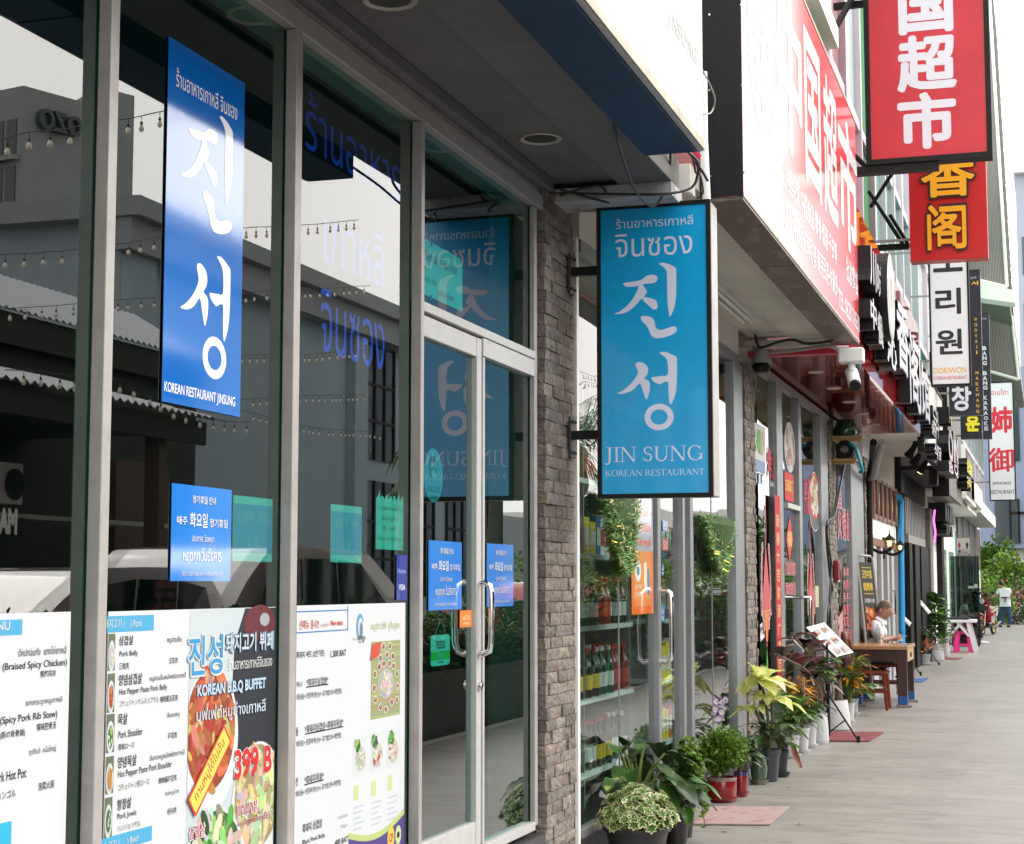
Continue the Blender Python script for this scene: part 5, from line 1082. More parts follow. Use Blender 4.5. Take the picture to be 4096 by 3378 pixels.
for k,(cc,bo,x)in enumerate((((.85,.78,.82),.10,.0036),(DR,.03,.0046))):
    b.shade=cc
    for i,s in enumerate('火锅烧烤'):tx(b,s,3352+18*i,3366+18*i,2030+8*i,2150+4*i,x,bold=bo)
    tx(b,'串',3350,3366,1950,2040,x,bold=bo)
    for j in range(4):
        for i,s in enumerate('羊肉牛筋鸡翅'):tx(b,s,3374+12*j,3382+12*j,2270+50*i,2308+50*i,x,bold=bo)
b.build('lettering','print',t)
t=decal('pink_decal','pale pink decal patch low on the pane behind the chairs','decal');b=MB();b.shade=(.72,.36,.38);b.poly([(at(*q,x=.0034).y,at(*q,x=.0034).z)for q in ((3349,2480),(3372,2440),(3372,2560),(3349,2570))],(.0034,0,0),YV,ZV,(.0003,0,0));b.build('sheet','print',t)
t=decal('gold_decal','pale golden paper charm right of the second knot decal','decal');b=MB();dbox(b,3262,3276,2345,2430,(.72,.68,.42));b.build('sheet','print',t)
M('box_dark_red',(.20,.006,.014),.4)
# things on the third pillar: hose reel, barrel, red box, cables
yq=19.9
def shelf_bracket(pl,pr,pt,lab_):
    a,c=at(pl,pt,y=yq-.25),at(pr,pt,y=yq-.25);b=MB();b.box((.05,yq-.25,a.z-.025),(c.x,yq+.15,a.z));b.box((.052,yq-.2,a.z-.06),(c.x-.02,yq-.16,a.z-.026));return b.build('wall_shelf','ply',None,label=lab_,cat='shelf'),a,c
o,a,c=shelf_bracket(3345,3450,1745,'plywood wall shelf with the dark green barrel on the third brick pillar')
ct=at(3382,1745,y=yq-.05);b=MB();b.lathe([(0,.0),(.11,0),(.125,.04),(.12,.14),(.09,.20),(0,.215)],(ct.x,yq-.05,a.z+.002),20);b.build('barrel','bottle_green',None,smooth=True,label='dark green barrel on the upper wall shelf under the red ceiling',cat='barrel')
o,a,c=shelf_bracket(3345,3425,1836,'lower wall shelf with the hose reel on the third brick pillar')
ct=at(3378,1798,y=yq-.2);t=thing('hose_reel','black round hose reel on the lower wall shelf','hose reel',(ct.x,yq-.1,a.z));b=MB();n=28
for r0,r1,dp in ((.045,.105,.2),):b.poly(ell(ct.x,ct.z,r1,r1,n),(0,yq-.2,0),XV,ZV,(0,dp,0),holes=[ell(ct.x,ct.z,r0,r0,n)])
b.build('coil','black_metal',t,smooth=True);b=MB();b.box((ct.x-.09,yq-.12,a.z),(ct.x+.09,yq-.06,ct.z-.09));b.build('stand','dark_steel',t)
cable([at(3400,1775,y=yq-.2),at(3425,1800,y=yq-.25),at(3440,1850,y=yq-.25),at(3450,1885,y=yq-.2),at(3440,1890,y=yq-.1)],.02,'blue garden hose drooping from the reel','hose_blue','hose','hose')
b=MB();a=at(3336,2322,x=.06);c=at(3351,2248,x=.06);b.box((.056,a.y,a.z),(.11,a.y+.20,a.z+.225));b.build('red_box','box_dark_red',None,label='small dark red box fixed to the third brick pillar',cat='box',bevel=.01)
b=MB();b.box((.056,a.y+.215,a.z-.02),(.09,a.y+.36,a.z+.22));b.build('white_box','pvc',None,label='small white box next to the red box on the third brick pillar',cat='box',bevel=.01)
cable([at(3382,1840,x=.12),at(3360,1950,x=.11),at(3338,2060,x=.10),at(3310,2090,x=.10),at(3306,2150,x=.08),at(3318,2290,x=.08),at(3330,2370,x=.09),at(3312,2450,x=.09),at(3315,2580,x=.09)],.014,'black cable snaking down the third brick pillar past the red box')
cable([at(3350,1850,x=.10),at(3345,2000,x=.10),at(3310,2130,x=.09),at(3325,2260,x=.09),at(3318,2400,x=.09),at(3322,2580,x=.09)],.012,'second black cable twisting down the third brick pillar')
b=MB();b.tube([at(3494,1770,x=.35),at(3490,1830,x=.2),at(3478,1900,x=.1),at(3476,2000,x=.08),at(3480,2300,x=.08),at(3482,2560,x=.08)],.045,10);b.build('black_pipe','black_metal',None,smooth=True,label='black downpipe at the corner of the cream wall',cat='pipe')
b=MB();b.tube(bez([at(3528,1770,x=.5),at(3510,1840,x=.35),at(3495,1900,x=.2),at(3478,1915,x=.1)]),.04,10);b.build('grey_pipe','cable_grey',None,smooth=True,label='bent grey pipe from the red ceiling to the black downpipe',cat='pipe')

# ---------------------------------------------------------------- cream restaurant (fourth shop)
cr=thing('cream_restaurant_building','fourth shop with a cream wall, framed food pictures, lanterns and a white ribbed signboard','shop',(-2,26,0))
CY0,CY1=23.3,28.6
b=MB();b.box((-8,CY0+.01,3.62),(.1,CY1,4.49));b.box((-8,CY0,0),(-4,CY1,3.62));b.box((-4,CY1-.1,0),(-.1,CY1,3.62));b.build('wall','white_wall',cr)
b=MB();b.box((-.12,CY0+.02,2.14),(.0,CY1,3.60));b.build('cream_wall','white_wall',cr)
b=MB();b.box((.002,CY0-.9,3.56),(.70,CY1-.2,3.61));b.build('ceiling','soffit_white',cr)
b=MB();b.box((-.12,CY0+.02,2.03),(.03,CY1,2.138));b.build('wooden_lintel','wood',cr)
for a,c in ((3484,3502),(3520,3528),(3545,3552),(3562,3572),(3590,3599)):
    b=MB();b.box((-.06,fy(a),0),(.02,fy(c),2.028));b.build('door_frame','alu_white',cr)
b=MB();b.quad((-.03,CY0,0),(-.03,CY1-.2,0),(-.03,CY1-.2,2.03),(-.03,CY0,2.03));b.build('door_glass','glass_shop',cr)
b=MB();b.box((-4,CY0,.0),(-.1,CY1-.1,.06));b.build('interior_floor','interior_floor',cr)
b=MB();yy=fy(3551);h1=at(3553,2365,x=.05);b.tube([(0,yy,h1.z),(.1,yy,h1.z),(.1,yy,h1.z-.35),(0,yy,h1.z-.35)],.018,8);b.build('door_handle','chrome',cr,smooth=True)
SX=.72;s0,s1=at(3686,1700,x=SX).y,at(3767,1700,x=SX).y;sb0,st0=at(3688,1797,x=SX).z,at(3720,1530,x=SX).z
wsn=thing('ribbed_signboard','white ribbed signboard with raised black letters on the fourth shop','signboard',(SX,s0,sb0));b=MB();n=44
for i in range(n):b.box((SX-.05,s0+(s1-s0)*i/n,sb0),(SX+(.012 if i%2 else 0),s0+(s1-s0)*(i+1)/n,st0))
b.build('panel','rib_white',wsn);b=MB();b.box((SX-.06,s0-.03,sb0-.04),(SX+.03,s1,sb0-.001));b.box((SX-.06,s0-.03,sb0),(SX+.03,s0-.001,st0+.03));b.box((SX-.06,s0,st0+.001),(SX+.03,s1,st0+.03));b.build('frame','black_metal',wsn)
def bx3(t,s,pl,pr,pt,pb,X0,dep,face='letter_gold',bold=.02,name='letter'):
    a,c,d_=at(pl,pb,x=X0+dep),at(pl,pt,x=X0+dep),at(pr,pb,x=X0+dep);k=MB();k.text(s,(X0+.014,a.y,a.z),YV,ZV,d_.y-a.y,c.z-a.z,bold,d=(dep-.014,0,0),mi=0);k.text(s,(X0+dep+.006,a.y,a.z),YV,ZV,d_.y-a.y,c.z-a.z,max(0,bold-.02),mi=1);k.build(name,['black_gloss',face],t)
for s,q in (('도',(3730,3742,1625,1690)),('리',(3743,3752,1640,1740)),('원',(3726,3744,1690,1730)),('식',(3738,3750,1770,1825)),('당',(3753,3764,1785,1835))):bx3(wsn,s,*q,SX,.16,'sign_white',.05)
for i in range(6):
    pl=3492+i*17.5;t=thing('framed_picture',['framed food picture, first from the grey pipe on the cream wall','framed food picture, second from the grey pipe on the cream wall','framed food picture, third from the grey pipe on the cream wall','framed food picture, third from the blue pipe on the cream wall','framed food picture, second from the blue pipe on the cream wall','framed food picture, nearest the blue pipe on the cream wall'][i],'picture',(.02,fy(pl),2.44),'framed food pictures on the cream wall')
    y0,y1=fy(pl+1),fy(pl+15.5);z0,z1=2.43,3.03;b=MB()
    for q in (((y0,z0),(y0+.05,z1)),((y1-.05,z0),(y1,z1)),((y0+.05,z0),(y1-.05,z0+.05)),((y0+.05,z1-.05),(y1-.05,z1))):b.box((.002,q[0][0],q[0][1]),(.04,q[1][0],q[1][1]))
    b.build('frame','wood',t);b=MB();b.shade=(.06,.05,.045);b.box((.004,y0+.05,z0+.05),(.012,y1-.05,z1-.05));blobs(b,.0125,y0+.12,y1-.12,z0+.1,z1-.14,[MEAT,PALE,MEAT+GREEN][i%3],16,.05,.14,i);b.build('picture','print',t)
b=MB();b.tube([at(3598,1990,x=.1),at(3603,2010,x=.1),at(3604,2200,x=.1),at(3609,2600,x=.1)],.05,10);b.build('blue_pipe','pipe_blue',None,smooth=True,label='bright blue water pipe at the end of the cream wall',cat='pipe')
def lantern(px,pt,pb,x,label):
    p,q=at(px,pt,x=x),at(px,pb,x=x);H_=p.z-q.z;t=thing('wall_lantern',label,'lamp',q,'lit lanterns on the cream wall');s=H_/.85
    b=MB();b.lathe([(0,.72*s),(.03*s,.68*s),(.05*s,.62*s),(.14*s,.55*s),(.24*s,.46*s),(.23*s,.43*s),(.0,.43*s)],q,8);b.lathe([(0,.85*s),(.012*s,.80*s),(.025*s,.77*s),(.01*s,.74*s),(.02*s,.71*s)],q,8);b.build('roof','black_metal',t)
    b=MB();b.lathe([(.18*s,.43*s),(.19*s,.32*s),(.13*s,.14*s)],q,8);b.build('glass',glass('lantern_pane'+str(px),(.85,.78,.6),.08),t)
    b=MB();[b.tube([(q.x+.19*s*math.cos(k*.785),q.y+.19*s*math.sin(k*.785),q.z+.43*s),(q.x+.195*s*math.cos(k*.785),q.y+.195*s*math.sin(k*.785),q.z+.32*s),(q.x+.135*s*math.cos(k*.785),q.y+.135*s*math.sin(k*.785),q.z+.14*s)],.01*s,5)for k in range(8)]
    b.lathe([(.14*s,.14*s),(.08*s,.06*s),(.02*s,0),(0,0)],q,8);b.build('cage','black_metal',t)
    b=MB();b.lathe([(0,.2*s),(.05*s,.22*s),(.07*s,.31*s),(.04*s,.38*s),(0,.40*s)],q,10);b.build('bulb','bulb_warm',t,smooth=True)
    b=MB();b.tube(bez([(q.x,q.y,q.z+.05*s),(q.x-.12,q.y,q.z-.02),(.02,q.y,q.z+.08*s)]),.022,8);b.box((.0,q.y-.06,q.z-.08),(.03,q.y+.06,q.z+.24));b.build('wall_arm','black_metal',t)
lantern(3559,2120,2205,.26,'lit black lantern on the cream wall, the nearer of the pair');lantern(3602,2148,2214,.26,'lit black lantern beside the blue pipe, the farther of the pair')
for px,py,w_,lab_ in ((3655,1790,0,'black spotlight clamped under the white ribbed signboard, nearest the red ceiling'),(3675,1822,0,'black spotlight under the white ribbed signboard, the middle one of three'),(3700,1855,1,'lit black spotlight under the white ribbed signboard, farthest of the three')):
    p=at(px,py,x=.55);t=thing('spotlight',lab_,'lamp',p,'spotlights under the ribbed signboard');b=MB();b.tube([(p.x,p.y,3.555),(p.x,p.y,p.z)],.018,6);b.build('arm','black_metal',t);d=Vector((-.4,.3,-.6)).normalized();b=MB();b.tube([p-d*.1,p+d*.08,p+d*.16],[.03,.05,.075],12);b.build('head','black_metal',t,smooth=True)
    if w_:b=MB();b.tube([p+d*.161,p+d*.168],.06,12);b.build('bulb','bulb_warm',t)
# ---------------------------------------------------------------- dark shop with shutter and stone post (fifth)
dk=thing('dark_shop_building','fifth shop, black entrance posts under a grey shutter with a ribbed grey signboard','shop',(-2,31,0))
b=MB();b.box((-8,CY1+.01,3.0),(.1,34.3,4.39));b.box((-8,CY1,0),(-3,34.3,3));b.box((-.1,CY1,3.35),(.7,34.2,3.42));b.box((.55,CY1,3.1),(.68,CY1+.3,3.35));b.build('wall','black_metal',dk)
b=MB();n=26;ys_,ye_=fy(3616),fy(3690)
for i in range(n):b.box((.02,ys_+(ye_-ys_)*i/n,2.35),(.05+(.015 if i%2 else 0),ys_+(ye_-ys_)*(i+1)/n,3.34))
b.box((.0,ys_,2.2),(.09,ye_-.3,2.34));b.build('shutter','rib_grey',dk)
for a,c in ((3616,3628),(3640,3658),(3665,3700)):b=MB();b.box((-.1,fy(a),0),(.1,fy(c),2.2));b.build('post','black_metal',dk)
b=MB();b.quad((-.05,ys_,0),(-.05,ye_,0),(-.05,ye_,2.2),(-.05,ys_,2.2));b.build('entrance_glass','glass_smoke',dk)
b=MB();b.box((-.1,fy(3696),0),(.14,fy(3706),3.0));b.build('stone_post','stone_dark',dk)
SX=.72;s0,s1=at(3787,1700,x=SX).y,at(3839,1700,x=SX).y;sb0,st0=at(3787,1970,x=SX).z,at(3787,1550,x=SX).z
gs=thing('ribbed_signboard','grey ribbed signboard with big black round letters on the dark shop','signboard',(SX,s0,sb0));b=MB();n=40
for i in range(n):b.box((SX-.05,s0+(s1-s0)*i/n,sb0),(SX+(.012 if i%2 else 0),s0+(s1-s0)*(i+1)/n,st0))
b.build('panel','rib_grey',gs);b=MB();b.box((.45,s0-.1,sb0-.05),(SX+.02,s0-.002,st0+.6));b.build('end_panel','black_metal',gs)
for s,q in (('O',(3795,3812,1712,1840)),('I',(3815,3819,1730,1850)),('N',(3821,3832,1745,1860)),('H',(3796,3806,1630,1690)),('B',(3796,3812,1842,1885)),('Q',(3816,3832,1850,1900))):bx3(gs,s,*q,SX,.2,'sign_white',.05)
SX=.72;s0,s1=at(3858,1800,x=SX).y,at(3896,1900,x=SX).y;sb0,st0=at(3858,1975,x=SX).z,at(3858,1790,x=SX).z
yg=thing('brown_signboard','brown signboard in a white edged black frame with raised yellow Korean letters','signboard',(SX,s0,sb0));b=MB();b.box((SX-.05,s0,sb0),(SX,s1,st0));b.build('panel','brown_panel',yg);b=MB()
for q in (((s0-.05,sb0-.08),(s1,sb0)),((s0-.05,st0),(s1,st0+.06)),((s0-.06,sb0),(s0,st0))):b.box((SX-.08,q[0][0],q[0][1]),(SX+.02,q[1][0],q[1][1]))
b.build('frame','rib_white',yg)
for s,q in (('삼',(3868,3874,1832,1885)),('겹',(3875,3881,1842,1893)),('살',(3882,3888,1852,1900)),('구',(3868,3874,1908,1950)),('이',(3876,3884,1915,1955))):bx3(yg,s,*q,SX,.2,'ink_yellow',.05)
# ---------------------------------------------------------------- shops beyond
wb=thing('white_shop_building','white shop with a beige tiled wall, black raised letters and a toilet sign','shop',(-2,41,0))
b=MB();b.box((-8,34.31,0),(.0,38.2,4.39));b.build('beige_wall','wall_beige',wb)
b=MB();b.box((-8,38.21,0),(.0,47.5,4.39));b.box((-8,34.3,3.3),(.55,47.5,3.45));b.build('white_wall','white_wall',wb)
b=MB();b.box((.0,fy(3748),.0),(.12,fy(3757),3.3));b.build('black_post','black_metal',wb)
b=MB();b.box((.0,fy(3768),.0),(.03,fy(3782),2.3));b.box((.0,fy(3796),0),(.03,fy(3812),2.3));b.box((0,fy(3823),0),(.03,fy(3834),2.9));b.build('shop_window','green_pane',wb)
b=MB();b.box((.0,fy(3707),.8),(.04,fy(3719),1.9));b.build('small_window','alu_white',wb)
lt=thing('raised_letters','black raised letters on the white wall above the toilet sign','sign letters',(.1,44,2.5));
for i,s in enumerate('NAIL'):bx3(lt,s,3782+9*i,3789+9*i,2012+6*i,2086+4*i,.0,.35,'black_gloss',.08)
for i,s in enumerate('SPA'):bx3(lt,s,3786+9*i,3793+9*i,2098+4*i,2140+3*i,.0,.35,'black_gloss',.08)
b=MB();p=at(3739,2170,x=.25);q=at(3739,2042,x=.25);b.tube(bez([(p.x,p.y,p.z),(p.x+.012,p.y,(p.z*2+q.z)/3),(p.x-.01,p.y,(p.z+2*q.z)/3),(q.x,q.y,q.z)]),.02,8);b.build('neon_sign','neon_pink',None,smooth=True,label='thin glowing pink neon sign on the beige wall',cat='neon sign')
YT=43.;t=thing('toilet_sign','small white toilet sign with red woman and black man figures facing down the walkway','sign',at(3858,2215,y=YT))
b=MB();b.shade=(.82,.80,.74);y0,y1=at(3829,2215,y=YT),at(3877,2153,y=YT);b.box((y0.x,YT,y0.z),(y1.x,YT+.03,y1.z));b.build('plate','print',t);b=MB()
def person_icon(px,py,s,c,dress):
    b.shade=c;p=at(px,py,y=YT-.002);b.poly(ell(p.x,p.z,.035*s,.04*s,12),(0,YT-.003,0),XV,ZV)
    if dress:pts=[(-.05,-.06),(-.11,-.26),(-.05,-.26),(-.04,-.42),(.04,-.42),(.05,-.26),(.11,-.26),(.05,-.06)]
    else:pts=[(-.08,-.06),(-.09,-.24),(-.05,-.24),(-.05,-.42),(.05,-.42),(.05,-.24),(.09,-.24),(.08,-.06)]
    b.poly([(p.x+u*s,p.z+v*s)for u,v in pts],(0,YT-.003,0),XV,ZV)
person_icon(3837,2169,.38,(.72,.03,.12),1);person_icon(3868,2169,.38,(.03,.03,.03),0)
b.shade=(.04,.06,.42);y0,y1=at(3833,2213,y=YT-.003),at(3843,2200,y=YT);b.box((y0.x,YT-.004,y0.z),(y1.x,YT-.003,y1.z));b.shade=(.72,.03,.12);ty(b,'สุขา',3846,3874,2198,2206,YT-.003,bold=.03);b.shade=(.04,.06,.42);ty(b,'TOILET',3845,3875,2207,2213,YT-.003,bold=.02);b.build('printing','print',t)
br_=thing('brown_shop_building','farthest shop with dark brown panels under a white projecting slab','shop',(-2,55,0))
b=MB();b.box((-8,47.51,0),(.0,63.5,3.99));b.build('wall','white_wall',br_)
b=MB();b.box((.0,47.6,2.0),(.05,63,3.4));b.build('brown_panels','brown_panel',br_);b=MB();b.box((.0,47.6,0),(.03,62,1.98));b.build('shop_window','green_pane',br_)
b=MB();b.box((.0,47.4,3.42),(.66,60.5,3.78));b.build('slab','white_wall',br_);b=MB();b.box((.05,40.6,3.47),(.72,47.3,3.95));b.build('slab','white_wall',br_)
for i in range(3):b=MB();b.box((.05,50+4*i,0),(.09,50.12+4*i,3.4));b.build('mullion','alu_dark',br_)
# smoked glass windbreak standing across the walkway
YG=42.6;a,c=at(3750,2570,y=YG),at(3910,2225,y=YG)
gp=thing('glass_screen','tall smoked glass screen standing across the walkway behind the white table','screen',(c.x-1,YG,0))
b=MB();b.quad((.1,YG,.04),(c.x,YG,.04),(c.x,YG,c.z),(.1,YG,c.z));b.build('glass_sheet','glass_smoke',gp);b=MB();b.box((.1,YG-.02,0),(c.x,YG+.02,.05));b.box((c.x-.01,YG-.02,.05),(c.x+.02,YG+.02,c.z));b.build('frame','black_metal',gp)
hl=at(3893,2345,y=YG-.1);b=MB();b.box((hl.x-.12,YG-.10,hl.z-.06),(hl.x+.02,YG-.03,hl.z));b.box((hl.x+.02,YG-.12,hl.z-.05),(hl.x+.10,YG+.06,hl.z+.05));b.build('clamp','alu',gp)
# far end: stone wall, blue building, cladding fins
M('dark_pane',(.03,.05,.06),.1,coat=.4)
YE=76.
fe=thing('end_building','blue framed building with white stone cladding closing the end of the walkway','building',(2,YE,0))
p=lambda px,py:at(px,py,y=YE)
b=MB();b.box((-4,YE,0),(9,YE+8,p(3930,1600).z));b.build('stone_wall','wall_stone',fe)
b=MB();b.box((p(3925,2190).x,YE-.6,p(3925,2195).z),(9,YE-.01,p(3925,1480).z));b.build('blue_frame','blue_frame',fe)
b=MB()
for pl,pr,pt,pb in ((3985,4082,2000,2176),(4000,4082,1540,1850)):b.box((p(pl,pb).x,YE-.66,p(pl,pb).z),(p(pr,pb).x,YE-.61,p(pl,pt).z))
b.build('window','dark_pane',fe)
b=MB()
for px in (3985,4018,4052,4080):b.box((p(px,0).x-.04,YE-.70,p(px,2176).z),(p(px,0).x+.04,YE-.665,p(px,2000).z))
b.box((p(3985,0).x,YE-.70,p(0,2108).z),(p(4080,0).x,YE-.667,p(0,2100).z));b.build('window_bars','black_metal',fe)
YF=110.;p=lambda px,py:at(px,py,y=YF)
pb_=thing('pale_building','pale blue tower with a white cornice rising behind the far end of the row','building',(4,YF,0));b=MB();b.box((p(4040,0).x,YF,0),(14,YF+12,p(0,950).z));b.build('wall','blue_wall',pb_);b=MB();b.box((p(4034,0).x,YF-.6,p(0,980).z),(15,YF+12.5,p(0,860).z));b.box((p(4050,0).x,YF+1,p(0,860).z),(14,YF+11,p(0,700).z));b.build('cornice','white_wall',pb_)
for i in range(5):
    b=MB();b.box((p(4060,0).x,YF-.06,4+4.2*i),(p(4085,0).x,YF-.01,6.4+4.2*i));b.build('window','dark_pane',pb_)
b=MB();b.box((p(4000,0).x-5,YF+14,0),(40,YF+30,7));b.build('far_wall','white_wall',None,label='long low pale wall far beyond the end of the walkway',cat='wall')
def fin(label,pts,y,dep):
    t=thing('cladding_fin',label,'awning',at(*pts[-1],y=y),'grey ribbed fins over the far shops');q=[at(*a,y=y)for a in pts];b=MB();b.poly([(v.x,v.z)for v in q],(0,y,0),XV,ZV,(0,dep,0));b.build('panel','clad_grey',t)
    a0,a1,c1,c0=q[0],q[1],q[2],q[3];b=MB();n=26
    for i in range(1,n):u=i/n;s_,e_=a0.lerp(a1,u),c0.lerp(c1,u);b.tube([s_+Vector((0,-.005,0)),e_+Vector((0,-.005,0))],.012,4)
    b.build('ribs','rib_grey',t);b=MB();b.tube([a1+Vector((0,-.03,0)),c1+Vector((0,-.03,0))],.05,6);b.tube([c0+Vector((0,-.03,0)),c1+Vector((0,-.03,0))],.05,6);b.build('edge_trim','rib_white',t)
    b=MB();m=24
    for i in range(m):u0=i/m;s_=a1.lerp(c1,u0);b.box((s_.x+.01,y+.1,s_.z-.05),(s_.x+.06,y+dep,s_.z))
    b.build('louvres','rib_grey',t)
fin('upper grey ribbed fin beside the red signs, against the white sky',[(3890,-150),(3950,-150),(4028,1150),(3860,1110)],46.,7.)
fin('lower grey ribbed fin behind the black karaoke sign',[(3900,1180),(4040,1200),(4075,1520),(3900,1470)],54.,9.)
b=MB();y=45.;a,c,d_,e_=(at(*q,y=y)for q in ((3900,1120),(4068,1166),(4060,1212),(3900,1190)));b.poly([(v.x,v.z)for v in (e_,d_,c,a)],(0,y,0),XV,ZV,(0,.8,0));b.build('white_beam','white_wall',None,label='tilted white box beam between the two grey fins',cat='beam')
# ---------------------------------------------------------------- leaves
def leaf(b,p,d,up,L,W,droop=.25,fold=.18,seg=3,mi=None,wave=0.):
    """one blade: base p, direction d, facing up; a folded, drooping strip"""
    if seg>=5:return blade(b,p,d,up,L,W,droop,fold,mi,wave)
    d=Vector(d).normalized();up=Vector(up);s=d.cross(up);s=s.normalized() if s.length>1e-5 else d.orthogonal().normalized();u=s.cross(d).normalized()
    prof={1:[0,1],2:[.0,1,.0],3:[.10,.95,.75,.0],4:[.08,.8,1,.62,.0],5:[.06,.7,1,.88,.5,0.]}[seg];vs=[]
    for i,w_ in enumerate(prof):
        t=i/(len(prof)-1);c=Vector(p)+d*(L*t)-Vector((0,0,1))*(droop*L*t*t);k=W*.5*w_;wv=wave*W*math.sin(i*2.4)
        vs+=[c-s*k+u*(fold*k*2+wv),c,c+s*k+u*(fold*k*2-wv)]
    fs=[]
    for i in range(len(prof)-1):a=i*3;fs+=[(a,a+1,a+4,a+3),(a+1,a+2,a+5,a+4)]
    b.add(vs,fs,mi)
def blade(b,p,d,up,L,W,droop,fold,mi,wave):
    """a larger leaf: eight cross-sections, rounded blade, rippled edge and a paler midrib"""
    d=Vector(d).normalized();up=Vector(up);s=d.cross(up);s=s.normalized() if s.length>1e-5 else d.orthogonal().normalized();u=s.cross(d).normalized();p=Vector(p);ph=(p.x*37+p.y*53)%6.28
    prof=(.07,.50,.82,.98,1.,.90,.68,.36,.0);X=(-1,-.55,-.05,.05,.55,1);n=len(prof);vs=[];sh=b.shade
    for i,w_ in enumerate(prof):
        t=i/(n-1);c=p+d*(L*t*(1-.12*droop*t))-Vector((0,0,1))*(droop*L*t*t*.9)+s*(W*.10*math.sin(t*2+ph));k=W*.5*w_
        for x in X:vs.append(c+s*(k*x)+u*(fold*k*1.6*(abs(x)**1.6)+wave*W*1.5*abs(x)*math.sin(i*1.5+ph+(2 if x>0 else 0))))
    m=len(X);rib=tuple(min(3,q*r)for q,r in zip(sh or (1,1,1),(1.9,1.7,1.4)))
    for j in range(m-1):
        b.shade=rib if j==2 else sh;o=len(b.v)
        b.add([vs[i*m+j+e]for i in range(n)for e in (0,1)],[(2*i,2*i+1,2*i+3,2*i+2)for i in range(n-1)],mi)
    b.shade=sh
def rdir(rnd,zmin=-1.,zmax=1.):
    z=rnd.uniform(zmin,zmax);a=rnd.uniform(0,2*math.pi);r=math.sqrt(max(0,1-z*z));return Vector((r*math.cos(a),r*math.sin(a),z))
def scatter(b,rnd,c,rad,n,L,W,lump=.35,shades=((1,1,1),),mi=None,zmin=-1,shell=.45,seg=2):
    """leafy mass: clumps of small blades spread through an ellipsoid with an uneven edge"""
    lumps=[(rdir(rnd),rnd.uniform(1-lump,1+lump*.6))for _ in range(22)]
    for i in range(n):
        d=rdir(rnd,zmin);k=max(lumps,key=lambda q:q[0].dot(d))[1];q=(shell+(1-shell)*rnd.random()**.6)*k
        p=Vector((c[0]+d.x*rad[0]*q,c[1]+d.y*rad[1]*q,c[2]+d.z*rad[2]*q));b.shade=rnd.choice(shades);f=rnd.uniform(.7,1.25)
        leaf(b,p,(d+rdir(rnd)*.9),rdir(rnd)+Vector((0,0,1)),L*f,W*f,rnd.uniform(0,.3),.12,seg,mi)
SH=tuple((s,s*t,s*.9)for s in (.55,.75,.95,1.2,1.5)for t in (.95,1.05))
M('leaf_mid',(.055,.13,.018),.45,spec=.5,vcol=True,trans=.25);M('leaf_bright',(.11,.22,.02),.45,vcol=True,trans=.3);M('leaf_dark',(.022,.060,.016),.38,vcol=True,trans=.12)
M('flower_red',(.55,.05,.03),.6,vcol=True);M('bark',(.10,.07,.045),.9,var=.3,vs=20,bump=.5,bs=30)
# ---------------------------------------------------------------- across the street (seen mirrored in the shop glass)
M('tower_white',(.21,.225,.23),.8,var=.06,vs=.3);M('tower_dark',(.045,.052,.055),.3);M('ozo_grey',(.035,.045,.05),.5)
M('wall_bluegrey',(.25,.295,.33),.85,var=.06,vs=.4);M('stall_dark',(.018,.016,.015),.8);M('stall_brown',(.075,.045,.03),.8,var=.3,vs=6,stretch=(1,1,6));M('roof_sheet',(.44,.46,.48),.45,.3)
M('car_white',(.80,.80,.80),.12,coat=1.);M('car_red',(.40,.012,.012),.15,coat=1.);M('car_glass',(.012,.014,.016),.04,spec=.8,coat=.6);M('tyre',(.018,.018,.02),.85);M('rim',(.38,.38,.4),.3,.8);M('tail_red',(.50,.01,.015),.15,coat=.6)
M('bulb_glass',(.62,.56,.42),.15,coat=.5);M('concrete_grey',(.16,.17,.165),.8,var=.12,vs=3)
# hotel tower
tw=thing('hotel_tower','tall grey hotel tower with balconies and big OZO letters, mirrored in the left window','building',refl(95,900,110))
c=refl(95,343,110);H_=c.z
def far(px,py,zc):  # mirrored point at a given depth along the view axis
    p=CAM+(FWD+RIGHT*((px-CX)/FPX)-UP*((py-CY)/FPX))*zc;return Vector((-p.x,p.y,p.z))
k_=(H_-HC)*FPX;e1=far(338,419,k_/(2341-419));e2=far(-160,402,k_/(2341-402));ux=e1-c;uy=e2-c;ux.z=uy.z=0;Lw,Ld=ux.length,uy.length;ux.normalize();uy.normalize()
b=MB();q=[c,c+ux*Lw,c+ux*Lw+uy*Ld,c+uy*Ld]
def prism(b,q,z0,z1):b.add([(p.x,p.y,z0)for p in q]+[(p.x,p.y,z1)for p in q],[(0,1,2,3),(7,6,5,4),(0,4,5,1),(1,5,6,2),(2,6,7,3),(3,7,4,0)])
prism(b,q,-1,H_);b.build('wall','tower_white',tw)
for i in range(9):
    z=H_-8.2-i*5.6
    for j in range(4):
        o_=c+uy*(.9+Ld*.20*j);b=MB();prism(b,[o_-ux*.12,o_+uy*Ld*.15-ux*.12,o_+uy*Ld*.15+ux*.05,o_+ux*.05],z,z+4.4);b.build('balcony_opening','tower_dark',tw)
        b=MB();prism(b,[o_-ux*1.0-uy*.6,o_+uy*(Ld*.15+.6)-ux*1.0,o_+uy*(Ld*.15+.6)-ux*.13,o_-uy*.6-ux*.13],z-.6,z-.05);b.build('balcony_slab','tower_white',tw)
l0,l1=far(140,440,k_/(2341-343)+2),far(316,505,k_/(2341-419));hh=(far(140,405,196)-far(140,492,196)).z;wl=Lw*.70
b=MB();b.text('OZO',c+ux*(Lw*.88)-uy*.25+Vector((0,0,far(200,505,198).z-H_)),-ux,ZV,wl,hh,.03,d=-uy*.7);b.build('lettering','ozo_grey',tw)
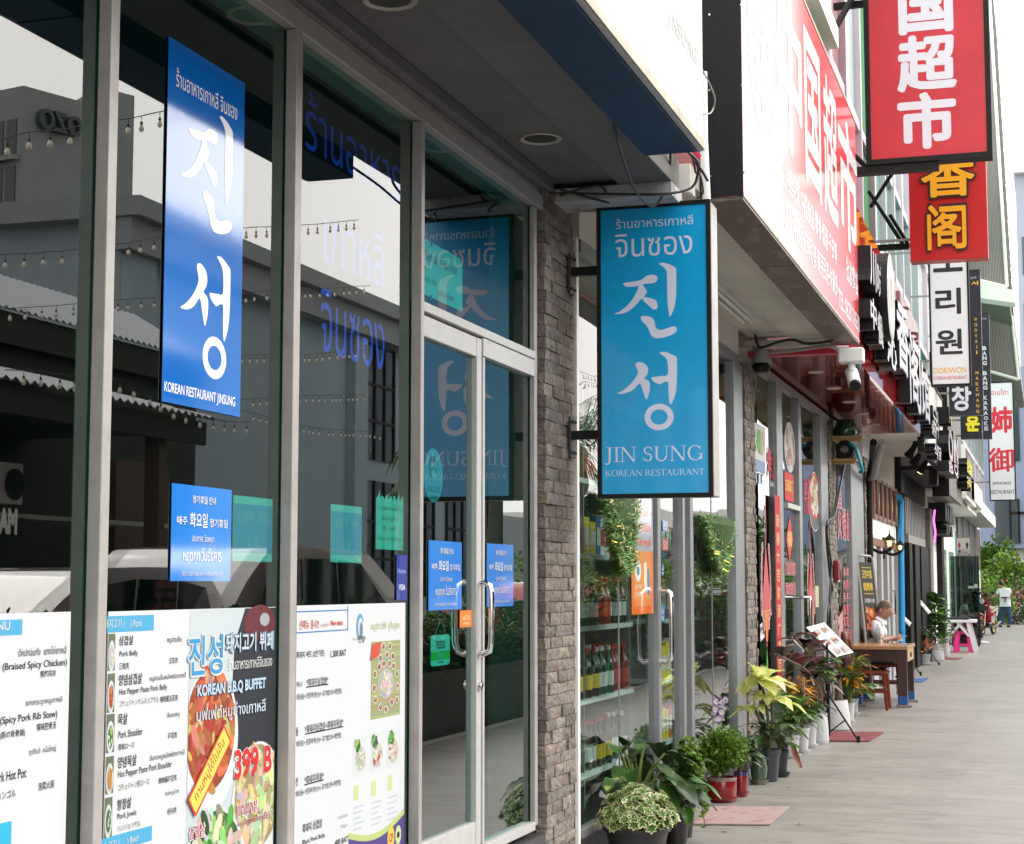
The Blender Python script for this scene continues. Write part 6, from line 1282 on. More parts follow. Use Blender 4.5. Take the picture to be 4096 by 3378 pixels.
w0,w1=far(338,372,216),far(538,385,216);dv=Vector((40,60,0));b=MB();prism(b,[Vector((w0.x-4,w0.y-3,0)),Vector((w1.x,w1.y,0)),Vector((w1.x,w1.y,0))+Vector((14,10,0)),Vector((w0.x,w0.y,0))+Vector((14,10,0))],-1,w1.z);b.build('hotel_wing','tower_white',None,label='slim hotel block behind the lettered tower, mirrored beside the first silver mullion',cat='building')
# blue-grey hall
XW=22.;y0=refl(480,1200,XW).y;y1=refl(1480,1200,XW).y;zt_=refl(1215,1060,XW-.9).z-.25
hall=thing('grey_hall','plain blue grey hall with a cornice and tall dark windows, mirrored in the second window','building',(XW,(y0+y1)/2,0));b=MB();b.box((XW,y0,-.1),(XW+14,y1+14,zt_));b.build('wall','wall_bluegrey',hall)
b=MB();b.box((XW-.6,y0-.5,zt_-1.2),(XW-.01,y1+14,zt_-.3));b.box((XW-.9,y0-.6,zt_-.29),(XW+14,y1+14,zt_+.25));b.build('cornice','tower_white',hall)
yp=refl(1390,1200,XW).y;b=MB();b.box((XW-.35,yp,-.1),(XW-.01,yp+1.2,zt_-1.21));b.box((XW-.35,y0,-.1),(XW-.01,y0+1.4,zt_-1.21));b.build('pilaster','wall_bluegrey',hall)
for k in range(4):
    for z in (1.0,6.2):
        b=MB();b.box((XW-.06,yp+1.5+4.6*k,z),(XW-.02,yp+4.6+4.6*k,z+4.4));wdw=b.build('window','car_glass',hall);b=MB()
        for q in range(4):b.box((XW-.12,yp+1.5+4.6*k+1.0*q,z),(XW-.065,yp+1.6+4.6*k+1.0*q,z+4.4))
        for zz_ in (z+1.4,z+2.8):b.box((XW-.125,yp+1.5+4.6*k,zz_),(XW-.06,yp+4.6+4.6*k,zz_+.1))
        b.build('bars','black_metal',wdw)
for k,(pl,pr)in enumerate(((690,800),(812,925),(960,1065))):
    yy0,yy1=refl(pl,1800,XW-6).y,refl(pr,1800,XW-6).y;zz0,zz1=1.2,refl(pl,1730,XW-6).z
    b=MB();b.box((XW-.08,yy0*1.18,.8),(XW-.02,yy1*1.18,4.6));b.build('window','green_pane',hall)
b=MB();b.box((24,y1+22,-.1),(40,y1+80,5));b.build('far_hall','tower_white',None,label='pale hall farther up the street, mirrored in the supermarket glass',cat='building')
b=MB();b.box((40,-30,-.1),(60,y0-9,8));b.build('far_block','tower_white',None,label='low pale block behind the stall roofs, mirrored in the left window',cat='building')
# corrugated stalls
def sheet_roof(b,x0,z0,x1,z1,y0,y1,pitch,amp):
    n=int((y1-y0)/pitch*2);vs=[]
    for i in range(n+1):
        y=y0+(y1-y0)*i/n;dz=amp if i%2 else -amp;vs+=[(x0,y,z0+dz),(x1,y,z1+dz)]
    b.add(vs,[(2*i,2*i+1,2*i+3,2*i+2)for i in range(n)]);b.add([(p[0],p[1],p[2]-.02)for p in vs],[(2*i,2*i+2,2*i+3,2*i+1)for i in range(n)])
ya_,yb_=-4.,refl(860,1690,10.5).y;ze=refl(200,1545,10.5).z;zs=refl(700,1640,10.5).z
st_=thing('market_stall','dark open stall under a white corrugated roof, mirrored across the left windows','stall',(12,(ya_+yb_)/2,0))
b=MB();sheet_roof(b,10.5,(ze+zs)/2,13.5,(ze+zs)/2+.75,ya_,yb_,.22,.028);b.build('corrugated_roof','roof_sheet',st_)
b=MB();b.box((10.6,ya_,(ze+zs)/2-.45),(10.7,yb_-.1,(ze+zs)/2-.08));b.box((13.6,ya_,-.02),(14,yb_+1,4.9));b.box((10.7,ya_,(ze+zs)/2-.3),(13.6,yb_-.5,(ze+zs)/2-.1));b.build('back_wall','stall_dark',st_)
for k in range(4):b=MB();y=ya_+(yb_-ya_)*(.35+.2*k);b.box((10.7,y,-.02),(10.95,y+.2,4.0));b.build('post','stall_brown',st_)
yq0,yq1=refl(445,1900,13.5).y,refl(655,1900,13.5).y;b=MB();b.box((13.40,yq0,1.4),(13.59,yq1,3.7));b.build('plank_wall','stall_brown',st_)
b=MB();b.box((11.0,ya_,-.02),(11.3,yq0-.2,1.15));b.build('counter','stall_brown',st_)
zu0,zu1=refl(150,1260,14.4).z,refl(150,1100,15.5).z;yu=refl(330,1200,14.4).y
s2_=thing('market_stall','taller stall roof with ribbed sheeting behind the white corrugated one, mirrored top left','stall',(17,6,0));b=MB();sheet_roof(b,14.4,zu0,16.2,zu1,-6,yu+5,.22,.03);b.build('corrugated_roof','roof_sheet',s2_);b=MB();b.box((14.5,-6,zu0-.6),(14.62,yu+5,zu0-.05));b.box((14.7,-6,-.02),(16.2,yu+5,zu0-.06));b.build('wall','stall_dark',s2_)
t=thing('stall_sign','black stall sign with white hand drawn letters, mirrored at the left edge','sign',refl(0,2100,11));a,c=refl(85,2150,10.55),refl(-120,2060,10.55);b=MB();b.box((10.52,c.y,a.z),(10.58,a.y,c.z));b.build('plate','black_metal',t);b=MB();e_=refl(72,2140,10.5);s_=refl(-20,2140,10.5);b.text('MAN',(10.515,e_.y,e_.z),-YV,ZV,(e_.y-s_.y)*1.2,.34,.06);b.build('lettering','label_white',t)
a=refl(25,1938,12.6);t=thing('air_conditioner','white outdoor air conditioner unit in the dark stall, mirrored at the left edge','air conditioner',a);b=MB();b.box((12.5,a.y-.5,a.z-.3),(12.8,a.y+.28,a.z+.32));b.build('case','pvc',t);b=MB();b.tube([(12.49,a.y+.05,a.z),(12.47,a.y+.05,a.z)],.24,20);b.build('fan_grille','black_metal',t)
b=MB();b.box((12.3,a.y-3,a.z-.52),(12.9,a.y+4.6,a.z-.45));b.build('stall_shelf','alu',None,label='long pale shelf under the air conditioner in the dark stall',cat='shelf')
# string lights
sl_n=0
def strand(pts,X,sp,lab_):
    q=bez([refl(px,py,X)for px,py in pts],10);t=thing('string_lights',lab_,'string lights',q[0],'strands of bulbs strung over the street');b=MB();b.tube(q,.007,5);b.build('wire','cable',t)
    acc=0;bm_=None
    for i in range(1,len(q)):
        acc+=(q[i]-q[i-1]).length
        if acc>=sp:
            acc-=sp;p=q[i]
            if bm_ is None:
                k=MB();k.lathe([(.004,0),(.004,-.07),(.016,-.075),(.018,-.11)],(0,0,0),8);so_=k.build('socket','cable',t,smooth=True,local=True);so_.location=p-t.location
                k=MB();k.lathe([(.015,-.11),(.030,-.15),(.032,-.17),(.02,-.195),(0,-.20)],(0,0,0),10);bu=k.build('bulb','bulb_glass',t,smooth=True,local=True);bu.location=p-t.location;bm_=1
            else:
                for o_ in (so_,bu):c_=o_.copy();col.objects.link(c_);c_.location=p-t.location
strand([(-60,585),(85,535),(182,525),(275,515),(340,500),(530,472),(640,448),(800,420)],8,.42,'highest strand of bulbs, crossing the hotel letters in the left window')
strand([(-60,1025),(52,1017),(125,1015),(195,1007),(263,1003),(515,972),(590,957),(660,950),(985,912),(1080,908),(1270,897),(1432,880)],11,.46,'second strand of bulbs, crossing the sky just above the grey hall')
strand([(-40,1240),(115,1230),(235,1222),(295,1216),(512,1198),(640,1190),(970,1176),(1030,1168),(1262,1158),(1398,1148),(1480,1143)],13,.46,'third strand of bulbs, crossing the top of the grey hall wall')
strand([(-20,1430),(130,1428),(258,1430),(475,1425),(622,1425),(1000,1420),(1238,1418),(1350,1408),(1470,1400)],15,.44,'fourth strand of bulbs, crossing the middle of the grey hall')
strand([(20,1480),(130,1485),(258,1500),(480,1520),(600,1570),(695,1627),(870,1680),(1000,1690)],10.2,.40,'strand of bulbs sagging along the edge of the corrugated roof')
strand([(960,1600),(1198,1583),(1300,1582),(1460,1578)],17,.40,'fifth strand of bulbs, low across the grey hall');strand([(960,1640),(1200,1700),(1300,1718),(1455,1725),(1520,1735)],17.5,.42,'lowest strand of bulbs, sagging across the grey hall')
strand([(2250,1490),(2330,1482),(2400,1480),(2600,1470),(2900,1480)],9,.6,'strand of bulbs mirrored in the supermarket glass beside the blue sign');strand([(1950,1620),(2060,1560),(2300,1527),(2400,1522),(2700,1520)],9.5,.6,'lower strand of bulbs mirrored in the supermarket glass')
# parked cars
def car(name,label,x,y,L,H_,Wd,paint,flip=1,kind='suv'):
    """side profile along y; nose towards +y when flip = 1; near side at x"""
    t=thing(name,label,'car',(x+Wd/2,y,-.1));Z=-.1
    P=[(0,.42),(.01,.70),(.02,.93),(.06,1.0)];roof=[(.035,.62),(.11,.955),(.2,1.0),(.45,1.0),(.56,.955),(.70,.66)]
    body=[(.02,.18),(.0,.30),(.005,.50),(.03,.63),(.70,.655),(.86,.60),(.97,.50),(1.0,.38),(.995,.22),(.97,.16)]
    f=lambda u:y+(u if flip>0 else 1-u)*L
    def loft(prof,ins):
        b=MB();n=len(prof);rows=[]
        for k,(xo,sc)in enumerate(ins):
            rows+=[(x+xo,f(u),Z+h*H_*(1 if sc==0 else 1)-(0 if h<.6 else sc))for u,h in prof]
        m_=len(ins);fs=[(k*n+i,k*n+(i+1)%n,(k+1)*n+(i+1)%n,(k+1)*n+i)for k in range(m_-1)for i in range(n)]
        fs+=[tuple(range(n)),tuple(reversed(range((m_-1)*n,m_*n)))];return b.add(rows,fs)
    sb=smooth_closed(body,3);b=loft(sb,((.10,0),(.02,0),(0,0),(Wd,0),(Wd-.02,0),(Wd-.1,0)));o=b.build('body',paint,t,smooth=True)
    cab=smooth_closed([(.03,.60),(.10,.93),(.18,.99),(.30,1.0),(.48,.985),(.57,.93),(.71,.62)],3);b=loft(cab,((.26,.0),(.08,0),(Wd-.08,0),(Wd-.26,0)));b.build('cabin',paint,t,smooth=True)
    for a in ([(.085,.66),(.13,.90),(.235,.935),(.245,.67)],[(.255,.67),(.245,.937),(.385,.94),(.40,.675)],[(.412,.675),(.397,.94),(.50,.915),(.60,.74),(.64,.68)]):
        b=MB();q=[Vector((x+.078+max(0,h-.62)*.06,f(u),Z+h*H_))for u,h in a];b.poly([(p.y,p.z)for p in (q if flip<0 else q[::-1])],(x+.072,0,0),YV,ZV,(.012,0,0));b.build('side_window','car_glass',t)
    for u in (.18,.81):
        yw=f(u);r=H_*.205;b=MB();b.tube([(x-.012,yw,Z+r),(x+.22,yw,Z+r)],r,24);wl=b.build('wheel','tyre',t,smooth=True);b=MB();b.tube([(x-.02,yw,Z+r),(x+.02,yw,Z+r)],r*.64,20);rm=b.build('rim','rim',wl)
        b=MB();b.poly([(yw+(r+.06)*math.cos(a),Z+r+(r+.06)*math.sin(a))for a in [i*math.pi/12 for i in range(13)]]+[(yw-r*1.1,Z+.2),(yw+r*1.1,Z+.2)],(x-.004,0,0),YV,ZV,(.006,0,0));b.build('wheel_arch','black_metal',t)
    b=MB();b.box((x+.005,f(.004),Z+.5*H_),(x+.16,f(.05),Z+.60*H_)) if flip>0 else b.box((x+.005,f(.05),Z+.5*H_),(x+.16,f(.004),Z+.60*H_));b.build('tail_light','tail_red',t)
    for u in (.33,.49):b=MB();b.box((x-.025,min(f(u),f(u+.04)),Z+.575*H_),(x+.004,max(f(u),f(u+.04)),Z+.595*H_));b.build('door_handle',paint,t)
    b=MB();b.box((x-.16,min(f(.60),f(.63)),Z+.66*H_),(x+.02,max(f(.60),f(.63)),Z+.74*H_));b.build('mirror',paint,t);return t
yc0,yc1=refl(965,2300,4.4).y,refl(1840,2300,4.4).y;hcar=refl(1350,2190,4.4).z+.1
car('white_car','long white people carrier parked across the walkway, mirrored in the third window and door',4.4,yc0,yc1-yc0,hcar,1.8,'car_white')
ya_=refl(560,2300,4.6).y;yb_=refl(955,2300,4.6).y
car('white_car','white sport utility car behind the carrier, mirrored below the blue closing notice',4.6,yb_-4.6+.2,4.5,1.72,1.8,'car_white',-1)
yr0=refl(2260,2300,4.6).y;car('red_car','dark red car parked in front of the supermarket, mirrored in its glass',4.5,yr0+1.2,4.4,1.62,1.8,'car_red')
car('white_van','white van parked farther up the street, mirrored in the red restaurant glass',5.2,46,5.2,2.1,1.9,'car_white')
# low planter walls with clipped hedges along the kerb
def hedge(y0,y1,x0,x1,zb,zt_,n,label,flowers=0,mat='leaf_mid',seed=1,L=.075,wall=True):
    t=thing('planter_hedge',label,'hedge',((x0+x1)/2,(y0+y1)/2,-.1),'clipped hedges along the street');rnd=random.Random(seed)
    if wall:b=MB();b.box((x0,y0,-.12),(x1,y1,zb));b.build('planter_wall','concrete_grey',t,bevel=.02)
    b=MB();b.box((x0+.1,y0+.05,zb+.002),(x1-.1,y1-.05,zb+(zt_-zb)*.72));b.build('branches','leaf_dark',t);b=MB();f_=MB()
    for i in range(n):
        y=rnd.uniform(y0,y1);bump_=.12*math.sin(y*2.1)+.08*math.sin(y*5.3+seed);s=rnd.random()
        if s<.45:p=(x0+rnd.uniform(-.02,.12),y,rnd.uniform(zb,zt_+bump_))
        else:p=(rnd.uniform(x0,x1),y,zt_+bump_*1.2+rnd.uniform(-.16,.05))
        tgt=f_ if rnd.random()<flowers else b;tgt.shade=rnd.choice(SH);leaf(tgt,p,rdir(rnd,-.2),rdir(rnd)+Vector((0,0,1)),L*rnd.uniform(.7,1.4),L*.5,.2,.1,2)
    b.build('leaves',mat,t)
    if f_.v:f_.build('flowers','flower_red',t)
hedge(8.2,13.4,3.35,4.15,.62,1.02,5200,'planter with red flowers and low green hedge mirrored low in the supermarket glass',.08,seed=2);hedge(13.8,19.5,3.35,4.15,.62,1.05,5000,'second planter hedge mirrored beside the supermarket pillar',.05,seed=3)
hedge(21,44,3.5,4.5,.3,1.65,9000,'long tall hedge mirrored in the red restaurant windows',.02,'leaf_bright',4,.10);hedge(45,72,3.6,5.2,.2,1.7,7000,'long hedge farthest up the street',.02,'leaf_mid',5,.13)
def palm(x,y,h,label,seed):
    t=thing('palm_tree',label,'tree',(x,y,-.1));rnd=random.Random(seed);b=MB();b.tube([(x,y,-.1),(x+.1,y,h*.5),(x,y,h)],[.2,.15,.13],10);b.build('trunk','bark',t,smooth=True);b=MB()
    for i in range(22):
        d=rdir(rnd,-.1,.9);q=bez([(x,y,h),Vector((x,y,h))+d*1.2+Vector((0,0,.35)),Vector((x,y,h))+d*2.3-Vector((0,0,.3+.5*(1-d.z)))],9);b.shade=rnd.choice(SH);b.tube(q,.015,4)
        for k in range(2,len(q)-1):
            tg=(q[k+1]-q[k]).normalized();s=tg.cross(Vector((0,0,1))).normalized()
            for sg_ in (-1,1):leaf(b,q[k],s*sg_+tg*.6-Vector((0,0,.3)),(0,0,1),.55,.05,.4,.1,2)
    b.build('crown','leaf_mid',t)
palm(8.4,refl(1990,2000,8.4).y,4.0,'palm with arching fronds mirrored in the narrow pane right of the glass door',1);palm(9.5,44.,5.2,'farther palm mirrored behind the first one',2)
for i,(x,y,h)in enumerate(((9,58,3.8),(10,70,4.2),(9.5,84,4.2))):
    t=thing('street_tree',['round leafy tree across the street, nearest of three','round leafy tree across the street, middle of three','round leafy tree across the street, farthest of three'][i],'tree',(x,y,-.1),'leafy trees across the street');rnd=random.Random(30+i);b=MB();b.tube([(x,y,-.1),(x,y,h*.55)],[.2,.11],8)
    for k in range(5):d=rdir(rnd,.2);b.tube([(x,y,h*.45),Vector((x,y,h*.6))+d*1.2],[.09,.03],6)
    b.build('trunk','bark',t);b=MB();scatter(b,rnd,(x,y,h*.72),(2.2,2.2,h*.28),1500,.32,.16,.45,SH);b.build('crown','leaf_mid',t)
# ---------------------------------------------------------------- potted plants along the shop fronts
M('pot_black',(.018,.018,.02),.45,var=.3,vs=8);M('pot_white',(.56,.56,.58),.4,var=.05,vs=5);M('pot_red',(.20,.005,.008),.2,coat=.5,var=.2,vs=5);M('pot_slate',(.035,.04,.055),.4);M('pot_celadon',(.035,.07,.035),.25,coat=.5,c2=(.16,.15,.11),vs=5);M('pot_blue',(.03,.035,.16),.2,coat=.6);M('pot_rim',(.20,.14,.12),.6,var=.5,vs=40)
M('pot_woven',(.40,.41,.45),.7,var=.4,vs=40,bump=.8,bs=60)
M('leaf_varieg',(.72,.72,.42),.5,vcol=True,trans=.15);M('leaf_green',(.05,.14,.02),.4,vcol=True,trans=.2,c2=(.10,.20,.03),vs=14);M('leaf_philo',(.020,.060,.012),.45,spec=.3,vcol=True,c2=(.16,.22,.05),vs=10,c2lo=.60,c2hi=.68,stretch=(1,1,1));M('leaf_yellow',(.62,.64,.20),.5,vcol=True,trans=.35,c2=(.75,.74,.42),vs=8);M('leaf_orange',(.55,.25,.02),.5,vcol=True,trans=.25);M('leaf_maroon',(.05,.010,.012),.33,coat=.1,vcol=True);M('leaf_dry',(.15,.035,.012),.6,vcol=True);M('stem',(.10,.13,.03),.5);M('petal_white',(.78,.72,.78),.5,trans=.2);M('petal_purple',(.36,.05,.50),.5);M('stake',(.35,.10,.03),.6);M('leaf_flesh',(.5,.22,.14),.5,vcol=True)
def pot(b,prof,o,n=24):return b.lathe(prof,o,n)
PROF={
 'taper':lambda r,h:[(0,.0),(r*.72,0),(r*.95,h*.88),(r*1.03,h*.88),(r*1.05,h),(r*.95,h),(r*.93,h*.88),(0,h*.87)],
 'cyl':lambda r,h:[(0,0),(r*.86,0),(r*.98,h*.08),(r,h*.5),(r,h*.95),(r*.97,h),(r*.90,h),(r*.88,h*.9),(0,h*.88)],
 'belly':lambda r,h:[(0,0),(r*.7,0),(r*.95,h*.35),(r,h*.65),(r*.88,h*.92),(r*.98,h),(r*.86,h),(r*.8,h*.9),(0,h*.88)],
 'egg':lambda r,h:[(0,0),(r*.86,0),(r*.97,h*.05),(r,h*.14),(r*.95,h*.5),(r*.83,h*.97),(r*.81,h),(r*.75,h),(r*.74,h*.93),(0,h*.92)]}
def pot_at(px,pyb,wpx,hpx,kind='taper',lift=0.):
    """where a pot stands and how big it is, from its picture box; px its middle, pyb the front of its foot"""
    p=at(px,pyb,z=0);d=(p-CAM).dot(FWD);r=wpx*d/FPX/2;h=hpx*d/FPX;c=p+Vector((0,r*.75,0));return Vector((max(c.x,r*.7+.06),c.y,0)),r,h
def plant(name,label,loc,r,h,kind,potmat,saucer=None,cat='potted plant',soil=True,rim=None,ribs=False):
    t=thing(name,label,cat,loc);b=MB();pr=PROF[kind](r,h)
    if ribs:
        n=48;vs=[(loc.x+q*(1+(.025 if k%2 else 0))*math.cos(2*math.pi*k/n),loc.y+q*(1+(.025 if k%2 else 0))*math.sin(2*math.pi*k/n),loc.z+z)for q,z in pr for k in range(n)];b.add(vs,[(i*n+k,i*n+(k+1)%n,(i+1)*n+(k+1)%n,(i+1)*n+k)for i in range(len(pr)-1)for k in range(n)])
    else:b.lathe(pr,loc,28)
    b.build('pot',potmat,t,smooth=True)
    if rim:
        b=MB();b.lathe([(r*1.012,h*.86),(r*1.015,h*.97),(r*1.0,h*1.006)],loc,28);b.build('rim',rim,t,smooth=True)
    if soil:b=MB();b.lathe([(0,h*.93),(r*.5,h*.92),(r*(.78 if kind=='egg' else .88),h*.90)],loc,20);b.build('soil','soil',t,smooth=True)
    if saucer:b=MB();b.lathe([(0,.003),(r*.8,.003),(r*1.12,.035),(r*1.16,.035),(r*1.15,.028),(r*.9,-.0),(0,0)],loc,26);b.build('saucer',saucer,t,smooth=True)
    return t,Vector((loc.x,loc.y,loc.z+h*.92))
def stems(b,o,tips,r=.006):
    for q in tips:m_=(Vector(o)+Vector(q))/2+Vector((0,0,.03));b.tube(bez([o,m_,q],5),r,5)
S3=tuple((s,s,s)for s in (.7,.85,1.,1.15,1.3))
# variegated bush in a wide black pot
loc=Vector((.27,8.97,0));rd=.175;rim_z=at(2455,3318,y=8.97-rd).z
t,o=plant('variegated_bush','round bush of small cream edged leaves in a wide black pot by the sign pillar',loc,rd,max(rim_z,.17),'taper','pot_black');rnd=random.Random(2);b=MB();g=MB();top=at(2455,3150,y=8.97).z;cz=o.z+.02
for i in range(230):
    d=rdir(rnd,.0);k=rnd.uniform(.82,1.08);c=Vector((loc.x+d.x*.20*k,loc.y+d.y*.20*k,cz+d.z*(top-cz)*k));ax=(d+rdir(rnd)*.35+Vector((0,0,.35))).normalized();s=ax.orthogonal().normalized();u=ax.cross(s);m_=rnd.randint(5,7);a0=rnd.uniform(0,6)
    for j in range(m_):
        a=a0+2*math.pi*j/m_;e=(s*math.cos(a)+u*math.sin(a))+ax*.35;sh=rnd.uniform(.75,1.15);b.shade=(sh,sh,sh*.95);L=rnd.uniform(.030,.042);leaf(b,c,e,ax,L,L*.72,.0,.14,3);g.shade=rnd.choice(S3);leaf(g,c+ax*.0022+e*.002,e,ax,L*.78,L*.42,.0,.14,3)
b.build('leaves','leaf_varieg',t);g.build('leaf_centres','leaf_green',t);b=MB();b.lathe([(0,top-cz-.05),(.10,top-cz-.07),(.165,.05),(.15,-.02)],(loc.x,loc.y,cz),14);b.build('branches','leaf_dark',t,smooth=True)
def gp(px,y):p=at(px,3200,y=y);return Vector((max(p.x,.13),y,0))
# big striped philodendrons in black pots
def philo(label,loc,r,h,seed,n,L,W,hi,mat='leaf_philo',lean=(0,0)):
    t,o=plant('philodendron',label,loc,r,h,'taper','pot_black');rnd=random.Random(seed);b=MB();s=MB()
    for i in range(n):
        a=2*math.pi*(i*.382+.1)+rnd.uniform(-.3,.3);el=rnd.uniform(.2,1.2);d=Vector((math.cos(a)*math.cos(el),math.sin(a)*math.cos(el),math.sin(el)));tip=o+d*hi*rnd.uniform(.6,1.05)+Vector((lean[0],lean[1],hi*.25));tip.x=max(tip.x,.05)
        s.tube(bez([o,(o+tip)/2+Vector((0,0,.05)),tip],4),.007,5);b.shade=rnd.choice(SH);dd=Vector((d.x,d.y,rnd.uniform(-.25,.5)));
        if tip.x+dd.normalized().x*L<.03:dd.x=abs(dd.x)*.3
        leaf(b,tip,dd,(0,0,1),L*rnd.uniform(.75,1.15),W*rnd.uniform(.8,1.15),rnd.uniform(.25,.7),.16,5,wave=.05)
    b.build('leaves',mat,t,smooth=2);s.build('stems','stem',t,smooth=True)
philo('big striped dark philodendron arching over black pots behind the variegated bush',gp(2545,9.6),.13,.22,5,17,.27,.135,.30);philo('striped philodendron in a black pot between the dark one and the trailing vine',gp(2668,9.85),.10,.22,6,12,.20,.10,.24,lean=(.0,0));philo('low dark leafy plant in a black pot near the pale mat',gp(2705,9.75),.08,.17,9,9,.13,.075,.12);philo('dark philodendron half hidden against the supermarket glass',gp(2420,9.5),.10,.24,12,13,.24,.12,.32)
loc=gp(2722,10.0);t,o=plant('trailing_vine','bright green trailing vine spilling from a black pot beside the pale mat',loc,.09,.2,'taper','pot_black');rnd=random.Random(4);b=MB();s=MB()
for i in range(15):
    a=rnd.uniform(-1.9,1.4);q0=o+Vector((0,0,.18+rnd.uniform(0,.16)));q1=q0+Vector((math.cos(a)*.09,math.sin(a)*.09,rnd.uniform(0,.06)));q2=q1+Vector((math.cos(a)*.06,math.sin(a)*.06,-rnd.uniform(.12,.4)));q2.z=max(q2.z,.02);path=bez([o,q0,q1,q2],8);s.tube(path,.003,4)
    for p in path[8:]:
        for k in range(2):b.shade=rnd.choice(SH);leaf(b,p,rdir(rnd,-.3),Vector((.4,-.5,1)),.036,.032,.1,.1,3)
b.build('leaves','leaf_bright',t);s.build('stems','stem',t)
# small-leaved shrub in a red pot
loc,rd,h=pot_at(2880,3212,118,98,'cyl');t,o=plant('red_pot_shrub','dense small leaved green shrub in a glossy red pot with a lace pattern rim',loc,rd,h,'cyl','pot_red','pot_red',rim='pot_rim');rnd=random.Random(11);b=MB();cz=(at(2890,2920,y=loc.y).z+o.z)/2+.01;hz=at(2890,2920,y=loc.y).z-cz
for k in range(12):
    a=k*.55;c=(loc.x+.06*math.cos(a*3),loc.y+.06*math.sin(a*3),cz+hz*rnd.uniform(-.45,.5));scatter(b,rnd,c,(.115,.12,hz*.55),560,.026,.018,.5,SH,seg=2,shell=.15)
b.build('leaves','leaf_bright',t);b=MB()
for k in range(9):d=rdir(rnd,.5);b.tube(bez([o,o+Vector((d.x*.05,d.y*.05,.09)),o+Vector((d.x*.12,d.y*.12,.2+.1*rnd.random()))],5),.006,5)
b.build('branches','bark',t)
def simple(label,px,pyb,w_,h_,kind,mat,saucer=None,name='potted_plant',ribs=False,dx=0.,dy=0.,rim=None):
    loc,rd,h=pot_at(px,pyb,w_*1.1,h_,kind);loc=loc+Vector((dx,dy,0));t,o=plant(name,label,loc,rd,h,kind,mat,saucer,ribs=ribs,rim=rim);return t,o,loc,rd,h
def rosette(t,o,n,L,W,hi,mat,seed,spread=1.,el=(.3,1.3),droop=(.2,.7),stemr=.005,parts=('leaves','stems'),wave=.04,minx=.05,fold=.16):
    rnd=random.Random(seed);b=MB();s=MB();n=int(n*(1.6 if 20<seed<50 else 1));L,W=(L*1.12,W*1.3) if 20<seed<50 else (L,W)
    for i in range(n):
        a=2.4*i+rnd.uniform(-.4,.4);e=rnd.uniform(*el);d=Vector((math.cos(a)*math.cos(e),math.sin(a)*math.cos(e),math.sin(e)));f=rnd.uniform(.3,1);tip=o+Vector((d.x*hi*.45*spread*f,d.y*hi*.45*spread*f,hi*f));tip.x=max(tip.x,minx)
        if stemr:s.tube([o,(o+tip)/2+Vector((0,0,hi*.08)),tip],stemr,5)
        dd=Vector((d.x,d.y,rnd.uniform(.0,.7)));
        if tip.x+dd.x*L<minx:dd.x=abs(dd.x)*.4
        b.shade=rnd.choice(SH);leaf(b,tip,dd,(0,0,1),L*rnd.uniform(.75,1.2),W*rnd.uniform(.8,1.2),rnd.uniform(*droop),fold,5,wave=wave)
    b.build(parts[0],mat,t,smooth=2)
    if stemr:s.build(parts[1],'stem',t)
t,o,loc,rd,h=simple('green leaves in a glossy red and blue pot behind the red pot shrub',2960,3190,52,100,'cyl','pot_red','pot_red',rim='pot_blue');rosette(t,o,9,.16,.055,.16,'leaf_dark',21)
t,o,loc,rd,h=simple('dark leafy orchid plant in a slate pot',2993,3168,46,120,'belly','pot_slate',name='orchid',dx=-.04)
rosette(t,o,10,.18,.06,.12,'leaf_dark',22);b=MB();sp=bez([o,o+Vector((0,.0,.25)),at(2890,2930,y=loc.y-.05),at(2880,2880,y=loc.y-.1),at(2872,2800,y=loc.y-.12)],6);b.tube(sp,.003,5);b.build('flower_stem','stem',t);b=MB();g=MB()
for px,py in ((2866,2806),(2890,2808),(2863,2838),(2888,2850),(2875,2876),(2902,2800)):
    c=at(px,py,y=loc.y-.12)
    for k in range(5):a=k*1.257+.3;d=Vector((math.cos(a),-.35,math.sin(a)));leaf(b,c,d,(0,-1,0),.032,.024,0,.1,3);leaf(g,c+d*.020+Vector((0,-.001,0)),d,(0,-1,0),.014,.020,0,.1,3)
b.build('petals','petal_white',t);g.build('petal_tips','petal_purple',t)
t,o,loc,rd,h=simple('leafy plant in a dark green glazed pot on a green saucer',3032,3140,62,100,'belly','pot_celadon','pot_celadon');rosette(t,o,14,.15,.045,.20,'leaf_dark',23)
# pale yellow dieffenbachia in a black-blue pot
t,o,loc,rd,h=simple('tall plant with big pale yellow leaves in a dark blue black pot',3072,3130,84,128,'taper','pot_slate',name='yellow_leaf_plant');rnd=random.Random(31);b=MB();s=MB();topz=at(3040,2655,y=loc.y).z
for (cx,pz,n,L,W)in ((3045,2725,13,.30,.14),(3085,2810,11,.27,.125),(3020,2840,8,.22,.10)):
    c=at(cx,pz,y=loc.y);c.x=max(c.x,.12);s.tube(bez([o,(o+c)/2+Vector((.02,0,0)),c],5),.013,6)
    for k in range(n):
        a=2.4*k+.5;d=Vector((math.cos(a),math.sin(a),rnd.uniform(.0,.9)));
        if c.x+d.x*L<.02:d.x*=.25
        b.shade=rnd.choice(((1,1,1),(1.1,1.1,1.1),(.85,.9,.8),(1.2,1.2,1.3)));leaf(b,c,d,(0,0,1),L*rnd.uniform(.8,1.15),W*rnd.uniform(.85,1.1),rnd.uniform(.3,.75),.16,5,wave=.05)
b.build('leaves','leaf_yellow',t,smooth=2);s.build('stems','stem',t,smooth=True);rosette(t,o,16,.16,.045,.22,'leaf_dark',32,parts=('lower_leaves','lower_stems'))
t,o,loc,rd,h=simple('dark green leafy plant in a black pot behind the dark blue one',3105,3110,66,105,'taper','pot_black','pot_black',dx=.02);rosette(t,o,14,.17,.055,.2,'leaf_mid',33)
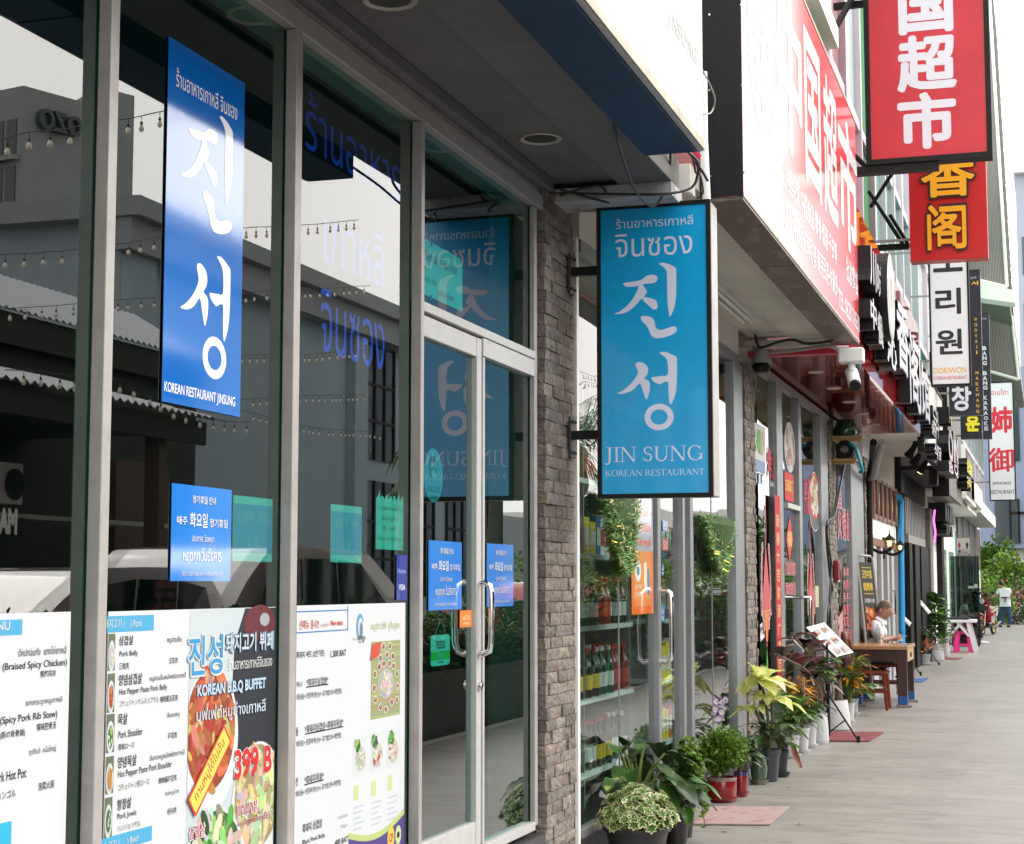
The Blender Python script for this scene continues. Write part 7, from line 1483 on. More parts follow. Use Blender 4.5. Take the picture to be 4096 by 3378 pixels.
b=MB();f_=at(3092,2880,y=loc.y);[leaf(b,f_,rdir(random.Random(k)),(0,-1,.3),.03,.022,.1,.1,3)for k in range(6)];b.build('flower','petal_purple',t)
t,o,loc,rd,h=simple('small plant with a long dried red leaf hanging from a black pot',3118,3068,36,92,'taper','pot_black',dx=.03);b=MB();b.shade=(1,1,1);leaf(b,o+Vector((.04,-.02,.02)),(.6,-.3,-1.),(1,-1,0),.26,.055,.2,.3,5,wave=.1);leaf(b,o+Vector((.10,-.05,-.2)),(1,-.2,-.05),(0,0,1),.12,.05,.1,.3,4);b.build('dried_leaf','leaf_dry',t);rosette(t,o,7,.13,.04,.12,'leaf_mid',34)
t,o,loc,rd,h=simple('broad green leaved plant in a ribbed white pot',3160,3035,66,92,'taper','pot_white','pot_white',ribs=True);rosette(t,o,16,.24,.085,.26,'leaf_green',35,spread=1.2)
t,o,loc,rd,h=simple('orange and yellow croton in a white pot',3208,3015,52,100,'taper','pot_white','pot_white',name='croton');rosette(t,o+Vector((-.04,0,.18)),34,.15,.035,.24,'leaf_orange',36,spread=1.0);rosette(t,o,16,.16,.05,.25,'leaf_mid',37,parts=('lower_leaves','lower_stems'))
t,o,loc,rd,h=simple('green plant in a white pot with a rolled rim',3238,2992,54,100,'taper','pot_white','pot_white');rosette(t,o,12,.2,.06,.2,'leaf_dark',38)
# staked cane plant and the maroon rubber plants in tall white pots
t,o,loc,rd,h=simple('tall cane plant tied to an orange stake in a tapered white pot',3272,2978,74,128,'egg','pot_white',name='cane_plant');top=at(3195,2700,y=loc.y);top.x=max(top.x,.2);b=MB();b.tube(bez([o,(o+top)/2+Vector((.02,0,0)),top],6),.018,7);b.build('cane','bark',t,smooth=True);b=MB();b.tube([o+Vector((.05,0,0)),o+Vector((-.02,.02,.62))],.008,6);b.build('stake','stake',t);rosette(t,top-Vector((0,0,.05)),13,.34,.10,.16,'leaf_green',39,spread=1.6,el=(.1,1.),droop=(.2,.5))
t,o,loc,rd,h=simple('rubber plant with dark maroon leaves in a large tapered white pot beside the menu stand',3330,2925,124,120,'egg','pot_white',name='rubber_plant');b=MB();rnd=random.Random(41);s=MB()
for (sx,tpx,tpy,n)in ((-.06,3165,2535,12),(.04,3395,2640,9),(-.1,3110,2620,11),(.0,3235,2600,7)):
    tp=at(tpx,tpy,x=.24+.012*n);q=bez([o+Vector((sx,0,0)),(o+tp)/2+Vector((0,0,.08)),tp],8);s.tube(q,.010,6)
    for k in range(n):
        p=q[max(3,int(len(q)*(.3+.68*k/n)))];a=2.4*k+tpx;d=Vector((math.cos(a),math.sin(a),rnd.uniform(.1,1.1)));b.shade=rnd.choice(((1,1,1),(.7,.7,.7),(1.8,1.1,1.1),(1.2,1.6,2.)))
        if p.x+d.x*.2<.03:d.x*=.2
        leaf(b,p,d,(0,0,1),rnd.uniform(.24,.33),rnd.uniform(.13,.17),rnd.uniform(.2,.6),.12,5)
b.build('leaves','leaf_maroon',t,smooth=2);s.build('stems','bark',t,smooth=True);b=MB();b.tube([o+Vector((.05,.02,-.02)),o+Vector((.05,.03,.12)),o+Vector((.045,.03,.22))],[.045,.04,.03],10);b.build('trunk','bark',t,smooth=True)
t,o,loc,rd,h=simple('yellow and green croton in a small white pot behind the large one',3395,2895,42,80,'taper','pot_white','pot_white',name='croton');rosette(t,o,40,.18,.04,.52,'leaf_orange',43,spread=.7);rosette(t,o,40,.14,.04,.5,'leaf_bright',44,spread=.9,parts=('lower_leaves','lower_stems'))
t,o,loc,rd,h=simple('low plant with dark green arrow leaves in a small white pot near the chair',3414,2862,36,66,'taper','pot_white','pot_white');rosette(t,o,12,.24,.075,.18,'leaf_green',45,spread=2.2,el=(.0,.8))
t,o,loc,rd,h=simple('bushy green plant in a black pot between the crotons and the chairs',3392,2850,30,64,'taper','pot_black',dy=.5);rosette(t,o,60,.10,.03,.45,'leaf_mid',46,spread=.9)
# fiddle-leaf fig group beyond the table
t,o,loc,rd,h=simple('fiddle leaf fig with big bright leaves in a tall white pot beyond the table',3742,2645,62,68,'egg','pot_white',name='fiddle_leaf_fig');b=MB();rnd=random.Random(51);hp=at(3745,2390,y=loc.y).z;s=MB();s.tube([o,Vector((o.x,o.y,hp-.15))],.018,7);s.build('trunk','bark',t)
for i in range(64):
    z=o.z+.08+(hp-o.z-.12)*i/64;a=2.4*i;e=rnd.uniform(.1,.8);L=.34 if i<56 else .42;w_=.45 if i>54 else 1.;c=Vector((o.x,o.y,z))+Vector((math.cos(a),math.sin(a),0))*rnd.uniform(.03,.14)*w_;b.shade=rnd.choice(SH);d=Vector((math.cos(a),math.sin(a),e+(.8 if i>56 else 0)));
    leaf(b,c,d,(0,0,1),L*rnd.uniform(.7,1.1),L*.62,rnd.uniform(.2,.7),.1,5,wave=.05)
b.build('leaves','leaf_green',t,smooth=2)
t,o,loc,rd,h=simple('plant in a squat white pot right of the fiddle leaf fig',3782,2634,32,60,'egg','pot_white');rosette(t,o,10,.26,.13,.2,'leaf_green',52)
t,o,loc,rd,h=simple('pale pink bromeliad in a woven grey pot beside the far menu stand',3685,2662,46,44,'taper','pot_woven','pot_white',name='bromeliad');rosette(t,o,20,.34,.06,.12,'leaf_flesh',53,stemr=0,el=(.5,1.4),droop=(0,.3));rosette(t,o,30,.22,.08,.5,'leaf_dark',54,parts=('lower_leaves','lower_stems'),spread=.7)
t,o,loc,rd,h=simple('small plant in a black nursery pot wrapped in pale pink paper',3712,2645,26,44,'taper','pot_black');rosette(t,o,30,.14,.05,.35,'leaf_mid',55)
loc,rd,h=pot_at(3655,2540,40,30,'taper');t,o=plant('rubber_plant','dark maroon rubber plant in front of the dark shop posts',Vector((.35,loc.y,0)),.18,.35,'taper','pot_black');rosette(t,o,26,.42,.17,1.1,'leaf_maroon',56,spread=.7)
# far end: hedge, bushes and flowers
def bush(label,px,py,y,rx,rz,n,mat,seed,L=.2,name='bush'):
    c=at(px,py,y=y);t=thing(name,label,'bush',(c.x,y,0));rnd=random.Random(seed);b=MB();scatter(b,rnd,c,(rx,rx*.8,rz),n,L,L*.5,.4,SH,shell=.35);b.build('leaves',mat,t);b=MB();b.tube([(c.x,y,0),(c.x,y,c.z)],[.06,.04],6)
    for k in range(5):d=rdir(rnd,.1);b.tube([(c.x,y,c.z*.6),c+Vector((d.x*rx*.6,d.y*rx*.5,d.z*rz*.6))],[.03,.01],5)
    b.build('branches','bark',t);return t,c
bush('rounded bright green bush behind the red scooter',3945,2410,66,1.2,.95,2600,'leaf_bright',61,.16);bush('tall loose shrub against the stone wall left of the woman',3965,2270,72,1.0,1.2,1500,'leaf_mid',62,.26);bush('green shrub with thin twigs at the right end of the stone wall',4035,2310,71,.9,.9,1500,'leaf_bright',63,.22);bush('dark dense hedge behind the standing woman',4000,2420,73,1.6,1.3,2200,'leaf_dark',64,.2);bush('dark hedge closing the far right end of the walkway',4110,2420,74,2.0,1.2,2600,'leaf_dark',65,.2)
t,c=bush('flowering shrub with pink blossoms right of the standing woman',4065,2390,68,.5,.7,700,'leaf_mid',66,.14);b=MB();rnd=random.Random(9)
for i in range(40):p=c+Vector((rnd.uniform(-.5,.5),-.5,rnd.uniform(-.4,.7)));[leaf(b,p,rdir(rnd),(0,-1,0),.06,.05,.1,.1,2)for k in range(4)]
M('petal_pink',(.70,.12,.30),.5);b.build('flowers','petal_pink',t)
t,c=bush('low shrub dotted with small white flowers at the right edge',4075,2470,67,.6,.5,700,'leaf_dark',67,.12);b=MB()
for i in range(120):p=c+Vector((rnd.uniform(-.7,.7),-.5,rnd.uniform(-.5,.5)));leaf(b,p,rdir(rnd),(0,-1,0),.05,.05,.1,.1,2)
b.build('flowers','petal_white',t)
for i,(px,py)in enumerate(((4042,2487),(4058,2486),(4070,2484))):
    loc,rd,h=pot_at(px,py,13,18);t,o=plant('potted_plant',['small black pot of green plants nearest the woman at the far end','small black pot of green plants in the middle of the far three','small black pot of green plants farthest from the woman'][i],loc,rd,h,'taper','pot_black');rosette(t,o,20,.2,.06,.4,'leaf_mid',70+i)
# ---------------------------------------------------------------- door mats
M('mat_pink',(.50,.36,.34),.95,c2=(.42,.10,.08),vs=7,c2lo=.54,c2hi=.70,bump=.8,bs=300);M('mat_red',(.26,.065,.07),.95,c2=(.42,.25,.24),vs=7,c2lo=.56,c2hi=.72,bump=.8,bs=300);M('mat_blue',(.04,.10,.34),.9,var=.3,vs=20,bump=.6,bs=200);M('mat_edge',(.16,.05,.05),.8)
def doormat(px4,mat,label):
    q=[at(*p,z=0.004)for p in px4];b=MB();b.poly([(v.x,v.y)for v in q[::-1]],(0,0,.003),XV,YV,(0,0,.011));t=b.build('door_mat',mat,None,label=label,cat='mat',bevel=.004);return t
M('litter',(.22,.13,.06),.8)
for i,(px,py)in enumerate(((3130,3080),(3148,3150),(3502,2898),(2915,3330),(3072,3288),(3200,3295))):
    p=at(px,py,z=.004);b=MB();rnd=random.Random(i);leaf(b,p,rdir(rnd,0,.1),(0,0,1),.05,.022,-.1,.2,3);b.build('fallen_leaf','litter',None,label='small dry leaf lying loose on the grey paving',cat='leaf',group='dry leaves on the paving')
doormat([(2842,3232),(3158,3232),(3080,3302),(2772,3300)],'mat_pink','faded pale pink door mat in front of the supermarket door')
doormat([(3302,2930),(3536,2932),(3476,2968),(3270,2966)],'mat_red','worn dark red door mat behind the tripod menu stand');doormat([(3590,2716),(3713,2716),(3690,2730),(3570,2730)],'mat_blue','blue door mat on the walkway beyond the table');doormat([(3782,2632),(3850,2634),(3830,2640),(3770,2638)],'mat_red','small thin red mat near the pink stools')
# ---------------------------------------------------------------- dining table, chairs and table things
M('table_top',(.42,.22,.09),.28,coat=.4,var=.3,vs=3,stretch=(14,1.2,1));M('wood_dark',(.040,.009,.006),.4,coat=.1,var=.3,vs=6,stretch=(1,1,.15));M('wood_pale',(.48,.34,.20),.5,var=.2,vs=5);M('wood_red',(.17,.030,.012),.25,coat=.5,var=.35,vs=5,stretch=(6,1,.6));M('sponge_blue',(.03,.10,.32),.9,var=.3,vs=40);M('brick_block',(.25,.20,.17),.9,var=.3,vs=20)
M('skin',(.42,.22,.145),.5,var=.08,vs=14);M('skin_tattoo',(.30,.17,.12),.5,c2=(.10,.08,.08),vs=22,c2lo=.48,c2hi=.6);M('shirt_white',(.74,.74,.80),.85,bump=.25,bs=9);M('shorts_navy',(.018,.022,.035),.9,var=.3,vs=6);M('jeans',(.03,.065,.16),.9,var=.2,vs=8);M('hair_black',(.012,.010,.010),.5);M('hair_shaved',(.13,.085,.065),.7,var=.2,vs=40);M('shoe_black',(.015,.015,.017),.5);M('sock_white',(.75,.75,.76),.9);M('apron',(.10,.012,.03),.8)
YT0,YT1=21.15,22.35;tz=.735
xl,xr=at(3385,2588,y=YT0).x,at(3630,2590,y=YT0).x
t=thing('dining_table','wooden dining table with a light plank top and thick dark legs on bricks','table',((xl+xr)/2,(YT0+YT1)/2,0));b=MB();b.box((xl,YT0,tz-.045),(xr,YT1,tz));b.build('tabletop','table_top',t,bevel=.006)
b=MB();b.box((xl+.05,YT0+.035,tz-.19),(xr-.012,YT0+.075,tz-.046));b.box((xl+.05,YT1-.075,tz-.19),(xr-.012,YT1-.035,tz-.046));b.build('apron_rail','wood_dark',t)
b=MB();b.box((xr-.05,YT0+.142,tz-.19),(xr-.010,YT1-.142,tz-.048));b.build('end_rail','wood_pale',t);b=MB();b.box((xr-.0095,(YT0+YT1)/2-.12,tz-.15),(xr-.006,(YT0+YT1)/2+.12,tz-.09));b.build('hand_hole','black_metal',t)
for (x,y)in ((xr-.071,YT0+.086),(xr-.071,YT1-.086),(xl+.11,YT0+.086),(xl+.11,YT1-.086)):
    b=MB();b.obox((x,y,.335+.06),(.055,0,0),(0,.055,0),(0,0,.295));b.build('leg','wood_dark',t,bevel=.004);b=MB();b.obox((x,y,.085),(.058,0,0),(0,.058,0),(0,0,.052));b.build('foot_wrap','sponge_blue',t,bevel=.006)
    b=MB();b.obox((x+.01,y,.0165),(.085,.012,0),(-.01,.07,0),(0,0,.016));b.build('brick_foot','brick_block',None,label=('brick under the street side front leg' if x>.3 and y<21.6 else 'brick under the street side back leg' if x>.3 else 'brick under the wall side front leg' if y<21.6 else 'brick under the wall side back leg')+' of the dining table',cat='brick',group='bricks under the table legs',bevel=.005)
    t.children[-1]
def chair(label,x,y,zs=.45):
    t=thing('wooden_chair',label,'chair',(x,y,0),'red brown wooden chairs at the table');b=MB();b.box((x-.20,y-.21,zs-.03),(x+.23,y+.21,zs));b.build('seat','wood_red',t,bevel=.008)
    for sx in (-1,1):
        for sy in (-1,1):
            b=MB();px_=x+(.19 if sx>0 else -.18);b.tube([(px_,y+sy*.18,zs-.03),(px_+.035*sx,y+sy*.19,.0)],[.024,.019],8);b.build('leg','wood_red',t)
    b=MB();[b.box((x-.17,y+s*.18-.012,.2),(x+.19,y+s*.18+.012,.235))for s in (-1,1)];b.box((x+.16,y-.17,.28),(x+.19,y+.17,.31));b.build('stretcher','wood_red',t)
    b=MB()
    for s in (-1,1):b.tube(bez([(x-.19,y+s*.185,zs),(x-.21,y+s*.185,zs+.22),(x-.27,y+s*.18,zs+.45)],5),.018,8)
    for k in range(4):b.tube([(x-.20,y-.11+k*.075,zs+.02),(x-.255,y-.11+k*.075,zs+.38)],.010,6)
    b.obox((x-.262,y,zs+.42),(.014,0,.0),(0,.20,0),(-.01,0,.05));b.build('backrest','wood_red',t,bevel=.004)
chair('empty red brown wooden chair in front of the table',.30,20.82);chair('red brown wooden chair under the seated man',.30,22.72)
yb=21.75
def tt(px,py,y=None):return at(px,py,z=tz)
c=tt(3513,2572);t=thing('water_bottle','clear plastic water bottle on the dining table','bottle',c);b=MB();hb=.24;b.lathe([(0,0),(.030,0),(.034,.01),(.034,.06),(.031,.075),(.034,.09),(.034,.15),(.031,.165),(.033,.175),(.020,.205),(.012,.215),(.012,.225)],c,16);M('pet',(.6,.68,.72),.1,coat=.5);MATS['pet'].node_tree.nodes['Principled BSDF'].inputs['Transmission Weight'].default_value=.75;MATS['pet'].node_tree.nodes['Principled BSDF'].inputs['IOR'].default_value=1.15;b.build('body','pet',t,smooth=True);b=MB();b.lathe([(.0145,.222),(.0145,.242),(0,.243)],c,14);b.build('cap','pvc',t)
for px,py,lab_ in ((3525,2572,'round metal ashtray at the near edge of the table'),(3550,2565,'round metal ashtray with a burning butt behind the near one')):
    c=tt(px,py);t=thing('ashtray',lab_,'ashtray',c,'metal ashtrays on the table');b=MB();b.lathe([(0,.004),(.045,.004),(.048,.038),(.053,.038),(.05,0),(0,0)],c,20);b.build('bowl','chrome',t,smooth=True);b=MB();b.tube([c+Vector((-.01,0,.012)),c+Vector((.05,.01,.045))],.004,6);b.build('cigarette_butt','label_white',t)
c=tt(3597,2566);b=MB();b.box((c.x-.05,c.y-.03,tz+.001),(c.x+.045,c.y+.03,tz+.03),0);b.box((c.x-.03,c.y-.031,tz+.0302),(c.x+.042,c.y+.028,tz+.0415),1);b.build('cigarette_pack',['label_white','red_plastic'],None,label='white cigarette pack with a red lighter on top on the table',cat='cigarette pack')
# ---------------------------------------------------------------- people
def skin_mesh(name,mat,parent,J,E_,root,sub=2,label=None):
    me=bpy.data.meshes.new(name);off=world_loc(parent);k=list(J);me.from_pydata([tuple(Vector(J[n][0])-off)for n in k],[(k.index(a),k.index(c))for a,c in E_],[]);o=bpy.data.objects.new(name,me);col.objects.link(o)
    o.modifiers.new('s','SKIN');o.modifiers.new('u','SUBSURF').levels=sub;sv=me.skin_vertices[0].data
    for i,n in enumerate(k):r=J[n][1];sv[i].radius=(r,r) if not isinstance(r,tuple)else r;sv[i].use_root=(n==root)
    bpy.context.view_layer.update();m2=bpy.data.meshes.new_from_object(o.evaluated_get(bpy.context.evaluated_depsgraph_get()));m2.name=name;bpy.data.objects.remove(o);bpy.data.meshes.remove(me)
    m2.materials.clear();m2.materials.append(MATS[mat]);m2.polygons.foreach_set('use_smooth',[True]*len(m2.polygons));o=bpy.data.objects.new(name,m2);col.objects.link(o);o.parent=parent;return o
def chain(*n):return list(zip(n,n[1:]))
def head(parent,c,fwd,up,s,hairmat,long_hair=False,skinmat='skin',bald=False):
    """a shaped head: skull, jaw, brow, nose, ears, eyes and mouth; s = head height"""
    c,f,u=Vector(c),Vector(fwd).normalized(),Vector(up).normalized();r=f.cross(u).normalized();u=r.cross(f).normalized();b=MB();n,m_=28,20;vs=[]
    for i in range(m_+1):
        ph=math.pi*i/m_
        for k in range(n):
            a=2*math.pi*k/n;x,y,z=math.sin(ph)*math.cos(a),math.sin(ph)*math.sin(a),math.cos(ph);w_,dp,h=.335,.40,.5
            if z<-.1:q=(-z-.1)/.9;w_*=1-.35*q;dp*=1-.22*q;x+=.10*q
            if x>0:x+=.045*math.exp(-((z-.18)/.12)**2)*max(0,x);x-=.07*math.exp(-((z-.02)/.1)**2-((abs(y)-.38)/.2)**2);x+=.26*math.exp(-((z+.14)/.13)**2-(y/.13)**2)+.10*math.exp(-((z-.02)/.14)**2-(y/.10)**2);x+=.07*math.exp(-((z+.43)/.07)**2-(y/.3)**2);x-=.04*math.exp(-((z+.5)/.03)**2-(y/.25)**2);x+=.09*math.exp(-((z+.82)/.14)**2-(y/.3)**2)
            if x<-.2 and z<-.2:x+=.25*(-.2-z)*.6
            vs.append(c+(f*x*dp+r*y*w_+u*z*h)*s)
    fs=[(i*n+k,i*n+(k+1)%n,(i+1)*n+(k+1)%n,(i+1)*n+k)for i in range(m_)for k in range(n)];b.add(vs,fs,0)
    for sg_ in (-1,1):
        e=c+(r*sg_*.335+f*-.02-u*.03)*s;b.add([e+(f*.075*math.cos(t)+u*.115*math.sin(t))*s+r*sg_*.05*s*(.4+.6*(math.cos(t)<0))for t in [k*.628 for k in range(10)]]+[e+r*sg_*.015*s],[(k,(k+1)%10,10)for k in range(10)],0)
        e=c+(r*sg_*.135+f*.352+u*.01)*s;b.add([e+(r*.055*math.cos(t)+u*.018*math.sin(t))*s+f*.012*s for t in [k*.785 for k in range(8)]],[tuple(range(8))],1);e=e+u*.085*s;b.add([e+(r*.075*math.cos(t)+u*.014*math.sin(t))*s+f*.03*s for t in [k*.785 for k in range(8)]],[tuple(range(8))],1)
    e=c+(f*.385-u*.255)*s;b.add([e+(r*.085*math.cos(t)+u*.013*math.sin(t))*s for t in [k*.785 for k in range(8)]],[tuple(range(8))],2)
    M('lip',(.26,.09,.07),.5) if 'lip' not in MATS else 0;o=b.build('head',[skinmat,'hair_black','lip'],parent,smooth=2)
    b=MB();vs=[];k_=1.02 if bald else 1.09
    lim=lambda a:(.20 if math.cos(a)>.35 else -.15 if math.cos(a)>-.3 else (-.42 if not long_hair else -1.0))
    rows=9;hs_=[]
    for i in range(rows+1):
        for k in range(n):
            a=2*math.pi*k/n;zmin=lim(a) if not bald else max(lim(a),-.3);z=1-(1-zmin)*i/rows;q=math.sqrt(max(0,1-z*z)) if z>-.999 else .05;q=max(q,.62 if (long_hair and z<-.3)else 0);vs.append(c+(f*(q*math.cos(a)*.40-.01)+r*q*math.sin(a)*.335+u*z*.5)*s*k_)
    b.add(vs,[(i*n+k,i*n+(k+1)%n,(i+1)*n+(k+1)%n,(i+1)*n+k)for i in range(rows)for k in range(n)]);b.build('hair',hairmat,o,smooth=2);return o
def hand(J,E_,w_,d,n_,side,tag_,curl=.4,sc=1.):
    """palm and five bent fingers added to a skeleton: w_ wrist joint name, d along the hand, n_ palm normal"""
    d,n_=Vector(d).normalized(),Vector(n_).normalized();s=d.cross(n_).normalized()*side;p0=Vector(J[w_][0]);J[tag_+'p']=(p0+d*.045*sc,(.034*sc,.016*sc));E_.append((w_,tag_+'p'))
    for i,(o_,L)in enumerate(((-.030,.062),(-.010,.075),(.010,.070),(.029,.055))):
        b0=p0+d*.085*sc+s*o_*sc;q1=b0+(d*math.cos(curl)+n_*math.sin(curl))*L*.5*sc;q2=q1+(d*math.cos(curl*2.2)+n_*math.sin(curl*2.2))*L*.5*sc
        J[f'{tag_}{i}a'],J[f'{tag_}{i}b'],J[f'{tag_}{i}c']=(b0,.0095*sc),(q1,.0085*sc),(q2,.007*sc);E_+=chain(tag_+'p',f'{tag_}{i}a',f'{tag_}{i}b',f'{tag_}{i}c')
    b0=p0+d*.035*sc-s*.036*sc;q1=b0+(d*.8-s*.5+n_*.4).normalized()*.035*sc;q2=q1+(d*.9+n_*.5).normalized()*.03*sc;J[tag_+'t1'],J[tag_+'t2'],J[tag_+'t3']=(b0,.011*sc),(q1,.0095*sc),(q2,.008*sc);E_+=chain(tag_+'p',tag_+'t1',tag_+'t2',tag_+'t3')
# seated man, side on, looking down at the phone in his hands
YM=22.72;hd=at(3542,2441,y=YM);hx=hd.x-.02
man=thing('person','seated man with a shaved head in a white polo shirt looking at his phone','person',(hx-.1,YM,0))
V_=Vector;hipz=.52;sx=hx-.13
hR,hL=at(3598,2556,y=YM-.10),at(3594,2560,y=YM+.02);hR.z=hL.z=.80
J={'pel':((sx-.10,YM,hipz),(.15,.17)),'bel':((sx-.06,YM,.68),(.145,.165)),'che':((sx,YM,.86),(.13,.165)),'nk0':((sx+.04,YM,.985),.075),'nk1':((sx+.09,YM,1.06),.058),'nk2':((sx+.115,YM,1.11),.055),
     'shR':((sx+.03,YM-.19,.94),.062),'elR':((sx+.10,YM-.26,.745),.050),'wrR':((hR.x-.10,hR.y-.04,.785),.027),'shL':((sx+.03,YM+.19,.94),.062),'elL':((sx+.12,YM+.25,.745),.050),'wrL':((hL.x-.10,hL.y+.05,.785),.027),
     'hiR':((sx-.06,YM-.10,hipz-.02),.10),'knR':((sx+.36,YM-.14,.50),.066),'anR':((sx+.34,YM-.15,.10),.036),'hiL':((sx-.06,YM+.10,hipz-.02),.10),'knL':((sx+.37,YM+.12,.50),.066),'anL':((sx+.30,YM+.12,.10),.036),'caR':((sx+.345,YM-.15,.33),.058),'caL':((sx+.33,YM+.12,.33),.058)}
E_=chain('pel','bel','che','nk0','nk1','nk2')+chain('che','shR','elR','wrR')+chain('che','shL','elL','wrL')+chain('pel','hiR','knR','caR','anR')+chain('pel','hiL','knL','caL','anL')
hand(J,E_,'wrR',(1,.25,.05),(0,.7,.5),1,'hr',.7);hand(J,E_,'wrL',(1,-.3,.0),(0,-.7,.5),-1,'hl',.7)
body=skin_mesh('body','skin',man,J,E_,'pel')
head(man,(hx+.005,YM,at(3542,2441,y=YM).z),(1,-.30,-.42),(.42,-.05,1),.262,'hair_shaved',bald=True)
SJ={'pel':((sx-.10,YM,hipz+.03),(.17,.195)),'bel':((sx-.06,YM,.68),(.168,.188)),'che':((sx,YM,.86),(.152,.182)),'nk0':((sx+.035,YM,.985),.088),'nk1':((sx+.06,YM,1.02),.075),'shR':((sx+.03,YM-.19,.94),.086),'elR':((sx+.09,YM-.25,.79),.078),'shL':((sx+.03,YM+.19,.94),.086),'elL':((sx+.10,YM+.24,.79),.078)}
skin_mesh('shirt','shirt_white',man,SJ,chain('pel','bel','che','nk0','nk1')+chain('che','shR','elR')+chain('che','shL','elL'),'pel')
b=MB();nk=V_((sx+.06,YM,1.02));b.add([nk+V_((.075*math.cos(a)*1.15+.02*math.cos(a),.085*math.sin(a),.045-.06*math.cos(a)))for a in [k*.393 for k in range(16)]]+[nk+V_((.10*math.cos(a),.105*math.sin(a),.0-.07*math.cos(a)))for a in [k*.393 for k in range(16)]],[(k,(k+1)%16,16+(k+1)%16,16+k)for k in range(16)]);b.build('collar','shirt_white',man,smooth=2)
PJ={'pel':((sx-.10,YM,hipz-.01),(.165,.19)),'hiR':((sx-.05,YM-.10,hipz-.02),.118),'knR':((sx+.30,YM-.135,.505),.095),'hiL':((sx-.05,YM+.10,hipz-.02),.118),'knL':((sx+.30,YM+.12,.505),.095)}
skin_mesh('shorts','shorts_navy',man,PJ,chain('pel','hiR','knR')+chain('pel','hiL','knL'),'pel')
for sg_,an_ in ((-1,'anR'),(1,'anL')):
    p=V_(J[an_][0]);b=MB();b.tube([p+V_((0,0,.09)),p,p+V_((0,0,-.045))],[.044,.042,.044],12);b.build('sock','sock_white',man,smooth=True);skin_mesh('shoe','shoe_black',man,{'h':(p+V_((-.03,0,-.055)),(.042,.045)),'m':(p+V_((.07,0,-.06)),(.042,.038)),'t':(p+V_((.17,0,-.068)),(.042,.03))},chain('h','m','t'),'h')
b=MB();ph=(hR+hL)/2+V_((.01,-.02,.02));b.obox(ph,V_((.05,0,.055)),V_((0,.036,0)),V_((-.0035,0,.0035)));b.build('phone','black_gloss',None,label='mobile phone held in the seated man\'s hands',cat='phone',bevel=.002)
b=MB();b.tube([hR+V_((.02,-.05,-.01)),hR+V_((.10,-.06,.02))],.004,6);b.build('cigarette','label_white',None,label='thin white cigarette between the seated man\'s fingers',cat='cigarette')
b=MB();p=V_(J['elR'][0]);q=V_(J['wrR'][0]);b.tube([p+(q-p)*.12,p+(q-p)*.5,p+(q-p)*.86],[.053,.046,.034],14,caps=False);b.build('tattoo_sleeve','skin_tattoo',man,smooth=True)
# standing woman seen from behind at the far end
wf=at(4020,2510,z=0);YW_=wf.y;wx=at(4020,2400,y=YW_).x;Hw=at(4018,2325,y=YW_).z;k_=Hw/1.58
wo=thing('person','woman in a white shirt, dark apron and blue jeans standing with her back turned','person',(wx,YW_,0));W=lambda x,y,z:V_((wx+x*k_,YW_+y*k_,z*k_))
J={'pel':(W(0,0,.86),(.15*k_,.12*k_)),'wai':(W(0,0,1.02),(.135*k_,.105*k_)),'che':(W(-.02,0,1.2),(.15*k_,.11*k_)),'nk0':(W(-.05,-.0,1.33),.06*k_),'nk1':(W(-.09,0,1.40),.05*k_),'shL':(W(-.19,0,1.27),.055*k_),'elL':(W(-.30,.06,1.06),.042*k_),'wrL':(W(-.46,.12,1.02),.028*k_),'shR':(W(.16,0,1.27),.055*k_),'elR':(W(.18,.14,1.05),.042*k_),'wrR':(W(.0,.28,1.02),.028*k_),
     'hL':(W(-.09,0,.82),.10*k_),'kL':(W(-.11,0,.46),.062*k_),'aL':(W(-.12,0,.08),.04*k_),'hR':(W(.09,0,.82),.10*k_),'kR':(W(.12,0,.46),.062*k_),'aR':(W(.15,0,.08),.04*k_)}
E_=chain('pel','wai','che','nk0','nk1')+chain('che','shL','elL','wrL')+chain('che','shR','elR','wrR')+chain('pel','hL','kL','aL')+chain('pel','hR','kR','aR');hand(J,E_,'wrL',(-1,.3,-.2),(0,0,-1),1,'l',.4);hand(J,E_,'wrR',(-1,.4,-.2),(0,0,-1),-1,'r',.4);skin_mesh('body','skin',wo,J,E_,'pel')
head(wo,W(-.12,.0,1.475),(-.8,.5,-.25),(-.2,0,1),.235*k_,'hair_black')
skin_mesh('shirt','shirt_white',wo,{'hem':(W(0,0,.77),(.19*k_,.16*k_)),'pel':(W(0,0,.88),(.19*k_,.155*k_)),'wai':(W(0,0,1.0),(.165*k_,.135*k_)),'che':(W(-.02,0,1.2),(.175*k_,.135*k_)),'nk0':(W(-.045,0,1.32),.075*k_),'shL':(W(-.18,0,1.27),.078*k_),'elL':(W(-.265,.035,1.13),.07*k_),'shR':(W(.15,0,1.27),.078*k_),'elR':(W(.175,.07,1.14),.07*k_)},chain('hem','pel','wai','che','nk0')+chain('che','shL','elL')+chain('che','shR','elR'),'pel')
skin_mesh('jeans','jeans',wo,{'top':(W(0,0,.99),(.15*k_,.125*k_)),'pel':(W(0,0,.86),(.17*k_,.14*k_)),'hL':(W(-.09,0,.74),.115*k_),'kL':(W(-.115,0,.45),.082*k_),'aL':(W(-.125,0,.09),.066*k_),'hR':(W(.09,0,.74),.115*k_),'kR':(W(.125,0,.45),.082*k_),'aR':(W(.15,0,.09),.066*k_)},chain('top','pel','hL','kL','aL')+chain('pel','hR','kR','aR'),'pel')
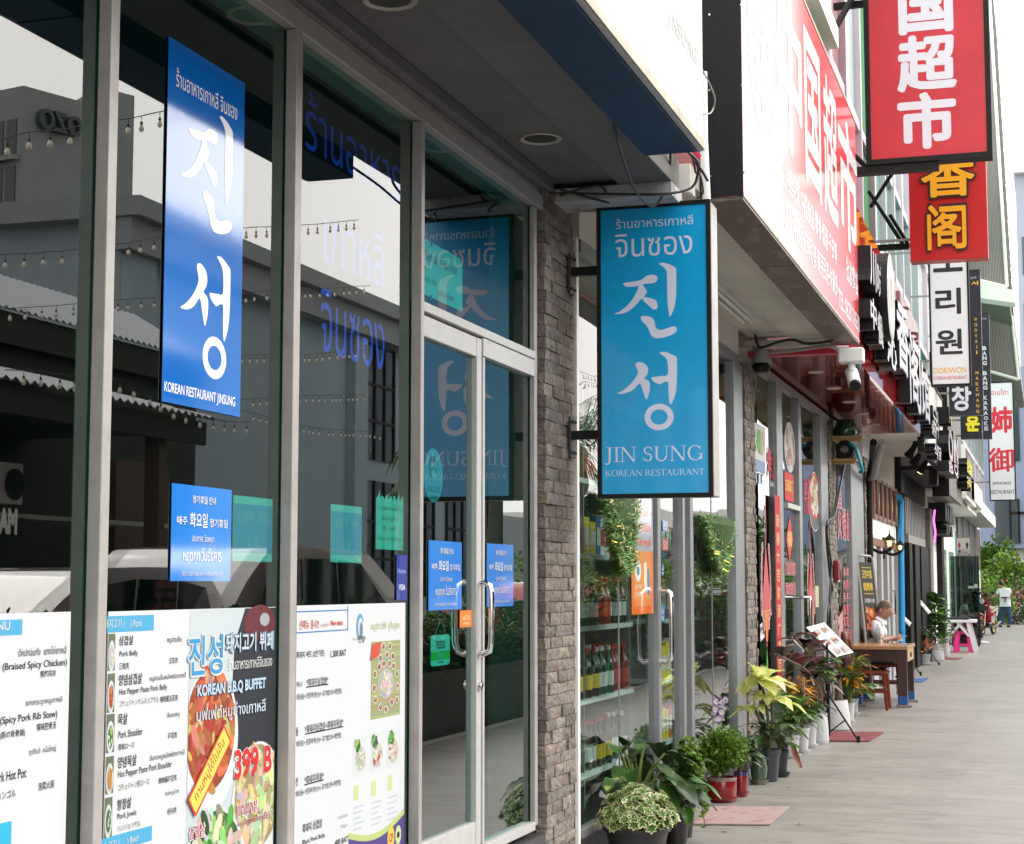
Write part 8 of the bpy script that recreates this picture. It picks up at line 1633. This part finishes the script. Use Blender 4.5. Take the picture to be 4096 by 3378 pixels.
b=MB();b.lathe([(.212*k_,0),(.212*k_,.04*k_)],W(0,0,.99),20,sy=.80);b.box(W(-.01,-.19,.84),W(.01,-.172,.99));b.box(W(.02,-.19,.86),W(.035,-.172,.99));b.box(W(-.21,-.02,.72),W(-.185,.14,1.0));b.build('apron','apron',wo)
for a in ('aL','aR'):p=V_(J[a][0]);skin_mesh('shoe','shoe_black',wo,{'h':(p+V_((0,-.02,-.045*k_)),.05*k_),'t':(p+V_((-.12*k_,.10*k_,-.055*k_)),.042*k_)},chain('h','t'),'h')
# person sitting behind the smoked glass
YP=44.5;pc=at(3862,2408,y=YP);px0=pc.x
pp=thing('person','long haired person in a white top sitting behind the smoked glass screen','person',(px0,YP,0));W=lambda x,y,z:V_((px0+x,YP+y,z))
J={'pel':(W(-.12,0,.5),(.15,.15)),'wai':(W(-.10,0,.68),(.125,.115)),'che':(W(-.05,0,.86),(.135,.12)),'nk0':(W(-.01,0,.98),.06),'nk1':(W(.02,0,1.05),.05),'sR':(W(-.03,-.17,.92),.055),'eR':(W(.08,-.2,.70),.045),'wR':(W(.28,-.1,.76),.028),'sL':(W(-.03,.17,.92),.055),'eL':(W(.08,.2,.70),.045),'wL':(W(.28,.1,.76),.028),'hR':(W(-.1,-.1,.49),.09),'kR':(W(.32,-.1,.5),.065),'aR':(W(.36,-.12,.08),.038),'hL':(W(-.1,.1,.49),.09),'kL':(W(.32,.1,.5),.065),'aL':(W(.30,.1,.08),.038)}
E_=chain('pel','wai','che','nk0','nk1')+chain('che','sR','eR','wR')+chain('che','sL','eL','wL')+chain('pel','hR','kR','aR')+chain('pel','hL','kL','aL');hand(J,E_,'wR',(1,.2,0),(0,0,-1),1,'r',.4);hand(J,E_,'wL',(1,-.2,0),(0,0,-1),-1,'l',.4);skin_mesh('body','skin',pp,J,E_,'pel');head(pp,W(.05,0,1.14),(1,-.2,-.4),(.35,0,1),.235,'hair_black',long_hair=True)
skin_mesh('top','shirt_white',pp,{'pel':(W(-.12,0,.52),(.17,.17)),'wai':(W(-.10,0,.68),(.148,.138)),'che':(W(-.05,0,.86),(.155,.14)),'n':(W(-.015,0,.97),.08),'sR':(W(-.03,-.17,.92),.075),'eR':(W(.03,-.19,.80),.068),'sL':(W(-.03,.17,.92),.075),'eL':(W(.03,.19,.80),.068)},chain('pel','wai','che','n')+chain('che','sR','eR')+chain('che','sL','eL'),'pel');skin_mesh('trousers','shorts_navy',pp,{'pel':(W(-.12,0,.49),(.17,.17)),'hR':(W(-.1,-.1,.49),.105),'kR':(W(.32,-.1,.5),.082),'aR':(W(.36,-.12,.12),.056),'hL':(W(-.1,.1,.49),.105),'kL':(W(.32,.1,.5),.082),'aL':(W(.30,.1,.12),.056)},chain('pel','hR','kR','aR')+chain('pel','hL','kL','aL'),'pel')
for a in ('aR','aL'):p=V_(J[a][0]);skin_mesh('shoe','sock_white',pp,{'h':(p+V_((-.02,0,-.045)),.048),'t':(p+V_((.20,0,-.05)),.042)},chain('h','t'),'h')
b=MB();b.lathe([(0,.0),(.2,.0),(.2,.47),(.0,.47)],W(-.12,0,0),16);b.build('tub_stool','wood_dark',None,smooth=True,label='round dark seat under the person behind the smoked glass',cat='seat')
# ---------------------------------------------------------------- menu stands, tables and stools beyond
M('paper_menu',(.85,.84,.80),.35,coat=.3)
def menu_stand(label,px,pyb,quad,legs=True):
    p=at(px,pyb,z=0);y=p.y;t=thing('menu_stand',label,'menu stand',p,'tripod menu stands');q=[at(*a,y=y)for a in quad];tl,tr,br,bl=q
    dy=Vector((0,(tr-tl).length*.9,0));b=MB();c=(tl+tr+br+bl)/4;n_=(bl-tl).cross(tr-tl+dy).normalized();n_=n_ if n_.z>0 else -n_
    b.tube([(p.x,y,.04),(p.x,y,.45)],.017,10);b.tube([(p.x,y,.45),(p.x,y,c.z-.03)],.010,8);b.tube([(p.x,y,.46),(p.x,y,.56)],.024,10);b.build('pole','black_metal',t)
    for k,a in enumerate((2.6,4.2,5.8)):
        d=Vector((math.cos(a),math.sin(a),0));b=MB();b.tube([Vector((p.x,y,.44)),Vector((p.x,y,0))+d*.33+Vector((0,0,.02))],.009,6);b.tube([Vector((p.x,y,.07)),Vector((p.x,y,.2))+d*.19],.006,6);lg=b.build('leg','black_metal',t);e=Vector((p.x,y,.02))+d*.335;b=MB();b.tube([e+Vector((0,0,.04)),e-Vector((0,0,.02))],[.014,.018],8);b.build('rubber_foot','black_metal',lg)
    tl2,tr2,br2,bl2=tl,tr+dy,br+dy,bl;b=MB();b.add([tl2,tr2,br2,bl2,tl2-n_*.02,tr2-n_*.02,br2-n_*.02,bl2-n_*.02],[(0,3,2,1),(4,5,6,7),(0,1,5,4),(1,2,6,5),(2,3,7,6),(3,0,4,7)]);b.build('desk','paper_menu',t)
    b=MB();b.tube([bl2+n_*.012,br2+n_*.012],.010,6);b.tube([tl2-n_*.03,bl2-n_*.03],.008,6);b.build('ledge','black_metal',t)
    b=MB();U,W_2=(tr2-tl2),(bl2-tl2);rnd=random.Random(px)
    for (u,v,su,sv)in ((.1,.12,.3,.16),(.55,.12,.3,.16),(.1,.42,.32,.2),(.12,.72,.32,.2),(.55,.42,.3,.2),(.55,.72,.3,.2)):
        o=tl2+U*u+W_2*v+n_*.002;b.shade=(.78,.80,.85);b.add([o,o+W_2*sv,o+U*su+W_2*sv,o+U*su],[(0,1,2,3)])
        for k in range(9):
            c2=o+U*su*rnd.uniform(.2,.6)+W_2*sv*rnd.uniform(.25,.75)+n_*(.001+k*.0002);b.shade=rnd.choice(MEAT+PALE);b.add([c2+U*.05*math.cos(a)+W_2*.045*math.sin(a)for a in [j*.8 for j in range(8)]],[tuple(range(8))])
        for k in range(3):o2=o+U*su*.72+W_2*sv*(.25+.22*k)+n_*.001;b.shade=(.3,.3,.35);b.add([o2,o2+W_2*.012,o2+U*su*.24+W_2*.012,o2+U*su*.24],[(0,1,2,3)])
    b.build('printed_page','print',t)
menu_stand('nearest tripod menu stand with an open picture menu among the white pots',3315,2962,[(3225,2510),(3290,2492),(3412,2618),(3352,2632)])
menu_stand('menu stand seen edge on behind the seated man',3612,2700,[(3574,2436),(3580,2431),(3648,2495),(3640,2506)]);menu_stand('tripod menu stand beside the woven pot and the fig',3693,2660,[(3670,2402),(3682,2400),(3726,2452),(3714,2458)])
t=thing('menu_board_stand','tall leaning metal frame menu board with yellow lettering and a red dish','menu board',at(3465,2660,z=0));yq=22.35
q=[at(*a,y=yq)for a in ((3427,2222),(3478,2224),(3512,2540),(3462,2560))];tl,tr,br,bl=q;dy=Vector((0,.35,0));b=MB();path=[Vector((bl.x,bl.y,bl.z)),tl,tr+dy,br+dy];b.tube([bl,tl-Vector((0,0,.03)),tl+Vector((.03,.02,0)),tr+dy-Vector((.03,.02,0)),tr+dy-Vector((0,0,.03)),br+dy],.016,8)
b.tube([bl,Vector((bl.x+.1,bl.y,0))],.016,8);b.tube([br+dy,Vector((br.x+.1,br.y+.35,0))],.016,8);b.tube([tl,Vector((tl.x-.02,tl.y+.1,0))],.014,8);b.build('frame','alu',t);U,W_2=tr+dy-tl,bl-tl;n_=W_2.cross(U).normalized();b=MB();o=tl+U*.06+W_2*.08
b.shade=(.05,.045,.04);b.add([o,o+W_2*.9,o+U*.88+W_2*.9,o+U*.88],[(0,1,2,3)]);b.add([o-n_*.01,o+U*.88-n_*.01,o+U*.88+W_2*.9-n_*.01,o+W_2*.9-n_*.01],[(0,1,2,3)]);b.build('board','print',t);b=MB();uu,vv=U.normalized(),-W_2.normalized();o2=tl+U*.2+n_*.004
b.shade=(.85,.62,.08)
for s,v in (('正宗中国',.27),('烧烤串',.42)):b.text(s,o2+W_2*v,uu,vv,U.length*.6,W_2.length*.10,.03)
for v in (.14,.45):b.add([o2+W_2*v,o2+W_2*(v+.008),o2+U*.62+W_2*(v+.008),o2+U*.62+W_2*v],[(0,1,2,3)])
b.shade=(.8,.8,.78);b.text('正宗重庆火锅',o2+W_2*.56,uu,vv,U.length*.62,W_2.length*.05,.02);rnd=random.Random(2)
for k in range(60):b.shade=rnd.choice(MEAT);c2=tl+U*rnd.uniform(.2,.8)+W_2*rnd.uniform(.63,.94)+n_*(.005+k*.0001);b.add([c2+U*.10*math.cos(a)+W_2*.03*math.sin(a+k)for a in [j*.8 for j in range(8)]],[tuple(range(8))])
b.build('printing','print',t)
M('stool_pink',(.85,.02,.28),.3,coat=.3);M('white_paint',(.74,.72,.78),.45)
def stool(label,px,pyb):
    p=at(px,pyb,z=0)+Vector((0,.15,0));t=thing('plastic_stool',label,'stool',p,'hot pink plastic stools');b=MB();b.box((p.x-.15,p.y-.15,.43),(p.x+.15,p.y+.15,.46));b.box((p.x-.155,p.y-.155,.40),(p.x+.155,p.y+.155,.429));b.build('seat','stool_pink',t,bevel=.01)
    for sx in (-1,1):
        for sy in (-1,1):b=MB();b.add([(p.x+sx*(.15 if k in (0,1)else .19)-sx*(0 if k%2==0 else 0),0,0)for k in ()],[]);a_,c_=Vector((p.x+sx*.125,p.y+sy*.125,.40)),Vector((p.x+sx*.165,p.y+sy*.165,0));b.obox((a_+c_)/2,Vector((.055,0,0)),Vector((0,.022,0)),(a_-c_)/2);b.obox((a_+c_)/2,Vector((.022,0,0)),Vector((0,.053,0)),(a_-c_)/2*.998);b.build('leg','stool_pink',t)
    b=MB();[b.box((p.x-.15,p.y+s*.15-.012,.14),(p.x+.15,p.y+s*.15+.012,.18))for s in (-1,1)];b.build('brace','stool_pink',t)
stool('hot pink plastic stool under the white table, nearest its street end',3854,2610);stool('hot pink plastic stool half hidden by the fiddle leaf fig',3796,2606);
YQ=38.8;a,c=at(3772,2480,y=YQ),at(3903,2474,y=YQ);zt_=a.z;t=thing('white_table','white wooden table with slanting crossed legs behind the pink stools','table',((a.x+c.x)/2,YQ+.4,0));b=MB();b.box((a.x,YQ,zt_-.06),(c.x,YQ+.9,zt_));b.build('tabletop','white_paint',t,bevel=.006)
for y in (YQ+.06,YQ+.78):
    for x0_,x1_ in ((c.x-.17,c.x-.02),(a.x+.14,a.x+.02)):b=MB();b.obox(((x0_+x1_)/2,y+.03,(zt_-.06)/2),(.045,0,0),(0,.03,0),((x0_-x1_)/2,0,(zt_-.06)/2));b.build('leg','white_paint',t)
    b=MB();b.tube([(c.x-.16,y+.03,.35),(c.x-.40,y+.03,zt_-.06)],.03,6);b.tube([(a.x+.13,y+.03,.35),(a.x+.38,y+.03,zt_-.06)],.03,6);b.build('brace','white_paint',t)
b=MB();b.box((a.x+.05,YQ+.1,zt_+.003),(c.x-.15,YQ+.6,zt_+.05));b.build('cloth_bundle','shorts_navy',None,label='dark folded cloth lying on the white table',cat='cloth',bevel=.02)
# ---------------------------------------------------------------- scooter
M('scooter_red',(.42,.012,.03),.15,coat=.8);M('scooter_black',(.015,.015,.016),.35,coat=.3);M('rim_gold',(.62,.36,.05),.3,.7);M('seat_tan',(.42,.36,.28),.45);M('lamp_clear',(.7,.72,.75),.1,coat=.6);M('scooter_silver',(.55,.55,.57),.3,.4)
f0,r0=at(3925,2543,z=0),at(3978,2538,z=0);ax=(f0-r0);ax.normalize();wb=1.22;mid=(f0+r0)/2;sd_=Vector((-ax.y,ax.x,0));sc_=thing('scooter','red and black step-through scooter with gold rims parked facing the camera','scooter',mid);S=lambda u,v,z:mid+ax*u+sd_*v+Vector((0,0,z))
for u in (wb/2,-wb/2):
    c=S(u,0,.29);b=MB();n=28
    for k in range(n):
        a0,a1=2*math.pi*k/n,2*math.pi*(k+1)/n;b.tube([c+ax*.26*math.cos(a0)+Vector((0,0,.26*math.sin(a0))),c+ax*.26*math.cos(a1)+Vector((0,0,.26*math.sin(a1)))],.036,7,caps=False)
    wl=b.build('wheel','tyre',sc_,smooth=2);b=MB()
    for k in range(n):a0,a1=2*math.pi*k/n,2*math.pi*(k+1)/n;b.tube([c+ax*.215*math.cos(a0)+Vector((0,0,.215*math.sin(a0))),c+ax*.215*math.cos(a1)+Vector((0,0,.215*math.sin(a1)))],.02,6,caps=False)
    b.tube([c-sd_*.05,c+sd_*.05],.035,10);[b.tube([c,c+ax*.21*math.cos(k*.5236)+Vector((0,0,.21*math.sin(k*.5236)))],.004,4)for k in range(12)];b.build('rim','rim_gold',wl)
def prof(pts,wd,name,mat,off=0.,bevel=.015,parent=None):b=MB();b.poly([p for p in pts],S(0,off-wd/2,0),ax,ZV,sd_*wd);return b.build(name,mat,parent or sc_,bevel=bevel)
prof([(.36,.42),(.50,.60),(.80,.56),(.86,.46),(.70,.60),(.60,.62)],.12,'front_fender','scooter_red');prof([(.24,.38),(.30,.36),(.52,.72),(.56,.90),(.48,.96),(.42,.86)],.34,'leg_shield','scooter_red');prof([(.40,.92),(.54,.90),(.60,1.0),(.50,1.08),(.36,1.04)],.26,'handlebar_cover','scooter_red')
prof([(.30,.36),(.26,.50),(-.05,.56),(-.55,.66),(-.80,.76),(-.74,.62),(-.45,.46),(.0,.34)],.20,'body_panel','scooter_silver');prof([(.20,.50),(-.10,.58),(-.55,.68),(-.60,.62),(-.05,.52)],.215,'side_stripe','scooter_red');prof([(-.02,.66),(-.10,.76),(-.45,.80),(-.72,.84),(-.74,.78),(-.40,.70)],.24,'seat','seat_tan',bevel=.03);prof([(.22,.26),(.22,.40),(-.20,.42),(-.30,.28),(-.05,.20)],.18,'engine','scooter_black')
b=MB();hl_=S(.60,0,.99);b.tube([hl_,hl_+ax*.03],[.085,.07],14);b.build('headlight','lamp_clear',sc_,smooth=True);b=MB();b.tube([S(.44,-.34,1.02),S(.46,-.1,1.05),S(.46,.1,1.05),S(.44,.34,1.02)],.016,8);b.build('handlebar','scooter_black',sc_)
for s in (-1,1):
    b=MB();b.tube([S(.45,s*.22,1.05),S(.46,s*.28,1.20)],.007,6);e=S(.47,s*.30,1.24);b.tube([e-ax*.01,e+ax*.02],[.055,.05],12);b.build('mirror','scooter_black',sc_);b=MB();b.tube([S(.44,s*.07,.90),S(wb/2,s*.07,.29)],.02,8);b.build('fork','scooter_silver',sc_);b=MB();b.tube([S(-.45,s*.12,.62),S(-wb/2,s*.11,.30)],.025,8);b.build('shock_absorber','chrome',sc_)
b=MB();q=[S(.58,-.16,.70),S(.84,-.16,.70),S(.84,.16,.70),S(.58,.16,.70)];b.obox(S(.71,0,.80),ax*.13,sd_*.17,Vector((0,0,.09)));b.build('front_basket','scooter_black',sc_,bevel=.02);b=MB();b.tube(bez([S(-.50,-.13,.80),S(-.80,-.12,.86),S(-.88,0,.90),S(-.80,.12,.86),S(-.50,.13,.80)],5),.013,6);b.build('grab_rail','scooter_black',sc_,smooth=True);b=MB();b.tube([S(.1,.14,.22),S(-.3,.15,.24),S(-.85,.15,.36)],[.02,.035,.045],10);b.build('exhaust','scooter_black',sc_,smooth=True);b=MB();b.tube([S(-.05,-.08,.25),S(-.1,-.25,.0)],.012,6);b.build('kickstand','scooter_black',sc_)
